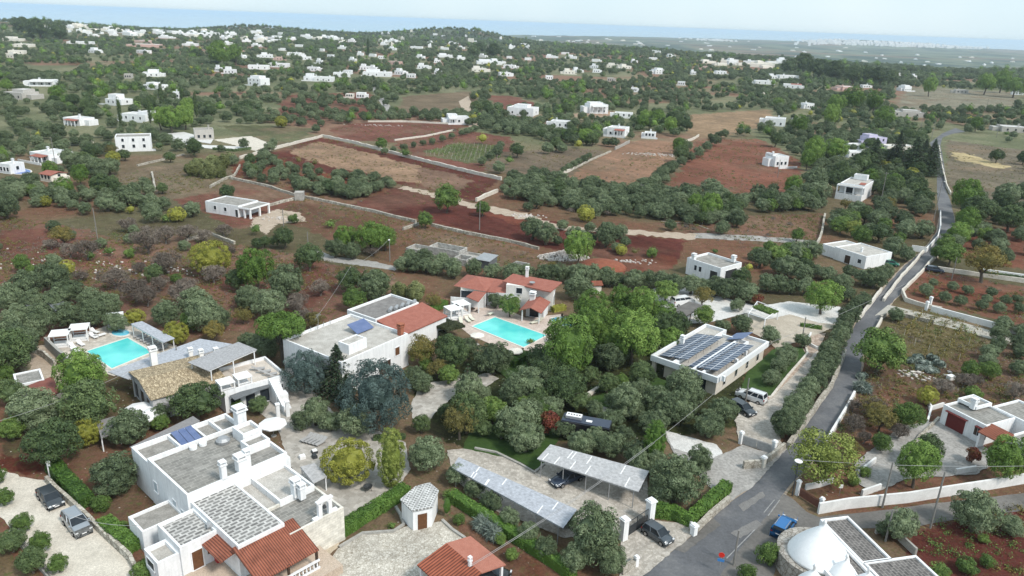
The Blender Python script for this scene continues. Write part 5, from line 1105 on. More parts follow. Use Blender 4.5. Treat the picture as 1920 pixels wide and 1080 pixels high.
# --- carports
def carport(pts,label,mat,n):
    b=B('carport',(*pts[0][:2],0),-20,label,'carport'); canopy(b,pts,mat,n,.08,'reed_roof',METAL,.1); 
    rg=random.Random(n*3); q=[(*b.L(*p),p[2]) for p in pts]
    for k in range(9):
        t=rg.uniform(.04,.9); s0=rg.choice((0.02,.5)); s1=s0+.44; A=[q[0][i]+(q[3][i]-q[0][i])*t for i in range(3)];C=[q[1][i]+(q[2][i]-q[1][i])*t for i in range(3)]
        a_=tuple(A[i]+(C[i]-A[i])*s0 for i in range(3));c_=tuple(A[i]+(C[i]-A[i])*s1 for i in range(3)); MB().bar((a_[0],a_[1],a_[2]+.02),(c_[0],c_[1],c_[2]+.02),.13,.03).obj('roof_batten',WHITE,b.root)
    for t in (.15,.5,.85):
        pq=[q[0][i]+(q[2][i]-q[0][i])*t for i in range(3)]; CIRC.append((*b.W(pq[0],pq[1]),2.6))
    return b
REED2=M('reed_carport_roof',(.47,.47,.475),(.33,.33,.34),2.5,.9,kind='wave',ws=3.2,dist=1.0)
b=carport([(1007,860,2.7),(1032,833,2.9),(1217,883,2.9),(1197,922,2.7)],'reed-roofed carport sheltering a dark grey car',REED2,5); landmark('the reed carport with the dark car',*P(1110,880,0)[:2])
b=carport([(847,876,2.6),(860,857,2.8),(1082,955,2.8),(1056,990,2.6)],'long silvery reed-roofed carport along the olive hedge',REEDB,6); landmark('the long silvery carport',*P(960,925,0)[:2])
b=B('reed_shelter',(587,905,2.2),30,'small reed shelter beside the farmhouse wall','shelter'); canopy(b,[(563,875,2.4),(590,868,2.4),(613,893,2.2),(588,906,2.2)],REED2,2,name='roof')
b=B('dark_reed_roof',(250,860,2.5),30,'long brown reed lean-to along the back wall of the farmhouse','shelter'); canopy(b,[(243,838,3.2),(362,780,3.2),(375,789,3.4),(262,843,3.4)],M('brown_reed',(.2,.19,.19),(.28,.27,.27),3,.9),3,name='roof')
b=B('dark_reed_roof',(170,820,2.5),30,'dark sagging reed shelter under the trees','shelter'); canopy(b,[(180,790,2.4),(215,780,2.6),(225,805,2.4),(190,822,2.2)],MATS['brown_reed'],2,name='roof')
b=B('dark_flat_shed',(1240,590,2.5),20,'long shed with dark flat roof behind the bright pines','shed'); canopy(b,[(1245,588,2.6),(1292,565,2.6),(1322,573,2.6),(1268,602,2.6)],M('black_felt_roof',(.10,.095,.09),(.17,.16,.15),.8,.95),3,pm=DKWOOD,name='roof')
b=B('red_hut',(1120,535,2),10,'tiny hut with orange tiled roof behind the red villa','hut'); q=b.rect([(1110,529),(1120,524),(1128,530),(1115,535)],2.2); b.gable(q[0],q[1],q[2],q[3],2,2.6,'x',TERRA); MB().quadbox(q[0],q[1],q[2],q[3],-.2,2).obj('wall',WARM,b.root)
b=B('low_red_shed',(980,706,1),10,'low red-roofed shed beside the rosy garden path','shed'); b.slab([(983,706,1.6),(1003,693,1.9),(1014,699,1.9),(998,712,1.6)],.1,MATS['rusty_red_sheet']); q=b.rect([(985,706),(1003,696),(1012,700),(998,710)],1.5); MB().quadbox(*q,-.1,1.5).obj('wall',WARM,b.root)
# --- named mid-distance houses
def fit(b,pts,h):
    a,c=b.L(*pts[0],h),b.L(*pts[1],h); b.a+=math.atan2(c[1]-a[1],c[0]-a[0]); b.root.rotation_euler[2]=b.a; return b.rect(pts,h)
b=B('arched_porch_house',(1350,502,4),0,'white house with scalloped parapet and two arched porch openings'); landmark('the white house with arched porch',*b.W(0,4))
r=fit(b,[(1286,482),(1352,503),(1392,492),(1330,474)],4); b.blockr(*r,4.0,par=.5,roof=ROOFG); 
for t in (.28,.42): b.win(r[0]+(r[1]-r[0])*t,r[2],'y-',1.6,.7,1.2,GLASS)
b.win(r[0]+(r[1]-r[0])*.82,r[2],'y-',.1,2.0,2.7,DKMET,name='porch_arch'); b.win(r[1],(r[2]+r[3])*.5,'x+',.1,4.2,2.9,DKMET,name='porch_arch'); b.chimney(r[0]+1.5,r[2]+.5,3.8,1.0,.8); b.chimney(r[1]-2,r[3]-.5,3.8,1.0,.8)
b=B('stepped_white_house',(1577,465,3.3),0,'long white house with stepped flat roofs and a green car beside it'); landmark('the stepped white house by the road',*b.W(4,2))
r=fit(b,[(1577,466),(1640,486),(1661,468),(1600,452)],3.3); b.blockr(*r,3.3,par=.25,roof=ROOFP); b.blockr(r[0]-4.2,r[0]+.05,r[2]+.5,r[3]-.3,2.9,par=.25,roof=ROOFP)
b.door(r[0]+(r[1]-r[0])*.45,r[2],'y-',1.6,2.1,DKWOOD); b.win(r[0]+(r[1]-r[0])*.82,r[2],'y-',1.1,1,1,GLASS); b.chimney(r[0]+(r[1]-r[0])*.6,r[2]+3,3.1,.7,.4)
b=B('colonnade_house',(386,377,3.3),0,'low white house with open corner colonnade on the red field'); landmark('the low white house on the red field',*b.W(5,2))
r=fit(b,[(386,377),(470,390),(503,379),(423,366)],3.3); b.blockr(r[0],r[1]-4.2,r[2],r[3],3.3,par=.3,roof=ROOFG); b.blockr(r[1]-4.4,r[1],r[2],r[3],3.0,z0=2.6,par=.2,roof=ROOFG)
for (xx,yy) in ((r[1]-.3,r[2]+.3),(r[1]-.3,(r[2]+r[3])/2),(r[1]-.3,r[3]-.3),(r[1]-2.3,r[2]+.3)): b.post(xx,yy,-.1,2.65,.45,WHITE,'column')
for t in (.22,.45): b.win(r[0]+(r[1]-r[0])*t,r[2],'y-',1.2,.9,1.1,GLASS)
b.door(r[1]-4.9,r[2],'y-',.9,2.1,DKMET)
b=B('stone_hut',(562,375,0),10,'square grey stone hut between two field walls','hut'); r=b.rect([(552,363),(563,366),(573,362),(563,358)],2.6); b.blockr(-1.4,1.4,-1.0,1.8,2.6,par=.1,roof=ROOFP,wall=CONC); landmark('the square stone hut',*b.W(0,0))
b=B('modern_white_house',(1563,378,3),0,'modern white house with columned veranda and red roof patch'); landmark('the modern white house with veranda',*b.W(4,3))
r=fit(b,[(1563,343),(1612,350),(1645,340),(1600,332)],5.4); b.blockr(r[0]+.5,r[1],r[2]+2.6,r[3]+1,5.4,par=.3,roof=ROOFP); b.blockr(r[0],r[1],r[2],r[2]+2.7,5.1,z0=4.7,par=.15,roof=ROOFP); b.blockr(r[0],r[1],r[2],r[2]+2.7,2.2,par=.1,roof=ROOFP)
for t in (0,.33,.66,1): b.post(r[0]+.25+(r[1]-r[0]-.5)*t,r[2]+.25,2.1,4.7,.4,WHITE,'column')
b.win(r[0]+(r[1]-r[0])*.45,r[2]+2.6,'y-',2.3,2.4,2.0,GLASS); b.blockr(r[0]+2,r[0]+6.5,r[3]-2,r[3]+.9,7.0,z0=5.2,par=.3,roof=ROOFP)
b.slab([('l',r[1]-2.2,r[2]+3.2,5.6),('l',r[1]-.3,r[2]+3.2,5.6),('l',r[1]-.3,r[2]+6,5.9),('l',r[1]-2.2,r[2]+6,5.9)],.1,TERRAF,'roof_patch')
# --- ruins
b=B('roofless_ruin',(770,470,0),0,'roofless grey ruin with low broken walls and tin shed','ruin'); landmark('the roofless ruin',*b.W(8,0))
r=fit(b,[(805,462),(860,472),(875,465),(820,453)],2.2)
CB=M('weathered_block',(.32,.31,.29),(.50,.49,.46),1.1,.95,kind='brick',wall=1,bw=.5,bh=.25,mo=.01,mc=(.3,.29,.27))
b.blockr(*r,2.2,par=1.4,th=.3,roof=ROOFG,wall=CB); b.blockr(r[1]+.3,r[1]+4,r[2]-3.4,r[2]+.3,1.6,par=1.2,th=.3,roof=DARKR,wall=CB); b.blockr(r[1]+.2,r[1]+5.2,r[2]+.8,r[3],1.2,par=.5,th=.3,roof=CONC,wall=CB)
b.slab([('l',r[1]+6,r[2]-3,2.2),('l',r[1]+10,r[2]-3,2.2),('l',r[1]+10,r[2]+1.6,2.6),('l',r[1]+6,r[2]+1.6,2.6)],.1,METAL); MB().quadbox(r[1]+6.3,r[1]+9.7,r[2]-2.6,r[2]+1.4,-.2,2.1).obj('wall',DARKR,b.root)
b.blockr(r[1]+15,r[1]+18.5,r[2]-5,r[2]+1,2.2,par=1.6,th=.25,roof=CONC,wall=CB)
b.blockr(r[0]-6,r[0]-.5,r[2]-1,r[3]-1,1.1,par=.9,th=.3,roof=CONC,wall=CB)
# ---------------------------------------------------------------- smaller houses of the countryside
PINKW=M('pinkish_render',(.50,.34,.30),(.60,.43,.38),1,.9); LILAC=M('lilac_render',(.48,.45,.60),(.56,.53,.68),1,.9); GREYW=M('grey_stone_wall',(.38,.36,.33),(.50,.48,.45),1,.9)
FARR=M('far_roof',(.45,.45,.44),(.62,.62,.61),.3,.95)
def ghouse(u,v,wpx,label,h=3.3,d=.8,ang=None,wall=WHITE,roof=None,up=None,porch=None,red=None,chim=1,win=3,seed=0,arch=0,group=None,name='white_house',cat='house',lm=None,gab=None):
    """(u,v): foot of the front wall's middle; wpx: width in photograph pixels"""
    rg=random.Random(int(u*7+v)); ang=rg.choice((-32,-24,-15,14,22,30)) if ang is None else ang
    p=G(u,v,0); w_=wpx/ppm(p)/(math.cos(rad(ang))+d*abs(math.sin(rad(ang)))); dp=w_*d
    an=(rg.random()<.65 and wpx>15); w0=w_; w_=w_*(.8 if an else 1); sh=rg.choice((-1,1)) if an else 0
    b=B(name,((p[0],p[1]),),ang,label,cat,group,base=p[2]); x0,x1,y0,y1=-w_/2-sh*(w0-w_)/2,w_/2-sh*(w0-w_)/2,-.1,dp
    far=ppm(p)<1.3
    b.blockr(x0,x1,y0,y1,h,par=.35 if not far else .2,th=.3 if not far else .5,roof=roof or FARR,wall=wall)
    if an:
        ax0,ax1=(x1-.05,x1+(w0-w_)*1.1) if sh>0 else (x0-(w0-w_)*1.1,x0+.05); b.blockr(ax0,ax1,y0+dp*rg.uniform(.1,.35),y1-dp*rg.uniform(0,.2),h*rg.uniform(.62,.8),par=.25,th=.3 if not far else .5,roof=roof or FARR,wall=wall)
    if not far and rg.random()<.7: MB().quadbox(x0-1,x1+1.5,y0-4.2,y0-3.95,-.3,.9).obj('front_wall',wall,b.root)
    if up: b.blockr(x0+w_*up[0],x0+w_*up[1],y0+dp*.3,y1-.05,h+up[2],z0=h-.5,par=.3,roof=roof or FARR,wall=wall)
    if gab: b.gable(x0,x1,y0,y1,h+.02,h+w_*.14,'x',TERRAF)
    if porch:
        px0,px1=x0+w_*porch[0],x0+w_*porch[1]; n=4
        b.slab([('l',px0,y0-2.6,h*.78),('l',px1,y0-2.6,h*.78),('l',px1,y0+.1,h*.9),('l',px0,y0+.1,h*.9)],.15,porch[2],'porch_roof')
        for i in range(n): b.post(px0+.2+(px1-px0-.4)*i/(n-1),y0-2.4,-.1,h*.77,.3,wall,'column')
    if red: b.slab([('l',x0+w_*red[0],y0+dp*.1,h+.05),('l',x0+w_*red[1],y0+dp*.1,h+.05),('l',x0+w_*red[1],y0+dp*.7,h+.5),('l',x0+w_*red[0],y0+dp*.7,h+.5)],.15,TERRAF,'roof')
    if chim: b.chimney(x0+w_*rg.uniform(.2,.8),y0+dp*.6,h-.3,1.2,max(.6,w_*.06),wall,cap=not far)
    if not far:
        for i in range(win):
            xx=x0+w_*(i+.7)/(win+.4)
            if h>5: b.win(xx,y0,'y-',h*.55+.5,.9,1.2,GLASS,wall)
            b.win(xx,y0,'y-',.9,1.0,1.3,GLASS,wall)
        if ang>0: b.win(x0,dp*.5,'x-',1.2,1,1.2,GLASS,wall)
        else: b.win(x1,dp*.5,'x+',1.2,1,1.2,GLASS,wall)
    if lm: landmark(lm,p[0],p[1]+dp/2)
    return b
g=ghouse
g(252,281,72,'two-storey white house with grey roof and red side terrace',5.4,.7,24,roof=ROOFG,win=3,lm='the two-storey white house at the white drive',red=None,chim=0)
g(80,304,84,'white bungalow with long pinkish-red front roof',3.2,.7,-26,porch=(.35,.98,TERRAF),lm='the bungalow with pinkish porch roof')
g(8,325,44,'white house cut by the photo edge above blue pool',3.4,.8,-20,lm='the white house by the deep blue pool')
g(90,341,48,'small hut with bright orange gable roof',2.4,.8,-24,wall=WARM,gab=1,chim=0,lm='the orange-gabled hut')
g(139,235,62,'white cottage with reddish-brown porch roof',3.4,.6,-22,porch=(.3,.98,TERRAF),lm='the white cottage with brown porch')
g(245,226,72,'wide low white house behind two cypresses',3.4,.5,-14,up=(.6,.95,1.2),lm='the wide house behind the cypresses')
g(384,262,42,'sand-grey stone house with steps at the end of white drive',4.6,.8,26,wall=GREYW,roof=ROOFG,lm='the stone house at the white drive')
g(213,196,46,'white two-block house with tall tower part',3.2,.7,-20,up=(.0,.5,2.4),lm='the white towered house')
g(283,168,40,'white house with rounded end wall by round pine',3.4,.8,-18,up=(0,.5,1.2))
g(288,144,46,'white stepped house with small red annex',3.2,.8,20,up=(.3,.9,2.2),lm='the stepped white house with red annex')
g(73,161,60,'white arcaded house with blue-grey doorways',3.8,.6,18,porch=(.05,.95,FARR),lm='the arcaded house')
g(30,186,62,'grey-white house with broad terrace wall',4,.7,-16,wall=GREYW,up=(.2,.8,1.5),lm='the house with broad terrace wall')
g(474,160,44,'tall white house on stilts of dark windows with red balcony',5.6,.7,-22,up=(.0,.7,1.6),lm='the tall white house with red balcony')
g(330,184,12,'tiny white hut beside thin cypress',4,1,10)
g(240,147,15,'tiny grey stone barn among dark trees',3.5,.8,10,wall=GREYW,chim=0)
g(678,184,20,'plain white cube hut on the red orchard',3.6,.9,0,chim=0,lm='the plain white cube hut')
g(655,183,14,'beige low hut beside the white cube hut',2.5,1,0,wall=WARM,chim=0)
g(856,232,54,'white house with white porches at the crossing of lanes',3.6,.6,14,up=(0,.45,1.2),porch=(0,.4,FARR),lm='the white house where two lanes meet')
g(975,216,60,'large white house with shed-like annex and upper terrace',4.6,.7,-18,up=(.2,.7,1.4),lm='the large white house beyond the red field')
g(1118,213,52,'white villa with round arch windows and side terrace',5.8,.6,16,up=(.1,.8,1.0),porch=(.1,.9,FARR),lm='the arched white villa')
g(1165,220,44,'low white colonnaded annex beside arched villa',2.8,.5,-8,chim=0)
g(1045,239,50,'low white house half hidden behind grey olives',3.4,.6,-12,lm='the low house behind grey olives')
g(1150,255,52,'white house with dark red porch canopy and double windows',4.4,.8,-22,porch=(.45,1.02,TERRAF),lm='the house with dark red canopy')
g(1215,258,30,'tiny old white cottage on stony ground',2.6,.8,-14,lm='the tiny old cottage')
g(1447,236,54,'boxy white two-storey house on bare sandy plot',4.6,.7,-20,lm='the boxy white house on the sandy plot')
g(1517,204,26,'little white house with dark blue windows among pines',4,.8,20)
g(1461,313,46,'small white turreted house with notched parapet',4.6,.8,20,up=(0,.2,.7),lm='the small turreted house')
g(1640,277,52,'lilac and white modern house with roof terrace',5.2,.6,14,wall=LILAC,up=(.1,.6,1.2),lm='the lilac house')
g(1605,281,34,'low white wing joined to the lilac house garden',2.8,.6,14,chim=0)
g(1688,284,60,'long cream terrace building beside the lilac house',2.8,.4,10,wall=WARM,chim=0)
g(1602,296,44,'white low carport house in front of the lilac house',2.8,.6,10,chim=0)
g(1700,219,64,'long pale grey house with several blocks among dark trees',3.4,.5,-12,wall=GREYW,up=(.4,.9,1.2),lm='the long pale grey house')
g(1897,248,64,'grey-white villa at the photo edge beyond the road bend',3.4,.6,-14,wall=GREYW,lm='the grey-white villa beyond the bend')
g(1490,166,46,'white house with red hipped roof',3.8,.7,-16,red=(.4,1.,0),lm='the red-hipped white house')
g(1430,158,48,'long plain white house with flat roof',3.6,.5,-8,lm='the long plain white house')
g(1590,170,44,'pinkish house with long flat roof',4,.6,12,wall=PINKW,lm='the pinkish long house')
g(1627,165,20,'low white shed next to the pinkish house',3,.6,5)
g(1700,171,24,'white two-storey cottage at the rocky slope',5,.8,18,up=(.3,1,1.),lm='the two-storey cottage at the rocky slope')
g(1800,175,30,'grey-white cottage half sunk behind a wall',3.6,.6,-15,wall=GREYW)
g(1475,147,48,'low white terrace house under tall pines',3.6,.4,6)
g(1235,139,28,'white two-storey house with square roof room',5.4,.8,15,up=(.3,.9,1.6),lm='the white house with square roof room')
g(1190,172,16,'small white open shelter among olives',3.4,.8,-10)
g(1455,184,22,'round grey stone trullo in an orange field',3.,1,0,wall=GREYW,chim=0,lm='the round stone hut') if 0 else None
# dry-stone cone hut
p=G(1430,186,0); t=empty('trullo',tuple(p),0,label='round grey dry-stone cone hut in an orange-brown plot',cat='stone hut'); MB().lathe([(3.4,-.3),(3.3,2.0),(2.9,2.4),(1.9,4.2),(.8,5.6),(.2,6.0)],18).obj('stone_cone',WALLST,t); landmark('the round stone cone hut',p[0],p[1])
MB().quadbox(-.5,.5,-3.6,-3.2,0,1.7).obj('doorway',DKWOOD,t)
FARL=[(175,99,26,'w'),(155,83,34,'w'),(267,88,60,'p'),(262,80,40,'p'),(355,86,28,'w'),(398,94,36,'w'),(450,100,12,'p'),(449,109,24,'w'),(497,108,30,'w'),(524,113,24,'p'),(553,104,28,'w'),(573,112,22,'w'),(485,130,40,'w'),(522,126,36,'w'),(588,133,26,'w'),(598,119,12,'w'),(409,134,12,'w'),(430,138,20,'w'),(602,153,42,'w'),(585,152,30,'w'),(640,144,30,'w'),(20,77,34,'c'),(38,88,36,'c'),(30,101,28,'c'),(22,109,26,'c'),(135,82,20,'w'),(75,53,18,'w'),(120,57,24,'c'),(115,60,30,'w'),(170,68,22,'w'),(265,100,26,'w'),(650,139,18,'w'),(684,131,18,'w'),(700,133,18,'w'),(706,143,50,'w'),(750,140,24,'w'),(738,121,26,'p'),(795,129,24,'w'),(720,85,14,'w'),(735,94,14,'w'),(746,80,12,'w'),(780,91,22,'w'),(833,93,14,'w'),(865,92,12,'w'),(850,83,18,'w'),(785,110,20,'w'),(836,108,30,'w'),(697,106,14,'w'),(715,110,12,'w'),(882,80,10,'t'),(888,90,18,'c'),(905,108,16,'w'),(918,121,48,'w'),(902,135,34,'c'),(935,119,30,'w'),(957,128,28,'w'),(950,143,28,'w'),(955,110,10,'w'),(990,113,12,'w'),(1035,109,22,'w'),(1070,110,22,'w'),(1065,139,26,'c'),(1085,136,20,'w'),(1118,116,18,'w'),(1113,128,16,'w'),(1150,127,26,'c'),(1172,129,26,'c'),(1120,136,16,'w'),(1146,153,16,'s'),(1277,160,14,'w'),(1030,149,14,'w'),(1330,119,28,'c'),(1352,123,26,'c'),(1374,116,24,'w'),(1391,123,24,'c'),(1411,118,20,'w'),(1430,121,24,'c'),(1447,119,18,'w'),(1318,130,24,'p'),(1350,139,24,'w'),(1600,143,14,'w'),(1686,142,8,'w'),(1715,147,10,'w'),(1908,178,20,'w'),(1060,102,14,'w'),(1225,112,14,'w'),(1260,107,16,'w'),(1190,118,12,'w'),(1300,140,10,'w'),(1450,148,16,'w'),(660,116,14,'w'),(675,104,12,'w'),(620,108,16,'w'),(600,96,14,'w'),(640,92,16,'w'),(560,88,14,'w'),(530,95,16,'w'),(480,88,20,'w'),(430,84,20,'w'),(310,72,26,'w'),(240,63,24,'w'),(205,60,20,'w'),(770,146,16,'w'),(820,140,14,'w'),(865,112,16,'w'),(820,118,12,'w')]
KW={'w':('white','flat-roofed house'),'p':('pinkish','house'),'c':('cream sunlit','house'),'s':('grey','stone house'),'t':('tall beige','tower')}
WL={'w':WHITE,'p':PINKW,'c':WARM,'s':GREYW,'t':WARM}
FARH=[]
for (u,v,w_,k) in FARL:
    rg=random.Random(u*3+v); up=(.1,.55,2.2) if rg.random()<.55 else None
    b=ghouse(u,v,w_*1.05,'x',3.8 if k!='t' else 11,.55 if k!='t' else 1,rg.uniform(-20,20),WL[k],up=up if k!='t' else None,chim=1 if w_>20 else 0,name='far_house',group='small houses of the distant countryside')
    FARH.append((b.root,k,w_,up is not None))
    for c in b.root.children_recursive: pass
rgt=random.Random(8)
# strips of far town houses: single-mesh houses, too small to show parts
def town(poly,n,wr,label,group,kinds=('w','w','w','c')):
    xs=[p[0] for p in poly];ys=[p[1] for p in poly];k=0;tries=0
    while k<n and tries<9999:
        tries+=1; u=rgt.uniform(min(xs),max(xs));v=rgt.uniform(min(ys),max(ys))
        if not inpoly(np.array([u]),np.array([v]),poly)[0]: continue
        p=G(u,v,0); w_=rgt.uniform(*wr)/ppm(p); dp=w_*rgt.uniform(.5,.9); h=rgt.uniform(3.5,7)*(1 if w_<25 else 1.2); kk=rgt.choice(kinds)
        m=MB(); m.quadbox(-w_/2,w_/2,0,dp,-2,h); 
        if rgt.random()<.6: a=rgt.uniform(-.5,.1); m.quadbox(a*w_,a*w_+w_*.4,dp*.2,dp*.8,h,h+2.6)
        if rgt.random()<.4: m.quadbox(w_*.5,w_*.8,dp*.1,dp*.7,-2,h*.6)
        o=m.obj('town_house',WL[kk]); o.location=p; o.rotation_euler[2]=rgt.uniform(-.5,.5); tag(o,label,'house',group); CIRC.append((p[0],p[1],w_*.5)); k+=1
town([(60,46),(200,52),(330,62),(330,72),(150,66),(60,58)],34,(8,20),'white house in the dense coastal village strip below the sea','white houses of the far village strip')
town([(330,58),(480,62),(640,72),(640,82),(470,80),(330,72)],46,(8,20),'white house in the dense coastal village strip below the sea','white houses of the far village strip')
town([(640,66),(860,78),(1000,84),(1000,92),(860,92),(640,84)],24,(5,12),'small white house scattered on the far olive plain','small white houses on the far plain')
town([(540,56),(900,74),(1250,84),(1250,74),(900,66),(540,50)],30,(3,8),'tiny white speck of a house near the coast','tiny white houses near the coast')
town([(1000,72),(1500,84),(1900,108),(1900,132),(1500,116),(1000,95)],60,(4,9),'tiny white farmhouse on the blue-grey lower plain','tiny farmhouses on the lower plain')
town([(1330,112),(1500,118),(1500,126),(1400,130),(1330,124)],16,(10,22),'pale sunlit house in the cluster on the plateau rim','sunlit houses on the plateau rim',('c','c','w'))
# the far white hill town: a mass nobody could count
m=MB(); 
for k in range(620):
    t=rgt.random()**.8; u=1500+t*330+rgt.uniform(-30,30); yy=76+max(0,(u-1560))/330*15+rgt.uniform(0,1)*(9-5*t); p=G(u,yy,0); w_=rgt.uniform(2.5,5.5)/ppm(p); h=rgt.uniform(12,24); d=w_*.6
    m.quadbox(p[0]-w_/2,p[0]+w_/2,p[1],p[1]+d,p[2]-8,p[2]+h)
for k in range(90):
    u=1335+rgt.gauss(0,24); p=G(u,75.5+(u-1335)*.035+rgt.uniform(-1.5,1.5),0); w_=rgt.uniform(2.,4.5)/ppm(p); m.quadbox(p[0]-w_/2,p[0]+w_/2,p[1],p[1]+w_,p[2]-8,p[2]+9)
tag(m.obj('hill_town',WHITE),'dense white hill town glinting far away on the plain','town',kind='stuff')
# ---------------------------------------------------------------- walls, fences, gates
def wallrun(name,px,h,th,mat,label,cat='wall',cap=None,group=None,world=False,jit=0):
    pts=[np.array(P(*p)[:2]) for p in px]; m=MB(); rg=random.Random(len(px)); fine=[]
    for a,c in zip(pts,pts[1:]):
        n=max(1,int(np.linalg.norm(c-a)/2.0)) if jit else 1
        for k in range(n): fine.append(a+(c-a)*k/n+np.array([rg.uniform(-jit,jit),rg.uniform(-jit,jit)]))
        SEGS.append((a[0],a[1],c[0],c[1],th/2))
    fine.append(pts[-1]); base=len(m.v); K=len(fine)
    for i,p in enumerate(fine):
        d=(fine[min(i+1,K-1)]-fine[max(i-1,0)]);d/=np.linalg.norm(d)+1e-9;nn=np.array([-d[1],d[0]])*th/2; hh=h*(1+(rg.uniform(-.12,.12) if jit else 0))
        for q,z in ((p-nn,-.3),(p+nn,-.3),(p+nn*.9,hh),(p-nn*.9,hh)): m.v.append((q[0],q[1],z))
    for i in range(K-1):
        o=i*4; 
        for j in range(4): m.f.append((o+j,o+4+j,o+4+(j+1)%4,o+(j+1)%4))
    m.f+=[(0,1,2,3),((K-1)*4+3,(K-1)*4+2,(K-1)*4+1,(K-1)*4)]
    o=m.obj(name,mat); c=pts[0]; 
    me=o.data; me.transform(Matrix.Translation((-c[0],-c[1],0))); o.location=(c[0],c[1],0)
    return tag(o,label,cat,group)
WALLW=M('limewashed_low_wall',(.62,.62,.61),(.78,.78,.77),.8,.9,fine=7,fa=.07); WALLP=M('pale_field_stone',(.50,.46,.40),(.68,.64,.57),1.2,.95,fine=6)
wr=wallrun
wr('field_wall',[(450,298),(500,284),(545,272),(605,257)],1.1,.7,WALLP,'pale stone wall closing the tan field on its short side',jit=.1)
wr('field_wall',[(605,257),(660,268),(720,284),(790,302),(870,322),(940,338)],1.2,.8,WALLP,'long pale stone wall along the far side of tan field',jit=.1)
wr('field_wall',[(893,378),(910,370),(933,360)],1.2,.7,WALLP,'short pale stone wall beside the round bush',jit=.08)
wr('field_wall',[(430,335),(500,350),(555,368),(620,381),(700,398),(780,418)],.8,.7,WALLST,'dry-stone wall running past the square stone hut',jit=.12)
wr('field_wall',[(810,424),(880,440),(960,455),(1010,468)],.8,.7,WALLST,'dry-stone wall between the deep red field and brown field',jit=.12)
wr('field_wall',[(505,387),(530,380),(552,375)],.8,.6,WALLST,'short dry-stone wall from colonnade house to stone hut',jit=.1)
wr('field_wall',[(755,432),(785,422)],.8,.6,WALLST,'stub of dry-stone wall by the bright round bush',jit=.1)
wr('field_wall',[(1025,340),(1060,325),(1075,318)],1.1,.6,WALLP,'pale stone wall at the corner of the dense olive grove',jit=.08)
wr('field_wall',[(1075,318),(1110,300),(1145,285)],.7,.6,WALLST,'low wall lined with small olives between two brown fields',jit=.1)
wr('field_wall',[(1153,281),(1180,268)],1.3,.5,CONC,'short grey block wall below the dark red canopy house',jit=.05)
wr('field_wall',[(1285,268),(1300,262),(1310,256)],1.2,.5,WALLP,'short pale wall by the ruined gate post',jit=.05)
wr('field_wall',[(740,264),(800,256),(850,245)],.7,.8,WALLP,'low pale wall between red plots below the crossing',jit=.1)
wr('field_wall',[(690,229),(760,229),(840,233)],.9,.6,WALLP,'pale wall edging the red plot below the lane',jit=.08)
wr('field_wall',[(120,274),(150,271),(175,268)],1.2,.6,WALLP,'pale wall leading to the two-storey white house',jit=.05)
wr('field_wall',[(258,312),(300,302),(345,291)],.7,.6,WALLST,'low stone wall crossing the brown plot under the yellow bush',jit=.1)
wr('field_wall',[(395,352),(420,338),(440,330),(450,312)],.8,.6,WALLST,'low stone wall curving past the pale cane thicket',jit=.12)
wr('field_wall',[(285,325),(292,358)],.8,.6,WALLST,'low stone wall running down beside dark shrubs',jit=.1)
wr('field_wall',[(350,452),(395,440),(420,450),(440,458)],.7,.6,WALLST,'low broken wall among bare almond trees',jit=.15)
wr('field_wall',[(1528,470),(1540,440),(1546,405)],1.0,.6,WALLST,'stone wall between the bare orchard and the roadside gardens',jit=.1)
wr('field_wall',[(1240,330+85),(1300,420),(1330,430)],.1,.4,WALLST,'ankle-high line of stones under the grove',jit=.1)
wr('roadside_wall',[(1656,560+5),(1690,520),(1715,493),(1733,470)],.8,.5,WALLP,'stone kerb wall on the house side of the road',jit=.08)
wr('roadside_wall',[(1607,604),(1630,574),(1652,545)],.8,.5,WALLP,'pale roadside wall above the clipped olive row',jit=.08)
wr('roadside_wall',[(1476,842),(1510,796),(1538,755),(1558,727),(1572,695),(1583,665)],1.1,.5,M('dry_stone_pale',(.36,.33,.28),(.52,.49,.43),1.6,.95,kind='voronoi',gap=(.45,.42,.38),gw=.08),'stone retaining wall below the clipped olive row by the road',jit=.05)
wr('roadside_wall',[(1393,884-5),(1425,876),(1447,862),(1470,842)],1.1,.45,MATS['dry_stone_pale'],'stone wall beside the grey sliding gate',jit=.04)
wr('white_road_wall',[(1708,470),(1735,474)],1.6,.3,WALLW,'short white wall set back from the road bend'); wr('white_road_wall',[(1735,474),(1757,450),(1762,430),(1762,402)],1.4,.3,WALLW,'white curving wall along the road bend')
wr('white_road_wall',[(1545,838),(1568,800),(1585,772),(1601,742)],.9,.35,WALLW,'white low wall climbing beside the dark road strip'); 
wr('white_road_wall',[(1760,275),(1765,310),(1772,340)],1.0,.4,WALLP,'pale wall along the upper road',jit=.1)
wr('white_road_wall',[(1768,325),(1775,352),(1782,365)],1.0,.4,WALLP,'pale wall opposite the palms on the upper road',jit=.1)
wr('red_field_wall',[(1785,458),(1750,486),(1728,512),(1691,549),(1698,566),(1740,578),(1765,583)],.9,.45,WALLP,'pale kerb wall around the red orchard by the road',jit=.04)
wr('track_wall',[(1745,584),(1790,596),(1850,612),(1925,632)],1.3,.4,WALLW,'long white wall along the side track')
wr('track_wall',[(1650,600),(1665,590),(1700,596),(1750,608)],.9,.4,WALLST,'low stone wall on the near side of the side track',jit=.05)
wr('track_wall',[(1640,625),(1652,603)],.9,.4,WALLP,'stub wall at the side track corner',jit=.05)
wr('garden_wall',[(1757,507),(1790,512),(1850,520),(1925,531)],1.0,.5,WALLP,'pale wall under the flat autumn tree',jit=.05); wr('garden_wall',[(1840,512),(1925,524)],1.2,.5,WALLW,'long white wall with hedge beyond the red orchard')
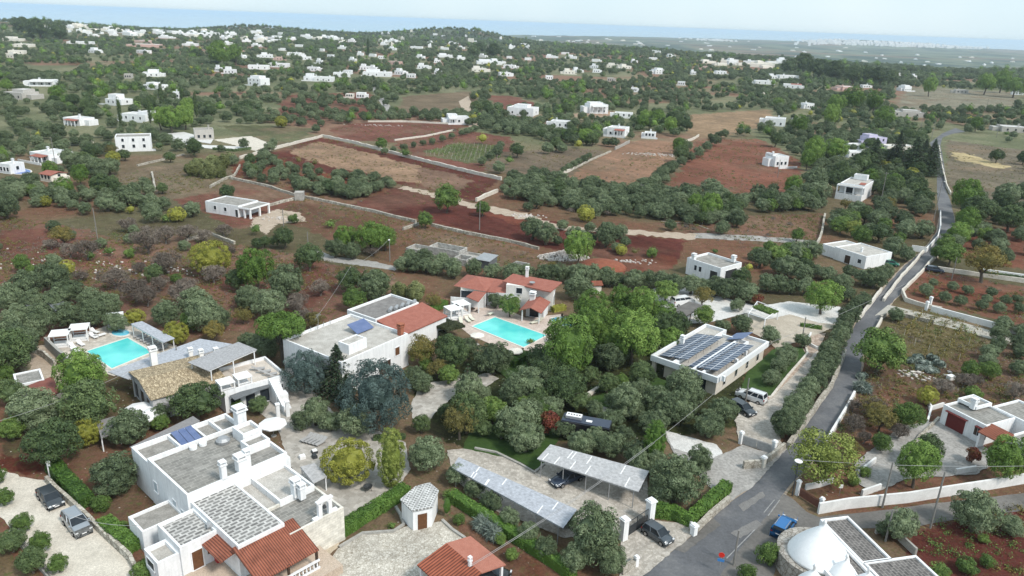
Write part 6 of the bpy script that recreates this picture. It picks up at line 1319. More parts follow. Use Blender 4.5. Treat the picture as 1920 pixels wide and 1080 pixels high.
wr('lane_wall',[(1533,963),(1590,953),(1640,948),(1700,942),(1767,931),(1850,918),(1925,905)],1.5,.3,WALLW,'long stepped white wall along the narrow lane')
wr('lane_wall',[(1608,893),(1625,880),(1640,868)],.9,.3,WALLW,'white wall piece between tree and terrace yard'); wr('lane_wall',[(1510,918),(1535,913),(1560,905)],.8,.3,WALLW,'white wall piece behind the rusty gate')
wr('lane_wall',[(1615,930),(1650,918)],.9,.3,WALLW,'short white wall under the yellow-green tree')
wr('lane_wall',[(1790,890),(1828,884)],.9,.3,WALLW,'short white wall behind the red-leaved shrub')
wr('terrace_wall',[(1738,795),(1745,770),(1740,758)],.8,.3,WALLW,'white posted wall near the yellow bush'); wr('terrace_wall',[(1700,850),(1725,820),(1760,785)],.4,.4,WALLST,'low stone edge of the terrace yard',jit=.05)
wr('terrace_wall',[(1742,770),(1768,762)],.7,.3,WALLW,'low white wall against the garage house')
wr('courtyard_wall',[(1641,1000),(1668,997),(1716,1042)],1.0,.3,CONC,'grey wall round the small tiled court behind the cone house')
wr('lane_boundary_wall',[(88,905),(110,925),(150,962),(200,1010),(245,1052),(262,1085)],.9,.45,WALLST,'dry-stone wall between gravel lane and farmhouse garden',jit=.05)
wr('pool_wall',[(88,650),(110,672),(135,692)],1.8,.5,CONC,'grey retaining wall beside the white gazebos'); wr('pool_wall',[(62,660),(85,672),(105,690)],1.2,.4,WALLST,'rough stone wall behind the pool retaining wall',jit=.08)
wr('gate_wall',[(1224,966),(1245,962),(1270,967),(1290,982),(1300,1000)],1.0,.3,WALLW,'curved white wall beside the tall gate pillar')
wr('hedge_wall',[(1300,1002),(1330,972),(1365,943)],.9,.5,MATS['dry_stone_pale'],'stone wall under the glossy roadside hedge',jit=.04); wr('hedge_wall',[(1165,1078),(1190,1062),(1193,1054)],1.0,.5,MATS['dry_stone_pale'],'stone wall at the foot of the big roadside olive',jit=.04)
wr('drive_kerb',[(1446,746),(1478,705),(1514,664),(1510,650)],.35,.4,WALLP,'pale kerb round the villa lawn'); wr('drive_kerb',[(1384,742),(1415,752),(1446,746)],.35,.4,WALLP,'pale kerb at the lawn end by the silver car')
wr('drive_kerb',[(890,842),(930,850),(975,872),(1003,888),(1020,872)],.3,.35,CONC,'grey kerb around the parking lawn'); wr('drive_kerb',[(636,1028),(680,1002),(738,998),(757,985),(750,965),(742,952)],.3,.35,CONC,'curved kerb round the small red flower bed'); wr('drive_kerb',[(829,977),(848,995),(870,1010),(905,1042)],.3,.35,CONC,'kerb between cobbled yard and long flower bed')
wr('drive_kerb',[(1520,628),(1512,645),(1530,655),(1552,660)],.6,.3,WALLW,'curved white wall round the paved lay-by')
wr('lawn_wall',[(1088,754),(1110,738),(1135,722)],.6,.6,WALLP,'rough pale wall across the lawn behind the black truck',jit=.1)
# rubble heap
m=MB(); rg=random.Random(3)
for k in range(900):
    a=rg.random()*6.28; r_=rg.random()**.7; c=P(1056,483,0); x=c[0]+math.cos(a)*r_*6.5+math.sin(a)*r_*1.2; y=c[1]+math.sin(a)*r_*3.2; z=1.8*(1-r_)**1.1; s=rg.uniform(.08,.26)
    m.prism([(x+s*math.cos(t+rg.random())*rg.uniform(.7,1.2),y+s*math.sin(t)*rg.uniform(.7,1.2)) for t in (0,1.3,2.6,3.9,5.2)],z-.3,z+s*rg.uniform(.5,1.1))
tag(m.obj('rubble_heap',M('white_rubble',(.50,.45,.41),(.70,.66,.62),.35,.95,fine=8)),'heap of broken white stone on red soil','rubble',kind='stuff')
m=MB()
for cx,cy,n,sx,sy in ((1225,290,130,14,4),(985,405,60,5,2),(705,235,60,16,3),(1190,490,30,5,2),(520,410,40,6,2),(1720,705,40,5,2),(270,505,60,30,8),(150,500,60,40,10)):
    c=P(cx,cy,0)
    for k in range(n):
        x=c[0]+rg.gauss(0,sx/2);y=c[1]+rg.gauss(0,sy/2);s=rg.uniform(.12,.42); m.prism([(x+s*math.cos(t+rg.random())*rg.uniform(.7,1.2),y+s*math.sin(t)*rg.uniform(.7,1.2)) for t in (0,1.3,2.6,3.9,5.2)],-.1,s*rg.uniform(.4,1))
tag(m.obj('loose_stones',MATS['white_rubble']),'pale loose stones scattered on the plots','stones',kind='stuff')
m=MB(); c=P(1130,500,0)
m.lathe([(6,-.1),(5,.6),(3,1.2),(1,1.6),(.1,1.7)],20,(c[0],c[1])); o=m.obj('earth_heap',M('red_earth',(.20,.065,.04),(.27,.10,.06),.8,1,fine=5),smooth=True); o.scale=(1,1,1); tag(o,'mound of dug red earth beside the white rubble heap','earth heap')
# ---------------------------------------------------------------- pools and their furniture
def coping(name,px,w,h,mat,z=.1):
    pts=[np.array(P(*p)[:2]) for p in px]; n=len(pts); c=sum(pts)/n; m=MB(); out=[]
    for i,p in enumerate(pts):
        a=pts[i-1]-p;b=pts[(i+1)%n]-p;a/=np.linalg.norm(a);b/=np.linalg.norm(b);d=a+b; d=d/np.linalg.norm(d)*w*1.2; 
        if np.dot(d,c-p)<0:d=-d
        out.append(p-d)
    for i in range(n):
        j=(i+1)%n; m.prism([tuple(pts[i]),tuple(out[i]),tuple(out[j]),tuple(pts[j])],-.2,h)
    return m,pts,out
COP=M('pale_coping',(.60,.57,.52),(.70,.67,.62),1.5,.85)
def pool(label,px,mat,deck,lm):
    m,pts,out=coping('x',px,.35,.16,COP); c=sum(pts)/len(pts); t=empty('swimming_pool',(c[0],c[1],0),0,label=label,cat='swimming pool')
    sub=lambda m_:setattr(m_,'v',[(v[0]-c[0],v[1]-c[1],v[2]) for v in m_.v]) or m_
    sub(m).obj('coping',COP,t); w_=MB(); q=[(p[0],p[1],.13) for p in pts]; a=sum(q[i][0]*q[(i+1)%len(q)][1]-q[(i+1)%len(q)][0]*q[i][1] for i in range(len(q)))
    w_.face(q if a>0 else q[::-1]); sub(w_).obj('water',mat,t); landmark(lm,c[0],c[1]); return t
sheet('pool_deck',z=.07,px=[(90,655),(130,637),(200,611),(235,604),(262,620),(333,652),(290,668),(240,695),(214,706),(196,700),(160,672),(118,676)],mat=DECK,amp=.03)
sheet('pool_deck',z=.07,px=[(826,590),(850,572),(880,566),(905,560),(960,585),(985,596),(1050,590),(1085,598),(1085,630),(1060,650),(1022,668),(1000,674),(970,668),(925,648),(880,628),(855,608)],mat=M('rosy_deck_paving',(.45,.37,.32),(.60,.51,.45),.9,.85,fine=6),amp=.05)
pool('turquoise pool below the sunshade pergola on beige deck',[(163,660),(239,635),(285,661),(210,692)],POOLW,0,'the turquoise pool by the gazebos')
pool('long turquoise pool in front of the red-roofed villa',[(886,613),(928,596),(1024,630),(982,652)],POOLW,0,'the long turquoise pool')
ell=lambda u,v,a,b_,n=20:[(u+a*math.cos(2*math.pi*k/n),v+b_*math.sin(2*math.pi*k/n)) for k in range(n)]
pool('small round whirlpool on the beige deck',ell(226,625,17,6),POOLB,0,'the small round whirlpool')
pool('small kidney-shaped blue pool beside the orange-flowered bush',[(1034,598),(1050,595),(1075,599),(1072,610),(1066,615),(1055,611),(1047,606),(1036,605)],POOLB,0,'the small kidney-shaped pool')
pool('deep blue oval pool at the photo edge',ell(38,322,20,5),POOLD,0,'the deep blue pool')
# lounger prototype
def lounger(mat=PLASTW,name='sun_lounger'):
    t=empty(name,(0,0,0)); m=MB(); m.slab([(-.33,-1,.36),(.33,-1,.36),(.33,.25,.36),(-.33,.25,.36)],.08); m.slab([(-.33,.25,.36),(.33,.25,.36),(.33,.95,.78),(-.33,.95,.78)],.07); m.obj('mattress',mat,t)
    f=MB(); f.bar((-.3,-.95,.25),(-.3,.6,.25),.05);f.bar((.3,-.95,.25),(.3,.6,.25),.05)
    for x in(-.3,.3):
        for y in(-.8,.5): f.bar((x,y,0),(x,y,.28),.05)
    f.obj('frame',mat,t); return t
LOUN=lounger(); LOUG=lounger(M('pale_yellow_cushion',(.60,.60,.50),(.68,.67,.56),2,.9),'sun_lounger'); LOUD=lounger(M('grey_cushion',(.30,.30,.30),(.42,.41,.40),2,.9),'sun_lounger')
index_children(); used=set()
def put(proto,x,y,z,rz,label,cat,group):
    if proto.name in used: o=copy_tree(proto)
    else: o=proto; used.add(proto.name)
    o.location=(x,y,z); o.rotation_euler[2]=rz; return tag(o,label,cat,group)
for i,(u,v,r) in enumerate([(138,654,.9),(152,648,.9),(176,634,.9),(188,632,2.4),(178,625,.9),(143,661,.9)]):
    p=P(u,v); put(LOUN,p[0],p[1],.1,r+i*.05,'white lounger beside the four-post gazebos by the turquoise pool','sun lounger','white loungers by the gazebos')
for i in range(8):
    t=i/7; p=P(262+t*44,633+t*23); put(LOUD,p[0],p[1],.1,-.95,'grey lounger in the row under the reed pergola','sun lounger','loungers under the reed pergola')
b_,tr_=TERR
for i in range(4):
    x,y=b_.L(484+i*11.5,692+i*5,3.3); X,Y=b_.W(x,y); put(LOUD,X,Y,3.1,b_.a+1.2,'grey lounger in the row on the white roof terrace','sun lounger','loungers on the roof terrace')
for i,(u,v,r) in enumerate([(877,603,.5),(884,600,.5),(918,592,2.5),(1003,607,-1),(1010,604,-1),(864,605,.2),(1042,622,1),(1050,605,.3)]):
    p=P(u,v); put(LOUG,p[0],p[1],.1,r,'pale lounger on the rosy deck around the long pool','sun lounger','pale loungers around the long pool')
for i in range(5):
    p=P(576+i*6.5,826+i*1.8); put(LOUD,p[0],p[1],.08,-.6,'grey lounger in the row near the yellow clipped tree','sun lounger','loungers near the yellow clipped tree')
# gazebos
def gazebo(u,v,label,s=1.35,curt=False,rz=.35,h=2.3,z=0):
    p=P(u,v,z); t=empty('gazebo',(p[0],p[1],z),rz,label=label,cat='gazebo',group=None); m=MB()
    for x in(-s,s):
        for y in(-s,s): MB().quadbox(x-.09,x+.09,y-.09,y+.09,0,h).obj('post',PLASTW,t)
    MB().quadbox(-s-.15,s+.15,-s-.15,s+.15,h,h+.14).obj('canopy',PLASTW,t); MB().quadbox(-s+.1,s-.1,-s+.1,s-.1,.1,.45).obj('day_bed',PLASTW,t)
    for y in(-s,s): MB().quadbox(-s,s,y-.04,y+.04,.7,.8).obj('rail',PLASTW,t)
    if curt:
        for x in(-s,s):
            for y in(-s,s):
                m=MB(); m.lathe([(.16,.05),(.1,1.2),(.28,h)],8,(x*.9,y*.9)); m.obj('curtain',PLASTW,t)
    CIRC.append((p[0],p[1],1.6)); return t
gazebo(116,648,'white four-post gazebo nearer the grey wall'); gazebo(152,636,'white four-post gazebo with rails nearer the whirlpool')
gazebo(850,598,'curtained white cabana standing nearer the ivy pergola',1.3,True,.6); gazebo(864,589,'curtained white cabana standing behind its twin',1.3,True,.6)
gazebo(424,733,'small white canopied daybed at the front corner of the roof terrace',.95,False,.7,1.5,3.1); gazebo(456,722,'small white canopied daybed farther along the roof terrace',.95,False,.7,1.5,3.1)
p=P(219,613); t=empty('garden_arch',(p[0],p[1],0),.45,label='white square garden arch behind the whirlpool',cat='arch'); 
for x in(-1.1,1.1): MB().quadbox(x-.28,x+.28,-.3,.3,0,2.6).obj('pillar',WHITE,t)
MB().quadbox(-1.4,1.4,-.25,.25,2.6,2.78).obj('lintel',WHITE,t); MB().quadbox(-.85,.85,-.3,.3,0,.9).obj('low_wall',WHITE,t)
# sunshade pergola over loungers
def free_canopy(name,pts,mat,posts,label,cat='pergola',lm=None,**k):
    b=B(name,(*pts[0][:2],0),0,label,cat); canopy(b,pts,mat,posts,**k)
    if lm: landmark(lm,*b.W(3,0))
    return b
free_canopy('sunshade_pergola',[(245,607,2.4),(266,602,2.6),(328,634,2.6),(307,642,2.4)],REEDB,4,'white-posted reed pergola over a row of grey loungers',lm='the reed sunshade pergola')
# parasols
def parasol(p,r,h,label,mat=PLASTW,group=None):
    t=empty('parasol',tuple(p),random.Random(int(r*100)).random(),label=label,cat='parasol',group=group)
    MB().tube((0,0,0),(0,0,h),.04).obj('pole',METAL,t); m=MB(); n=8; pts=[(r*math.cos(2*math.pi*k/n),r*math.sin(2*math.pi*k/n),h-.45) for k in range(n)]
    for k in range(n): m.face([pts[k],pts[(k+1)%n],(0,0,h+.05)]); m.face([pts[k],(pts[k][0]*.99,pts[k][1]*.99,h-.62),(pts[(k+1)%n][0]*.99,pts[(k+1)%n][1]*.99,h-.62),pts[(k+1)%n]])
    m.obj('canopy',mat,t); MB().lathe([(.4,0),(.4,.08),(.1,.15)],10).obj('base',CONC,t); return t
for u,v,r,l in ((259,760,1.9,'white parasol with slack canopy nearer the feathery pine'),(283,768,1.8,'white parasol touching its neighbour by the arched wall'),(271,775,1.7,'white parasol lowest of three beside the grey arched wall'),(511,789,1.9,'single white octagonal parasol in the flagstone yard')):
    parasol(G(u,v,2.4)-np.array([0,0,2.4]),r,2.4,l)
for u,v,l in ((895,624,'cream parasol at the near end of the long pool'),(967,653,'cream parasol beside the far corner of the long pool'),(1046,622,'cream parasol near the kidney-shaped pool')): parasol(G(u,v,2.3)-np.array([0,0,2.3]),1.3,2.3,l,WARM)
# tables, seats, small yard things
def table_set(p,label,mat=DKWOOD,n=4,r=.6,rz=0):
    t=empty('garden_table',tuple(p),rz,label=label,cat='table'); MB().lathe([(r,.7),(r,.76)],14).obj('table_top',mat,t)
    for k in range(4): a=k*math.pi/2+.4; MB().tube((r*.7*math.cos(a),r*.7*math.sin(a),0),(r*.6*math.cos(a),r*.6*math.sin(a),.7),.03,k=5).obj('leg',mat,t)
    return t
def chair(p,rz,label,group,mat=DKWOOD):
    t=empty('garden_chair',tuple(p),rz,label=label,cat='chair',group=group); MB().quadbox(-.24,.24,-.24,.24,.4,.46).obj('seat',mat,t); MB().quadbox(-.24,.24,.2,.25,.46,.95).obj('backrest',mat,t)
    for x in(-.21,.21):
        for y in(-.2,.2): MB().quadbox(x-.02,x+.02,y-.02,y+.02,0,.4).obj('leg',mat,t)
for (u,v,l) in ((986-0,667,'dark round table on the deck at the pool end'),(1060,600,'dark table behind the kidney-shaped pool'),(885,585,'dark round table between the cabanas')):
    p=P(u,v); table_set(p,l); 
    for k in range(3): a=k*2.1; chair((p[0]+1.0*math.cos(a),p[1]+1.0*math.sin(a),0),a-math.pi/2,'dark chair at the '+l.split('dark ')[1],'dark chairs around the deck tables')
p=P(690,921); t=empty('fire_bowl',tuple(p),0,label='round black iron fire bowl on the grey paving',cat='fire bowl'); MB().lathe([(.2,.45),(.5,.6),(.58,.78),(.5,.75),(.1,.55)],16).obj('bowl',DKMET,t)
for k in range(3): a=k*2.1; MB().tube((.5*math.cos(a),.5*math.sin(a),0),(.3*math.cos(a),.3*math.sin(a),.55),.03,k=5).obj('leg',DKMET,t)
for u,v,w_,l,mt in ((590,850,.7,'black wicker armchair with white cushion by the loungers',DKMET),(590,859,.6,'round black pouf by the yellow clipped tree',DKMET),(567,860,.8,'white cushioned bench on the cobbles',PLASTW),(514,803,1.3,'wooden bench under the octagonal parasol',DKWOOD)):
    p=P(u,v); t=empty('garden_armchair',tuple(p),.6,label=l,cat='seat'); MB().quadbox(-w_/2,w_/2,-.35,.35,0,.42).obj('base',mt,t); MB().quadbox(-w_/2+.05,w_/2-.05,-.3,.3,.42,.54).obj('cushion',PLASTW if 'white' in l else DKMET,t)
for u,v,h,l in ((522,784,2.2,'white square garden pillar nearer the parasol'),(540,781,2.4,'taller white square garden pillar by the flower pots')):
    p=P(u,v); t=empty('garden_pillar',tuple(p),.5,label=l,cat='pillar'); MB().quadbox(-.25,.25,-.25,.25,0,h).obj('shaft',WHITE,t); MB().quadbox(-.32,.32,-.32,.32,h,h+.15).obj('capital',WHITE,t)
p=P(528,758); t=empty('white_cabinet',tuple(p),.6,label='white garden cabinet with double doors by the stairs',cat='cabinet'); MB().quadbox(-.9,.9,-.7,.7,0,1.9).obj('body',WHITE,t); MB().quadbox(-.7,-.03,-.74,-.7,.1,1.8).obj('door',PLASTW,t);MB().quadbox(.03,.7,-.74,-.7,.1,1.8).obj('door',PLASTW,t)
# ---------------------------------------------------------------- cars
def carpaint(key,c,rough=.3,metal=.3): 
    if key in MATS: return MATS[key]
    m=M(key,tuple(v*.92 for v in c),c,.6,rough,spec=.6,metal=metal); m.node_tree.nodes['Principled BSDF'].inputs['Coat Weight'].default_value=.5; return m
def car(u,v,rz,paint,label,L_=4.2,Wd=1.78,H_=1.5,kind='hatch',z=.05):
    p=P(u,v); t=empty('parked_car' if kind!='van' else 'parked_van',(p[0],p[1],z),rz,label=label,cat='car' if kind!='van' else 'van')
    hl=L_/2; cl=.32  # front at +x
    if kind=='hatch': prof=[(-1,.5),(-.985,.85),(-.92,.98),(.3,.97),(.56,.92),(.84,.80),(.96,.62),(1,.42)]; cab=[(-.96,.97),(-.82,1.),(.16,1.),(.56,.92)]
    elif kind=='suv': prof=[(-1,.55),(-.985,.92),(-.93,1.02),(.35,1.01),(.54,.98),(.84,.88),(.96,.68),(1,.45)]; cab=[(-.96,1.0),(-.86,1.),(.16,1.),(.54,.98)]
    elif kind=='van': prof=[(-1,.6),(-.99,1.1),(-.95,1.15),(.6,1.15),(.7,1.08),(.92,.95),(.99,.7),(1,.45)]; cab=[(-.97,1.13),(-.93,1.),(.42,1.),(.68,1.08)]
    else: prof=[(-1,.6),(-.98,.88),(-.62,.95),(.32,.95),(.5,.9),(.88,.76),(.98,.6),(1,.42)]; cab=[(-.75,.93),(-.42,1.),(.10,1.),(.42,.9)]
    # body: lofted sections along x with rounded shoulders
    m=MB(); secs=[]
    for xx,zz in prof:
        ww=Wd/2*(1-.10*abs(xx)**4); zz=zz*H_/1.5
        secs.append([(xx*hl,-ww*.96,cl*.75),(xx*hl,-ww,cl+.12),(xx*hl,-ww,zz*.72),(xx*hl,-ww*.93,zz),(xx*hl,ww*.93,zz),(xx*hl,ww,zz*.72),(xx*hl,ww,cl+.12),(xx*hl,ww*.96,cl*.75)])
    for s_ in secs: m.v+=s_
    k=8
    for i in range(len(secs)-1):
        for j in range(k): m.f.append((i*k+j,(i+1)*k+j,(i+1)*k+(j+1)%k,i*k+(j+1)%k))
    m.f+=[tuple(range(k-1,-1,-1))[::-1],tuple(range((len(secs)-1)*k,len(secs)*k))[::-1]]
    m.obj('body',paint,t,smooth=True,bev=.06)
    # greenhouse: glass frustum with painted roof
    zb=[c[1]*H_/1.5 if i in(0,3) else H_ for i,c in enumerate(cab)]
    x0,x1,x2,x3=[c[0]*hl for c in cab]; wb=Wd/2*.92;wt=Wd/2*.76
    g=MB(); g.v=[(x0,-wb,zb[0]-.04),(x3,-wb,zb[3]-.04),(x3,wb,zb[3]-.04),(x0,wb,zb[0]-.04),(x1,-wt,H_-.05),(x2,-wt,H_-.05),(x2,wt,H_-.05),(x1,wt,H_-.05)]
    g.f=[(0,1,5,4),(1,2,6,5),(2,3,7,6),(3,0,4,7),(4,5,6,7)]; g.obj('windows',GLASS,t)
    r=MB(); r.slab([(x1-.03,-wt-.02,H_),(x2+.03,-wt-.02,H_),(x2+.03,wt+.02,H_),(x1-.03,wt+.02,H_)],.06); r.obj('roof',paint,t,bev=.02)
    q=MB(); 
    for sy in(-1,1):
        q.bar((x3,sy*wb,zb[3]-.02),(x2,sy*wt,H_-.03),.07);q.bar((x0,sy*wb,zb[0]-.02),(x1,sy*wt,H_-.03),.10)
        for f in ((.45,) if kind in('hatch','coupe') else (.3,.62)): xm=x0+(x3-x0)*f; xn=x1+(x2-x1)*f; q.bar((xm,sy*wb,zb[0]-.02),(xn,sy*wt,H_-.03),.08)
    q.obj('pillars',paint,t)
    for sx in(-1,1):
        for sy in(-1,1):
            x=sx*hl*.62; w=MB().tube((x,sy*(Wd/2-.2),cl),(x,sy*(Wd/2+.015),cl),cl,k=18).obj('wheel',TYRE,t); MB().tube((x,sy*(Wd/2+.0),cl),(x,sy*(Wd/2+.03),cl),cl*.62,k=12).obj('rim',RIM,w)
    for sy in(-1,1):
        MB().quadbox(hl*.93,hl*1.002,sy*Wd*.40-.17,sy*Wd*.40+.17,.60*H_/1.5,.74*H_/1.5).obj('headlight',LAMP,t); MB().quadbox(-hl*1.004,-hl*.95,sy*Wd*.42-.12,sy*Wd*.42+.12,.72*H_/1.5,.92*H_/1.5).obj('tail_light',TAIL,t)
        MB().quadbox(x3-.25,x3-.05,sy*(Wd/2+.08)-.09,sy*(Wd/2+.08)+.09,zb[3]-.02,zb[3]+.14).obj('wing_mirror',paint,t)
    MB().quadbox(hl*.985,hl*1.01,-.45,.45,.3,.5).obj('grille',DKMET,t); MB().quadbox(hl*1.008,hl*1.016,-.25,.25,.42,.53).obj('number_plate',PLASTW,t); MB().quadbox(-hl*1.012,-hl*.99,-.25,.25,.62,.73).obj('number_plate',PLASTW,t)
    if kind=='suv' :
        for sy in(-1,1): MB().bar((x1+.1,sy*wt*.9,H_+.04),(x2-.1,sy*wt*.9,H_+.04),.05).obj('roof_rail',METAL,t)
    landmark('the '+label.split(' parked')[0].split(' turning')[0].split(' half')[0],p[0],p[1]); CIRC.append((p[0],p[1],2)); return t
def ang(a,b_): p,q=P(*a),P(*b_); return math.atan2(q[1]-p[1],q[0]-p[0])
C_DG=carpaint('dark_grey_paint',(.045,.055,.065)); C_SI=carpaint('silver_paint',(.36,.39,.42),.3,.5); C_PW=carpaint('pearl_white_paint',(.66,.67,.68),.3,.1); C_BL=carpaint('bright_blue_paint',(.02,.16,.42)); C_WH=carpaint('white_paint',(.72,.72,.72),.3,0); C_NV=carpaint('navy_paint',(.03,.045,.075)); C_GN=carpaint('green_paint',(.02,.16,.10)); C_BK=carpaint('black_paint',(.02,.02,.022))
car(96,942,ang((83,925),(112,958)),C_DG,'dark grey hatchback parked on the gravel lane',4.1,1.8,1.45)
car(145,990,ang((130,970),(165,1010)),C_SI,'silver compact van parked on the gravel lane',4.4,1.85,1.7,'suv')
car(1232,1010,ang((1213,992),(1256,1020)),carpaint('slate_paint',(.07,.085,.10)),'small slate-grey car parked before the tall gate',3.6,1.62,1.55)
car(1468,995,ang((1458,1010),(1484,975)),C_BL,'bright blue car turning in at the side road',4.1,1.8,1.5,'suv')
car(1063,903,ang((1085,893),(1050,907)),C_NV,'dark blue-grey saloon parked under the reed carport',4.7,1.85,1.4,'coupe')
car(1408,750,ang((1425,755),(1388,742)),C_PW,'white estate car parked at the villa lawn corner',4.7,1.85,1.75,'suv')
car(1391,772,ang((1375,762),(1400,776)),C_DG,'dark grey car half under the olive at the villa corner',4.3,1.8,1.5)
car(1279,572,ang((1262,574),(1296,570)),C_WH,'white van parked on the white gravel',5.0,1.95,1.95,'van')
car(1752,510,ang((1737,507),(1768,511)),C_NV,'dark blue car parked by the red orchard entrance',4.2,1.75,1.45)
car(1670,498,ang((1658,496),(1680,499)),C_GN,'green car parked behind the stepped white house',3.8,1.7,1.45)
car(1487,226,.5,C_WH,'white car parked on the sandy plot',4.5,1.8,1.6)
car(918,1083,ang((900,1078),(935,1085)),C_BK,'black car parked under the orange-roofed kiosk',4.4,1.8,1.5)
# black catering truck
tq=[P(1056,772,3.1),P(1149,788,3.1),P(1141,802,3.1),P(1055,787,3.1)]
cx=sum(p[0] for p in tq)/4;cy=sum(p[1] for p in tq)/4; ra=ang((1056,786),(1141,801)); Lt=np.linalg.norm(tq[1]-tq[0])*.97; Wt=2.4
t=empty('catering_truck',(cx,cy,0),ra,label='long black catering truck with white roof vent panel and yellow letters',cat='truck'); landmark('the long black truck',cx,cy); CIRC.append((cx,cy,2)); 
for k in (-.35,.35): CIRC.append((cx+math.cos(ra)*Lt*k,cy+math.sin(ra)*Lt*k,1.6))
BKB=carpaint('black_bodywork',(.012,.013,.018)); NVB=carpaint('navy_roof',(.02,.03,.06))
MB().quadbox(-Lt/2,Lt/2,-Wt/2,Wt/2,.55,2.95).obj('body',BKB,t,bev=.06); MB().quadbox(-Lt/2+.1,Lt/2-.1,-Wt/2+.1,Wt/2-.1,2.95,3.05).obj('roof',NVB,t); MB().quadbox(-Lt*.43,-Lt*.1,-.35,.75,3.05,3.4).obj('roof_unit',METAL,t)
vp=MB().quadbox(-Lt*.42,-Lt*.11,-.3,.7,3.4,3.45).obj('vent_panel',PLASTW,t); m=MB()
for k in range(5): m.quadbox(-Lt*.39+k*Lt*.056,-Lt*.36+k*Lt*.056,.05,.35,3.45,3.47)
m.obj('vent_slots',DKMET,vp); MB().quadbox(Lt*.0,Lt*.12,-.5,-.0,3.05,3.12).obj('skylight',PLASTW,t); MB().quadbox(-Lt/2+.2,-Lt/2+1.1,Wt/2,Wt/2+.9,2.3,2.45).obj('hatch_board',PLASTW,t);MB().quadbox(Lt/2-2.2,Lt/2-1.4,Wt/2,Wt/2+.9,2.3,2.45).obj('hatch_board',PLASTW,t)
for sx in(-.32,.36):
    for sy in(-1,1): MB().tube((sx*Lt,sy*(Wt/2-.3),.45),(sx*Lt,sy*Wt/2,.45),.45,k=16).obj('wheel',TYRE,t)
def lettering(s,x,z,h,mat,par,y=-Wt/2-.012,name='lettering'):
    c=bpy.data.curves.new(name,'FONT'); c.body=s; c.size=h; c.extrude=.006; c.materials.append(mat); o=bpy.data.objects.new(name,c); COL.objects.link(o); dg=bpy.context.evaluated_depsgraph_get(); me=bpy.data.meshes.new_from_object(o.evaluated_get(dg)); bpy.data.objects.remove(o)
    me.materials.clear(); me.materials.append(mat); o=bpy.data.objects.new(name,me); COL.objects.link(o); o.parent=par; o.location=(x,y,z); o.rotation_euler=(math.pi/2,0,0); return o
lettering('Cibo',-Lt*.17,1.25,.62,M('yellow_lettering',(.5,.45,.12),(.6,.55,.18),3,.7),t); lettering('nel',-Lt*.46,2.05,.45,M('white_lettering',(.65,.62,.58),(.7,.68,.64),3,.7),t)
# ---------------------------------------------------------------- gates, pillars, signs, poles, wires
def pillar(u,v,h,w_,label,name='gate_pillar'):
    p=P(u,v); t=empty(name,tuple(p),.6,label=label,cat='gate pillar'); MB().quadbox(-w_/2,w_/2,-w_/2,w_/2,-.1,h).obj('shaft',WHITE if 'stone' not in label else STONE,t)
    MB().quadbox(-w_*.66,w_*.66,-w_*.66,w_*.66,h,h+.16).quadbox(-w_*.5,w_*.5,-w_*.5,w_*.5,h+.16,h+.3).obj('cap',WHITE,t); return p
g0=pillar(1168,1012,2.7,.75,'tall white capped pillar on the near side of the tall gate'); g1=pillar(1217,979,2.9,.8,'tall white capped pillar on the far side of the tall gate')
def gate(a,b_,h,label,mat=DKMET,solid=.55,name='gate'):
    d=b_-a; L_=np.linalg.norm(d[:2]); t=empty(name,(a[0],a[1],0),math.atan2(d[1],d[0]),label=label,cat='gate')
    for s,e in ((.05,.49),(.51,.95)):
        lf=MB(); 
        for z in (.1,h*.6,h): lf.quadbox(L_*s,L_*e,-.03,.03,z,z+.07)
        n=9
        for k in range(n+1): x=L_*(s+(e-s)*k/n); lf.quadbox(x-.02,x+.02,-.02,.02,.1,h)
        lf.quadbox(L_*s,L_*e,-.012,.012,.15,h*solid); lf.obj('gate_leaf',mat,t)
gate(g0,g1,2.0,'dark grey iron double gate between the tall white pillars')
gate(P(1388,832),P(1447,852),1.4,'long grey sliding gate at the stone drive',METAL,.95); pillar(1388,832,1.7,.45,'low white pillar on the villa side of the sliding gate'); pillar(1450,848,1.6,.5,'white block pillar on the hedge side of the sliding gate'); pillar(1430,877,1.5,.5,'stone pillar with pale cap at the concrete yard corner')
gate(P(1496,929),P(1536,955),1.2,'rust-brown double gate opposite the blue car',M('rust_brown_paint',(.14,.06,.045),(.19,.085,.06),2,.7),.9); pillar(1494,928,1.9,.4,'white pillar left of the rust-brown gate'.replace('left of','farther along at')); pillar(1538,956,1.5,.4,'white pillar by the blue car at the rust-brown gate')
pillar(1743,573,1.8,.5,'white pillar at the track between red orchard and road'); pillar(1736,582,1.8,.5,'white pillar at the near edge of the side track'); pillar(1300,1003,1.2,.6,'low white block pillar at the gate apron corner'); pillar(1192,1062,1.1,.4,'low white post below the big roadside olive'); pillar(95,893,2.0,.35,'slim white post at the gravel lane hedge')
def pole(u,v,vt,label,lamp=False,cross=False,mat=POLE,r=.13,name='utility_pole'):
    p=G(u,v,0); ds=(v-vt)/ppm(p); h=ds/math.cos(PITCH+math.atan((v-540)/FOC))*1.0; h=min(max(h,4),13)
    t=empty(name,tuple(p),0,label=label,cat='pole'); MB().tube((0,0,-.3),(0,0,h),r,r*.7,8).obj('shaft',mat,t)
    if cross: MB().quadbox(-.8,.8,-.05,.05,h-.5,h-.38).obj('crossarm',mat,t)
    if lamp: MB().bar((0,0,h-.2),(.1,-.9,h),.06).obj('arm',METAL,t); MB().quadbox(-.1,.3,-1.3,-.8,h-.06,h+.06).obj('lamp_head',PLASTW,t)
    return np.array([p[0],p[1],p[2]+h])
PT={}
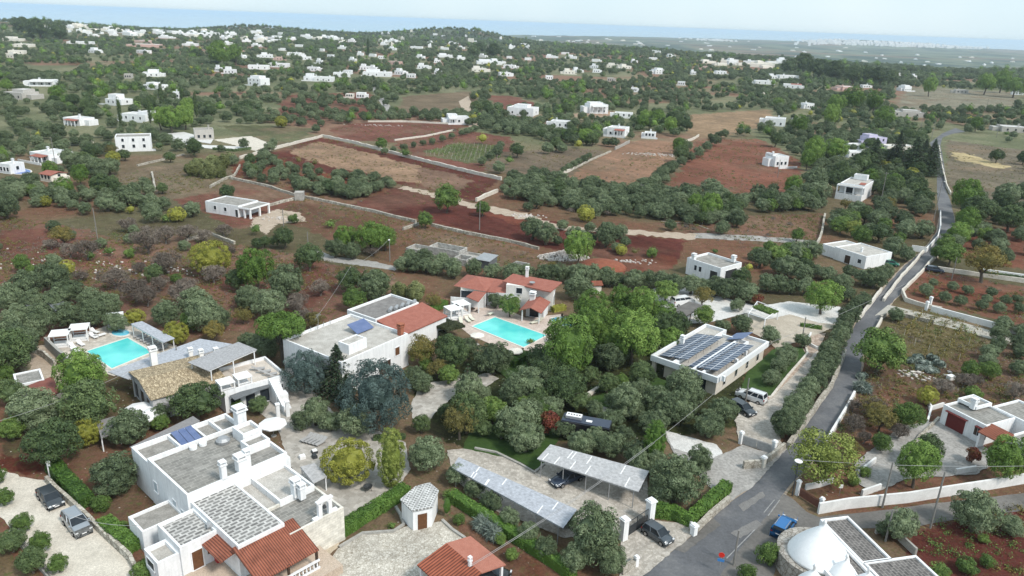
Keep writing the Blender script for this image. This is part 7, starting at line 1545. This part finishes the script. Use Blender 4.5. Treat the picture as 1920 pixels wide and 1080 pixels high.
for k,(u,v,vt,lb,kw) in dict(a=(184,454,391,'grey utility pole standing in the bare almond orchard',{}),b=(899,431,378,'pale utility pole in the deep red field',{}),c=(1200,372,345,'utility pole with crossarm in the dense olive grove',{'cross':True}),d=(1510,502-10,457,'grey pole beside the arched porch house garden',{}),e=(578,466,435,'pole by the dark umbrella tree row',{}),f=(529+3,425,392,'short pole in front of the colonnade house',{}),g=(731,490,448,'pole with lamp by the yellow-green trees',{'lamp':True}),h=(659,545,500,'white pole among dark trees behind the villa',{}),i=(1784,525,483,'thin pale pole in the red orchard hedge',{}),j=(1744,990,893,'leaning grey pole between two pale olives',{}),k=(1654,952,872,'dark pole at the stepped lane wall',{}),l=(1503,640,595,'dark pole on the sandy forecourt',{}),m=(1375,1060,1000,'black pole by the road sign',{}),n=(1746,262,228,'pale pole at the top of the road',{}),o=(1726,243,212,'pale pole with lamp behind the road bend',{'lamp':True}),p=(1847,213,188,'pole on the rocky slope',{}),q=(1868,258,232,'pole by the grey-white villa',{}),r=(1750,415,330,'tall lamp pole at the upper road palms',{'lamp':True}),s=(1648,395,310,'tall pole with insulators by the dark conifer',{'cross':True}),t=(1458,333,300,'pole in front of the small turreted house',{}),u=(335,690,650,'wooden pole with cable between the olives',{}),v=(1265,242,222,'old pole by the stony field',{}),w=(105,315,288-30,'pole near the bungalow with pinkish porch',{}),x=(138,112,80,'thin tall pole before the sunlit slope',{}),y=(1660,1015,960,'thin post behind the grey court wall',{}),z=(1398,752-0,670+45,'thin dark pole at the villa wall',{})).items():
    PT[k]=pole(u,v,vt,lb,**kw)
PT['st']=pole(1485,930,868,'black street lamp pole with round white disc lamp',mat=DKMET,r=.08,name='street_lamp')
t=[o for o in bpy.data.objects if o.name.startswith('street_lamp')][0]; hh=PT['st'][2]; MB().lathe([(.02,hh+.12),(.45,hh+.06),(.5,hh),(.45,hh-.05),(.02,hh-.1)],16).obj('disc_lamp',PLASTW,t); tag(t,cat='street lamp')
SEGS_W=[]
def wire(a,b_,label,sag=1.0,r=.022,dbl=False):
    a=np.array(a,float);b_=np.array(b_,float);m=MB();N_=14
    for off in ((0,) if not dbl else (-.12,.12)):
        pr=None
        for i in range(N_+1):
            t=i/N_; q=a*(1-t)+b_*t+np.array([off,0,-sag*4*t*(1-t)])
            if pr is not None: m.tube(tuple(pr),tuple(q),r,k=5,caps=False)
            pr=q
    c=(a+b_)/2; m.v=[(v[0]-c[0],v[1]-c[1],v[2]-c[2]) for v in m.v]
    tag(m.obj('overhead_cable',M('cable_grey',(.3,.3,.3),(.4,.4,.4),1,.6),loc=tuple(c)),label,'cable')
wire(P(1700,850-100,6),P(850,1120,8.5),'double overhead cable running down over the carports',1.2,.025,True) if 0 else None
wire(P(1225,830,7.6),P(880,1062,6.5),'double overhead cable slung low over the carports and kiosk',.5,.02,True)
wire(P(1450,640,7),P(1225,830,7.6),'overhead cable crossing in front of the solar-roofed villa',.4,.02)
wire(P(1722,520,7.5),P(1450,640,7),'overhead cable slanting over the gravel forecourt',.5,.02)
wire(PT['st']+[0,0,.2],P(1990,872,8),'pale overhead cable above the terrace yard',.5,.025)
wire(P(-40,800,7),PT['u'],'long overhead cable across the left tree garden'.replace('left ','big '),1.2,.025)
wire(PT['h'],P(590,600,7),'overhead cable over the bare orchard edge',.3,.02); wire(PT['h'],PT['g'],'overhead cable between lamp pole and white pole',.8,.02)
wire(P(120,962,6.),P(262,985,6.),'thin cable above the garden hedges',.5,.02); wire(P(375,870+120,5),P(480,1045,4.5),'x y z w',.2,.02) if 0 else None
# road signs
p=P(1348,1074); t=empty('road_sign',tuple(p),-.3,label='red round road sign with small blue plate below',cat='road sign'); MB().tube((0,0,0),(0,0,2.6),.03).obj('post',METAL,t)
MB().tube((0,-.05,2.35),(0,-.02,2.35),.32,k=16).obj('red_disc',M('sign_red',(.6,.03,.02),(.66,.04,.03),1,.5),t); MB().quadbox(-.35,.35,-.05,-.02,1.5,1.85).obj('blue_plate',M('sign_blue',(.05,.2,.5),(.07,.24,.55),1,.5),t)
for u,v,l in ((1573,930,'small white notice on the wall by the yellow-green tree'),(1447,580+65,'small white box post by the drive')):
    p=P(u,v); t=empty('notice_board',tuple(p),0,label=l,cat='notice'); MB().tube((0,0,0),(0,0,1.7),.03).obj('post',METAL,t); MB().quadbox(-.25,.25,-.04,.04,1.2,1.7).obj('board',PLASTW,t)
p=P(1185+3,778); t=empty('blue_umbrella',tuple(p),0,label='closed bright blue parasol among the olives behind the truck',cat='parasol'); MB().lathe([(.35,1.0),(.3,1.6),(.05,2.0)],8).obj('canopy',SOLARB,t); MB().tube((0,0,0),(0,0,1.2),.04).obj('pole',METAL,t)
# stray things on the yards
def box_thing(name,u,v,dims,mat,label,cat,rz=.3,lid=True):
    p=P(u,v); t=empty(name,tuple(p),rz,label=label,cat=cat); a,b_,h=dims; MB().quadbox(-a/2,a/2,-b_/2,b_/2,-.05,h).obj('body',mat,t,bev=.04)
    if lid: MB().quadbox(-a/2-.04,a/2+.04,-b_/2-.04,b_/2+.04,h,h+.1).obj('lid',mat,t)
box_thing('storage_box',1782,711,(1.1,.9,.6),PLASTW,'white open crate on the bare ground near the bright bushes','crate'); box_thing('storage_box',1780-75,750-0,(1,.8,.5),CONC,'x','crate') if 0 else None
box_thing('water_tank',1506-0,508,(.6,.6,.9),PLASTW,'small white tank in the garden below the arched porch house','tank'); box_thing('stone_table',1140,782,(3.4,1.6,1.0),CONC,'flat grey stone block behind the black truck','stone block',-.4)
box_thing('stone_planter',1018,1,(1,1,1),CONC,'x','x') if 0 else None
# vine pergola on the forecourt
b=B('vine_pergola',(1400,600,2.3),0,'white-framed pergola carrying a green vine on the gravel','pergola'); landmark('the vine pergola',*b.W(5,0))
q=[(*b.L(u,v,2.3),2.3) for u,v in ((1404,588),(1420,565),(1460,580),(1435,598))]
for p_ in q: b.post(p_[0],p_[1],0,2.3,.2)
m=MB()
for i in range(4): m.bar(q[i],q[(i+1)%4],.12)
m.obj('frame',WHITE,b.root)
def foliage_box(name,poly,z0,z1,mat,n,leaf,label=None,cat=None,parent=None,seed=1,group=None,asp=1.5,noise_=.15):
    """clipped or trailing foliage filling a footprint: leaves on its sides and top"""
    rg=np.random.default_rng(seed); poly=[np.array(p[:2]) for p in poly]; c=sum(poly)/len(poly); pos=[];nor=[]
    per=[np.linalg.norm(poly[(i+1)%len(poly)]-poly[i]) for i in range(len(poly))]; tot=sum(per); xs=[p[0] for p in poly];ys=[p[1] for p in poly]
    a=abs(sum(poly[i][0]*poly[(i+1)%len(poly)][1]-poly[(i+1)%len(poly)][0]*poly[i][1] for i in range(len(poly))))/2; side=tot*(z1-z0); nt=int(n*a/(a+side))
    X=rg.uniform(min(xs),max(xs),nt*4);Y=rg.uniform(min(ys),max(ys),nt*4); k=inpoly(X,Y,[tuple(p) for p in poly]); X=X[k][:nt];Y=Y[k][:nt]
    hz=z1+(fbm(X*1.3,Y*1.3,seed,3)-.5)*2*noise_*(z1-z0)+rg.normal(size=len(X))*.03
    pos.append(np.stack([X,Y,hz],1)); nor.append(np.stack([rg.normal(size=len(X))*.4,rg.normal(size=len(X))*.4,np.ones(len(X))],1))
    for i,L_ in enumerate(per):
        k=int((n-nt)*L_/tot); t=rg.random(k)[:,None]; p=poly[i]*(1-t)+poly[(i+1)%len(poly)]*t; d=(poly[(i+1)%len(poly)]-poly[i])/L_; nn=np.array([d[1],-d[0]]); 
        if np.dot(nn,poly[i]-c)<0: nn=-nn
        z=z0+(z1-z0)*rg.random(k); wob=(fbm(p[:,0]*1.5+z,p[:,1]*1.5,seed+4,3)-.5)*2*noise_
        p=p+nn*(wob[:,None]-.02); pos.append(np.concatenate([p,z[:,None]],1)); nor.append(np.concatenate([np.tile(nn,(k,1)),np.full((k,1),.25)],1)+rg.normal(size=(k,3))*.4)
    pos=np.concatenate(pos);nor=np.concatenate(nor); tint=.5+(fbm(pos[:,0]*1.1,pos[:,1]*1.1,seed+9,3)-.5)*.9+(rg.random(len(pos))-.5)*.4
    core=MB(); ci=[tuple(c+(p-c)*(1-.18/max(.3,np.linalg.norm(p-c)))-np.array(c)) for p in poly]
    core.prism(ci,z0-.05,z1-.12); pos[:,0]-=c[0];pos[:,1]-=c[1]
    me=quads_mesh(name,pos,nor,leaf,tint,mat,(core.v,core.f,mat),asp,seed); me.attributes['tint']
    o=bpy.data.objects.new(name,me); COL.objects.link(o); o.location=(c[0],c[1],0)
    if parent: o.parent=parent; o.matrix_parent_inverse=parent.matrix_world.inverted()
    return tag(o,label,cat,group)
def hedge(px,w_,h,mat,label,n=3000,leaf=.16,seed=1,cat='hedge',name='hedge',z0=0,noise_=.15):
    pts=[np.array(P(*p,z0)[:2]) for p in px]; Lf=[];Rt=[]
    for i,p in enumerate(pts):
        d=pts[min(i+1,len(pts)-1)]-pts[max(i-1,0)];d/=np.linalg.norm(d);nn=np.array([-d[1],d[0]])*w_/2; Lf.append(p+nn);Rt.append(p-nn)
        if i: SEGS.append((pts[i-1][0],pts[i-1][1],p[0],p[1],w_/2))
    return foliage_box(name,Lf+Rt[::-1],z0,h,mat,n,leaf,label,cat,None,seed,noise_=noise_)
hedge([(632,1008),(668,985),(700,965),(740,940),(762,925)],1.5,1.4,L_HEDGE,'bright clipped hedge curving from farmhouse corner to hexagonal store',5200,.15,1)
hedge([(100,880),(122,905),(145,930),(165,952)],1.7,1.5,L_HEDGE,'bright hedge along the gravel lane by the dark grey hatchback',3200,.16,2); hedge([(196,985),(222,1008),(255,1035)],1.6,1.2,L_HEDGE,'darker hedge along the gravel lane by the farmhouse annex',2400,.16,3)
hedge([(845,935),(880,958),(930,990),(985,1025),(1040,1060),(1075,1085)],1.3,1.3,L_HEDGE,'long bright hedge below the olive row and carport',5200,.16,4); hedge([(1228,965),(1262,972),(1292,985),(1315,965),(1362,920)],1.3,1.5,L_HEDGE,'glossy green roadside hedge on a stone wall',4600,.17,5,noise_=.25)
hedge([(700,990-165),(760,822)],.8,.6,L_DARK,'low dark hedge behind the yellow clipped tree',900,.15,6); hedge([(955,688),(985,670)],2.2,1.3,L_HEDGE,'bright hedge block near the pool deck end',1800,.16,7); hedge([(800,590),(835,572)],1.6,1.2,L_HEDGE,'bright hedge block beside the cabanas',1800,.16,8)
hedge([(400,281),(440,284),(470,280)],1.2,1.0,L_DARK,'low dark hedge following the white drive',900,.3,9); hedge([(1842,518),(1925,529)],1.2,1.2,L_DARK,'long dark hedge between white walls beyond red orchard',2200,.25,10); hedge([(1180,257-3),(1190,256)],.5,.5,L_DARK,'x y z w',10,.2) if 0 else None
hedge([(1500,612),(1540,618)],1.,.7,L_HEDGE,'small hedge strip in the paved lay-by',700,.15,11); hedge([(1110,772),(1080,768)],1.2,.9,L_AUT,'brownish low hedge beside the black truck roof',700,.15,12); hedge([(1345,855),(1392,860)],.5,.2,L_DARK,'x',10,.2) if 0 else None
hedge([(1690,240),(1715,245)],.5,.5,L_DARK,'x',10,.2) if 0 else None; hedge([(1035,585),(1058,580)],1.4,1.1,L_YELL,'orange-yellow flowering bush beside red-roofed kiosk wing',900,.15,13,'bush','flowering_bush'); hedge([(1003,664),(1012,672)],.6,.4,L_RED,'x',10,.2) if 0 else None
hedge([(780,598),(845,612),(855,618)],4.0,2.4,L_IVY,'dark ivy-covered pergola between white villa and pool',4200,.2,14,'pergola','ivy_pergola',2.0); hedge([(1418,575),(1452,588)],2.6,2.5,L_GREEN,'green vine spread over the white pergola',1800,.2,15,'vine','grape_vine',2.2)
hedge([(800,604),(835,640),(880,655)],1.2,1.4,L_IVY,'dark clipped hedge below the ivy pergola',1800,.18,16); hedge([(722,668),(726,676)],1.2,1.2,L_GREEN,'round clipped bush at the white villa entrance',500,.14,17,'bush','clipped_bush')
hedge([(1110,735),(1165,712)],1.0,.5,L_DARK,'low dark planting along the garden lawn',700,.15,18)
# vineyard rows
def vines(px,dirpx,step,label,n,mat=L_AUT):
    poly=[tuple(G(u,v)[:2]) for u,v in px]; a=np.array(P(*dirpx[0])[:2]);c=np.array(P(*dirpx[1])[:2]);d=(c-a)/np.linalg.norm(c-a);nn=np.array([-d[1],d[0]]); cc=np.mean(np.array(poly),0); R_=60;k=0
    for i in range(-30,31):
        t=np.arange(-R_,R_,.5); X=cc[0]+nn[0]*i*step+d[0]*t;Y=cc[1]+nn[1]*i*step+d[1]*t; ins=inpoly(X,Y,poly)
        if ins.sum()<6: continue
        s=t[ins]; s0,s1=s[0],s[-1]; A=cc+nn*i*step+d*s0;B_=cc+nn*i*step+d*s1; rg=np.random.default_rng(i+99); N_=int((s1-s0)*16); q=rg.random(N_)[:,None]; p=A*(1-q)+B_*q; p=p+rg.normal(size=p.shape)*.22; g_=fbm(p[:,0]/2,p[:,1]/2,8,3); p=p[g_>.42]; g_=g_[g_>.42]; N_=len(p)
        pos=np.concatenate([p-A,(rg.random(N_)*1.0+.3)[:,None]],1); nor=rg.normal(size=(N_,3)); post=MB(); L_=s1-s0
        for j in range(int(L_/5)+1): q2=d*min(j*5,L_); post.tube((q2[0],q2[1],-.1),(q2[0],q2[1],1.5),.04,k=4)
        me=quads_mesh('vine_row',pos,nor,.22,rg.random(N_),mat,(post.v,post.f,WALLP)); o=bpy.data.objects.new('vine_row',me); COL.objects.link(o); o.location=(A[0],A[1],0); k+=1
        tag(o,label,'vine row',label)
vines([(1680,600),(1740,590),(1840,620),(1820,670),(1770,690),(1700,655)],((1740,600),(1700,650)),2.6,'row of straggly vines on posts in the brown roadside field',9)
vines([(795,288),(860,270),(930,276),(940,298),(880,304)],((800,288),(860,271)),2.4,'row of low vines in the small green vineyard',9,L_GREEN)

# fence on a low wall at the bottom corner
a,b_=P(20,1000),P(98,1092); d=(b_-a); Lf=np.linalg.norm(d); t=empty('garden_fence',tuple(a),math.atan2(d[1],d[0]),label='grey mesh fence on a pale low wall beside the young trees',cat='fence')
MB().quadbox(0,Lf,-.15,.15,-.2,.45).obj('low_wall',CONC,t); m=MB()
for k in range(int(Lf/.25)): m.quadbox(k*.25,k*.25+.02,-.01,.01,.45,1.5)
for z in (.7,1.1,1.48): m.quadbox(0,Lf,-.012,.012,z,z+.03)
m.obj('mesh_panel',DKMET,t)
# weeds and tufts on the open fields: a mass nobody could count
def tufts(name,polys,n,mat,label,s=(.25,.7),seed=1):
    rg=np.random.default_rng(seed); pos=[];nor=[]
    for px,cnt_ in polys:
        poly=[tuple(G(u,v)[:2]) for u,v in px]; xs=[p[0] for p in poly];ys=[p[1] for p in poly]; X=rg.uniform(min(xs),max(xs),cnt_*3);Y=rg.uniform(min(ys),max(ys),cnt_*3)
        k=inpoly(X,Y,poly)&(fbm(X/14.,Y/14.,seed+3,3)>.46); X=X[k][:cnt_];Y=Y[k][:cnt_]
        for x,y in zip(X,Y):
            r=rg.uniform(*s); q=26; d=rg.normal(size=(q,3))*r*.5; d[:,2]=np.abs(d[:,2])*.8; pos.append(d+np.array([x,y,float(zt(x,y))+.05])); nor.append(d+np.array([0,0,.3*r])+rg.normal(size=(q,3))*.2)
    pos=np.concatenate(pos);nor=np.concatenate(nor); me=quads_mesh(name,pos,nor,.12,rg.random(len(pos)),mat,asp=2.2,seed=seed); o=bpy.data.objects.new(name,me); COL.objects.link(o); tag(o,label,'weeds',kind='stuff')
FP=[([(0,405),(130,425),(330,440),(520,470),(740,515),(740,570),(560,600),(300,600),(0,560)],1500),([(555,370),(790,415),(960,460),(1080,500),(900,505),(520,405)],500),([(500,288),(600,257),(935,336),(895,380),(640,388),(430,335)],450),([(620,240),(880,230),(960,258),(1130,285),(1060,336),(900,318),(760,290)],500),([(1060,338),(1275,262),(1420,258),(1510,300),(1500,370),(1240,362)],600),([(1230,418),(1545,400),(1530,500),(1290,440)],450),([(1685,575),(1925,620),(1925,770),(1700,740),(1560,880),(1540,850)],900),([(1690,163),(1912,173),(1900,206),(1680,206)],160),([(1772,262),(1925,282),(1925,400),(1775,350)],350),([(200,330),(440,290),(430,350),(260,375)],300),([(1700,1035),(1740,980),(1925,945),(1925,1080)],200),([(835,955),(1065,1090),(865,1005)],80),([(1685,552),(1745,508),(1925,540),(1925,612)],160)]
tufts('weeds',FP,0,L_AUT,'dry weeds and tufts over the open plots',seed=2)
tufts('low_scrub',[(p,c//3) for p,c in FP],0,L_GREEN,'low green scrub scattered over the open plots',(.4,1.1),seed=5)
tufts('dry_brush',[(p,c//3) for p,c in FP],0,L_BARE,'dry brown brush scattered over the open plots',(.4,1.0),seed=9)
# ---------------------------------------------------------------- putting the trees in
for i in range(0,len(RL)-1):
    a=P(*RL[i]);b_=P(*RR[min(i,len(RR)-1)]); 
RSEG=[]
rc=[( (np.array(P(*a)[:2])+np.array(P(*b_)[:2]))/2) for a,b_ in zip([RL[int(i*(len(RL)-1)/23)] for i in range(24)],[RR[int(i*(len(RR)-1)/23)] for i in range(24)])]
for a,b_ in zip(rc,rc[1:]): SEGS.append((a[0],a[1],b_[0],b_[1],4.2)); RSEG.append((a[0],a[1],b_[0],b_[1],2.6))
CI=np.array([(c[0],c[1],c[2]) for c in CIRC]); SG=[s for s in SEGS]
def blocked(x,y,w_):
    r=math.hypot(x,y)
    d=np.hypot(CI[:,0]-x,CI[:,1]-y); lim=CI[:,2]*(1.25 if r<700 else 1.0)+w_*(.42 if r<700 else .35)
    if (d<lim).any(): return True
    for (ax,ay,bx,by,hw) in SG:
        if min(ax,bx)-9<x<max(ax,bx)+9 and min(ay,by)-9<y<max(ay,by)+9:
            dx=bx-ax;dy=by-ay;t=max(0,min(1,((x-ax)*dx+(y-ay)*dy)/(dx*dx+dy*dy+1e-9)))
            if (x-ax-dx*t)**2+(y-ay-dy*t)**2<(hw+w_*.28)**2: return True
    # keep sight lines to the far houses: no crown right in front of one
    return False
HS=[(c[0],c[1],c[2]) for c in CIRC if 180<math.hypot(c[0],c[1])]
HA=np.array([(math.atan2(c[0],c[1]),math.hypot(c[0],c[1]),c[2]) for c in HS])
def hides(x,y,w_,kd):
    a=math.atan2(x,y);r=math.hypot(x,y); hh=w_*LIB[kd]['zc']*1.75; reach=hh*r/HC   # how far behind the tree its top covers the ground
    k=(np.abs(HA[:,0]-a)<(HA[:,2]*.9+w_*.4)/r)&(HA[:,1]>r)&(HA[:,1]-HA[:,2]<r+reach*.9)
    return bool(k.any())
allt=[]
for i,t in enumerate(TREES+WILD):
    kd,x,y,w_,ds,h,hand=t
    if hand:
        ok_=True
        for (ax,ay,bx,by,hw) in RSEG:
            dx=bx-ax;dy=by-ay;q=max(0,min(1,((x-ax)*dx+(y-ay)*dy)/(dx*dx+dy*dy+1e-9)))
            if (x-ax-dx*q)**2+(y-ay-dy*q)**2<(hw-.9+.04*w_)**2: ok_=False
        if not ok_: continue
    if not hand:
        if blocked(x,y,w_): continue
        if math.hypot(x,y)>180 and hides(x,y,w_,kd) and random.Random(i).random()<.88: continue
    z=float(zt(x,y)); px=w_*ppm((x,y,z)); allt.append((px,kd,x,y,z,w_,h))
# "hand" house-side trees stay; the largest 290 of each kind are individuals, the rest are massed groves
allt.sort(key=lambda t:-t[0]); cnt={}; IND=[];MASS={}
CATCAP={'olive tree':290,'evergreen tree':230,'leafy tree':180,'pine tree':200,'bare tree':200,'yellowing tree':120}
for t in allt:
    c=LIB[t[1]]['cat']; az=abs(math.degrees(math.atan2(t[2],t[3]))); u,v=proj((t[2],t[3],t[4]+1)); inview=-60<u<1980 and v<1150
    if not inview: continue
    if cnt.get(c,0)<CATCAP.get(c,290): cnt[c]=cnt.get(c,0)+1; IND.append(t)
    else: MASS.setdefault(t[1],[]).append(t)
ORD=['first','second','third','fourth','fifth','sixth','seventh','eighth','ninth','tenth','eleventh','twelfth']
LMA=np.array([(x,y) for _,x,y in LM])
SIZEW=lambda px,m:('tall ' if px>m*1.5 else ('small ' if px<m*.65 else ''))
recs=[];ix={}
for t in IND:
    px,kd,x,y,z,w_,h=t; d=np.hypot(LMA[:,0]-x,LMA[:,1]-y); k=int(np.argmin(d)); ph,lx,ly=LM[k]; dx=x-lx;dy=y-ly
    rel='behind' if dy>abs(dx)*.8 else ('in front of' if dy<-abs(dx)*.8 else 'beside'); key=(kd,rel,k); ix.setdefault(key,[]).append((d[k],len(recs))); recs.append(key)
LAB={}
for key,l in ix.items():
    l.sort(); kd,rel,k=key; desc=LIB[kd]['desc']; ph=LM[k][0]
    for n,(dd,i) in enumerate(l):
        if len(l)==1: LAB[i]=(f'{desc} {rel} {ph}',None)
        elif n<12: LAB[i]=(f'{desc} {rel} {ph}, {ORD[n]} out from it',None)
        else: LAB[i]=(f'{desc} in the outer grove {rel} {ph}',f'{desc}s in the outer grove {rel} {ph}')
rgp=random.Random(4)
for i,(t,key) in enumerate(zip(IND,recs)):
    if len(LAB[i][0].split())>16: LAB[i]=(LAB[i][0].replace(LIB[t[1]]['desc'],LIB[t[1]]['cat']).replace(' out from it',' out').replace('in the outer grove','farther out'),LAB[i][1])
    px,kd,x,y,z,w_,h=t; lib=LIB[kd]; va=rgp.randrange(len(lib['v'])); crown,trunk=lib['v'][va]; lb,gp=LAB[i]; rz=rgp.uniform(0,6.28); gp=gp or lib['desc']+'s of the gardens and groves'
    sc=(w_*rgp.uniform(.9,1.1),w_*rgp.uniform(.9,1.1),w_*h*rgp.uniform(.88,1.15))
    if px>24 or kd in('bluecedar','cedar','araucaria','cypress'):
        e=empty(lib['name'],(x,y,z),rz,label=lb,cat=lib['cat'],group=gp); e.scale=sc
        for nm,me in (('crown',crown),('trunk',trunk)): o=bpy.data.objects.new(nm,me); COL.objects.link(o); o.parent=e
    else:
        o=bpy.data.objects.new(lib['name'],lib['lod'][va]); COL.objects.link(o); o.location=(x,y,z); o.rotation_euler[2]=rz; o.scale=sc; tag(o,lb,lib['cat'],gp)
# massed groves: geometry nodes scatter, geometry belongs to the stuff object itself
STN={'olive':('far_olive_groves','silvery-green olive groves stretching to the plain'),'dark':('far_evergreen_woods','dark evergreen woods between the distant houses'),'pine':('far_pine_woods','bright pine crowns scattered over distant land'),'green':('far_leafy_scrub','fresh green trees massed in the distance'),'yellow':('far_yellow_scrub','yellowish trees massed in the distance'),'autumn':('far_autumn_scrub','autumn-coloured scrub in the distance'),'bare':('bare_thicket','bare brown thicket of orchard twigs'),'shrub':('scrub','low green scrub')}
nst=0
for kd,l in MASS.items():
    lib=LIB[kd]; va_n=len(lib['lod']); A=np.array([(t[2],t[3],t[4]) for t in l]); me=bpy.data.meshes.new(STN.get(kd,('scrub',))[0]); me.from_pydata(A.tolist(),[],[]); rg=np.random.default_rng(3)
    for nm,ty,val in (('s','FLOAT',np.array([t[5] for t in l])),('r','FLOAT',rg.random(len(l))*6.28),('k','INT',rg.integers(0,va_n,len(l)))):
        at=me.attributes.new(nm,ty,'POINT'); at.data.foreach_set('value',val.astype(np.int32 if ty=='INT' else np.float32))
    o=bpy.data.objects.new(STN.get(kd,('scrub',))[0],me); COL.objects.link(o); tag(o,STN.get(kd,('','massed scrub plants in distance'))[1],'grove',kind='stuff')
    ng=bpy.data.node_groups.new('scatter_'+kd,'GeometryNodeTree'); ng.interface.new_socket('Geometry',in_out='INPUT',socket_type='NodeSocketGeometry'); ng.interface.new_socket('Geometry',in_out='OUTPUT',socket_type='NodeSocketGeometry')
    N=ng.nodes;L=ng.links; gi=N.new('NodeGroupInput');go=N.new('NodeGroupOutput'); iop=N.new('GeometryNodeInstanceOnPoints'); jn=N.new('GeometryNodeJoinGeometry')
    srcs=[]
    for v_ in range(va_n):
        # each variant's mesh comes in through one of the real trees built above (its geometry, not the object)
        src=next((q for q in bpy.data.objects if q.type=='MESH' and q.data==lib['lod'][v_]),None)
        if src is None: src=next(q for q in bpy.data.objects if q.type=='MESH' and q.data==lib['v'][v_][0])
        oi=N.new('GeometryNodeObjectInfo'); oi.inputs['Object'].default_value=src; oi.inputs['As Instance'].default_value=False; oi.transform_space='ORIGINAL'
        gt=N.new('GeometryNodeGeometryToInstance'); L.new(oi.outputs['Geometry'],gt.inputs[0]); srcs.append(gt)
    for gt in reversed(srcs): L.new(gt.outputs[0],jn.inputs[0])
    def att(n,ty): a=N.new('GeometryNodeInputNamedAttribute'); a.data_type=ty; a.inputs[0].default_value=n; return a.outputs[0]
    L.new(gi.outputs[0],iop.inputs['Points']); L.new(jn.outputs[0],iop.inputs['Instance']); iop.inputs['Pick Instance'].default_value=True; L.new(att('k','INT'),iop.inputs['Instance Index'])
    cr=N.new('ShaderNodeCombineXYZ'); L.new(att('r','FLOAT'),cr.inputs[2]); L.new(cr.outputs[0],iop.inputs['Rotation']); L.new(att('s','FLOAT'),iop.inputs['Scale']); L.new(iop.outputs[0],go.inputs[0])
    md=o.modifiers.new('scatter','NODES'); md.node_group=ng; nst+=len(l)
print('individual trees',len(IND),cnt,'massed',nst)
# unique labels for the far houses
ixh={}
for (root,k,w_,up) in FARH:
    x,y=root.location[0],root.location[1]; c=[(math.hypot(lx-x,ly-y),i) for i,(ph,lx,ly) in enumerate(LM)]; dd,i=min(c); ixh.setdefault((k,up,i,'behind' if y>LM[i][2] else 'beside'),[]).append((dd,root))
for (k,up,i,rel),l in ixh.items():
    l.sort(key=lambda t:t[0])
    for n,(dd,r) in enumerate(l):
        a,b_=KW[k]; o_=(', '+ORD[n]+' out from it') if len(l)>1 and n<12 else ''
        o_=o_.replace(' out from it',' out'); r['label']=f"{a} {'two-level ' if up else ''}distant {b_} {rel} {LM[i][0]}{o_}"
# ---------------------------------------------------------------- haze
m=bpy.data.materials.new('haze_air'); m.use_nodes=True; N=m.node_tree.nodes; N.remove(N['Principled BSDF']); pv=N.new('ShaderNodeVolumePrincipled'); pv.inputs['Density'].default_value=8e-5; pv.inputs['Color'].default_value=(.76,.88,1,1); pv.inputs['Anisotropy'].default_value=.2
m.node_tree.links.new(pv.outputs[0],N['Material Output'].inputs['Volume'])
tag(MB().quadbox(-52000,52000,-1200,62000,-95,66).obj('haze',m),'pale blue haze over the countryside','haze',kind='stuff')
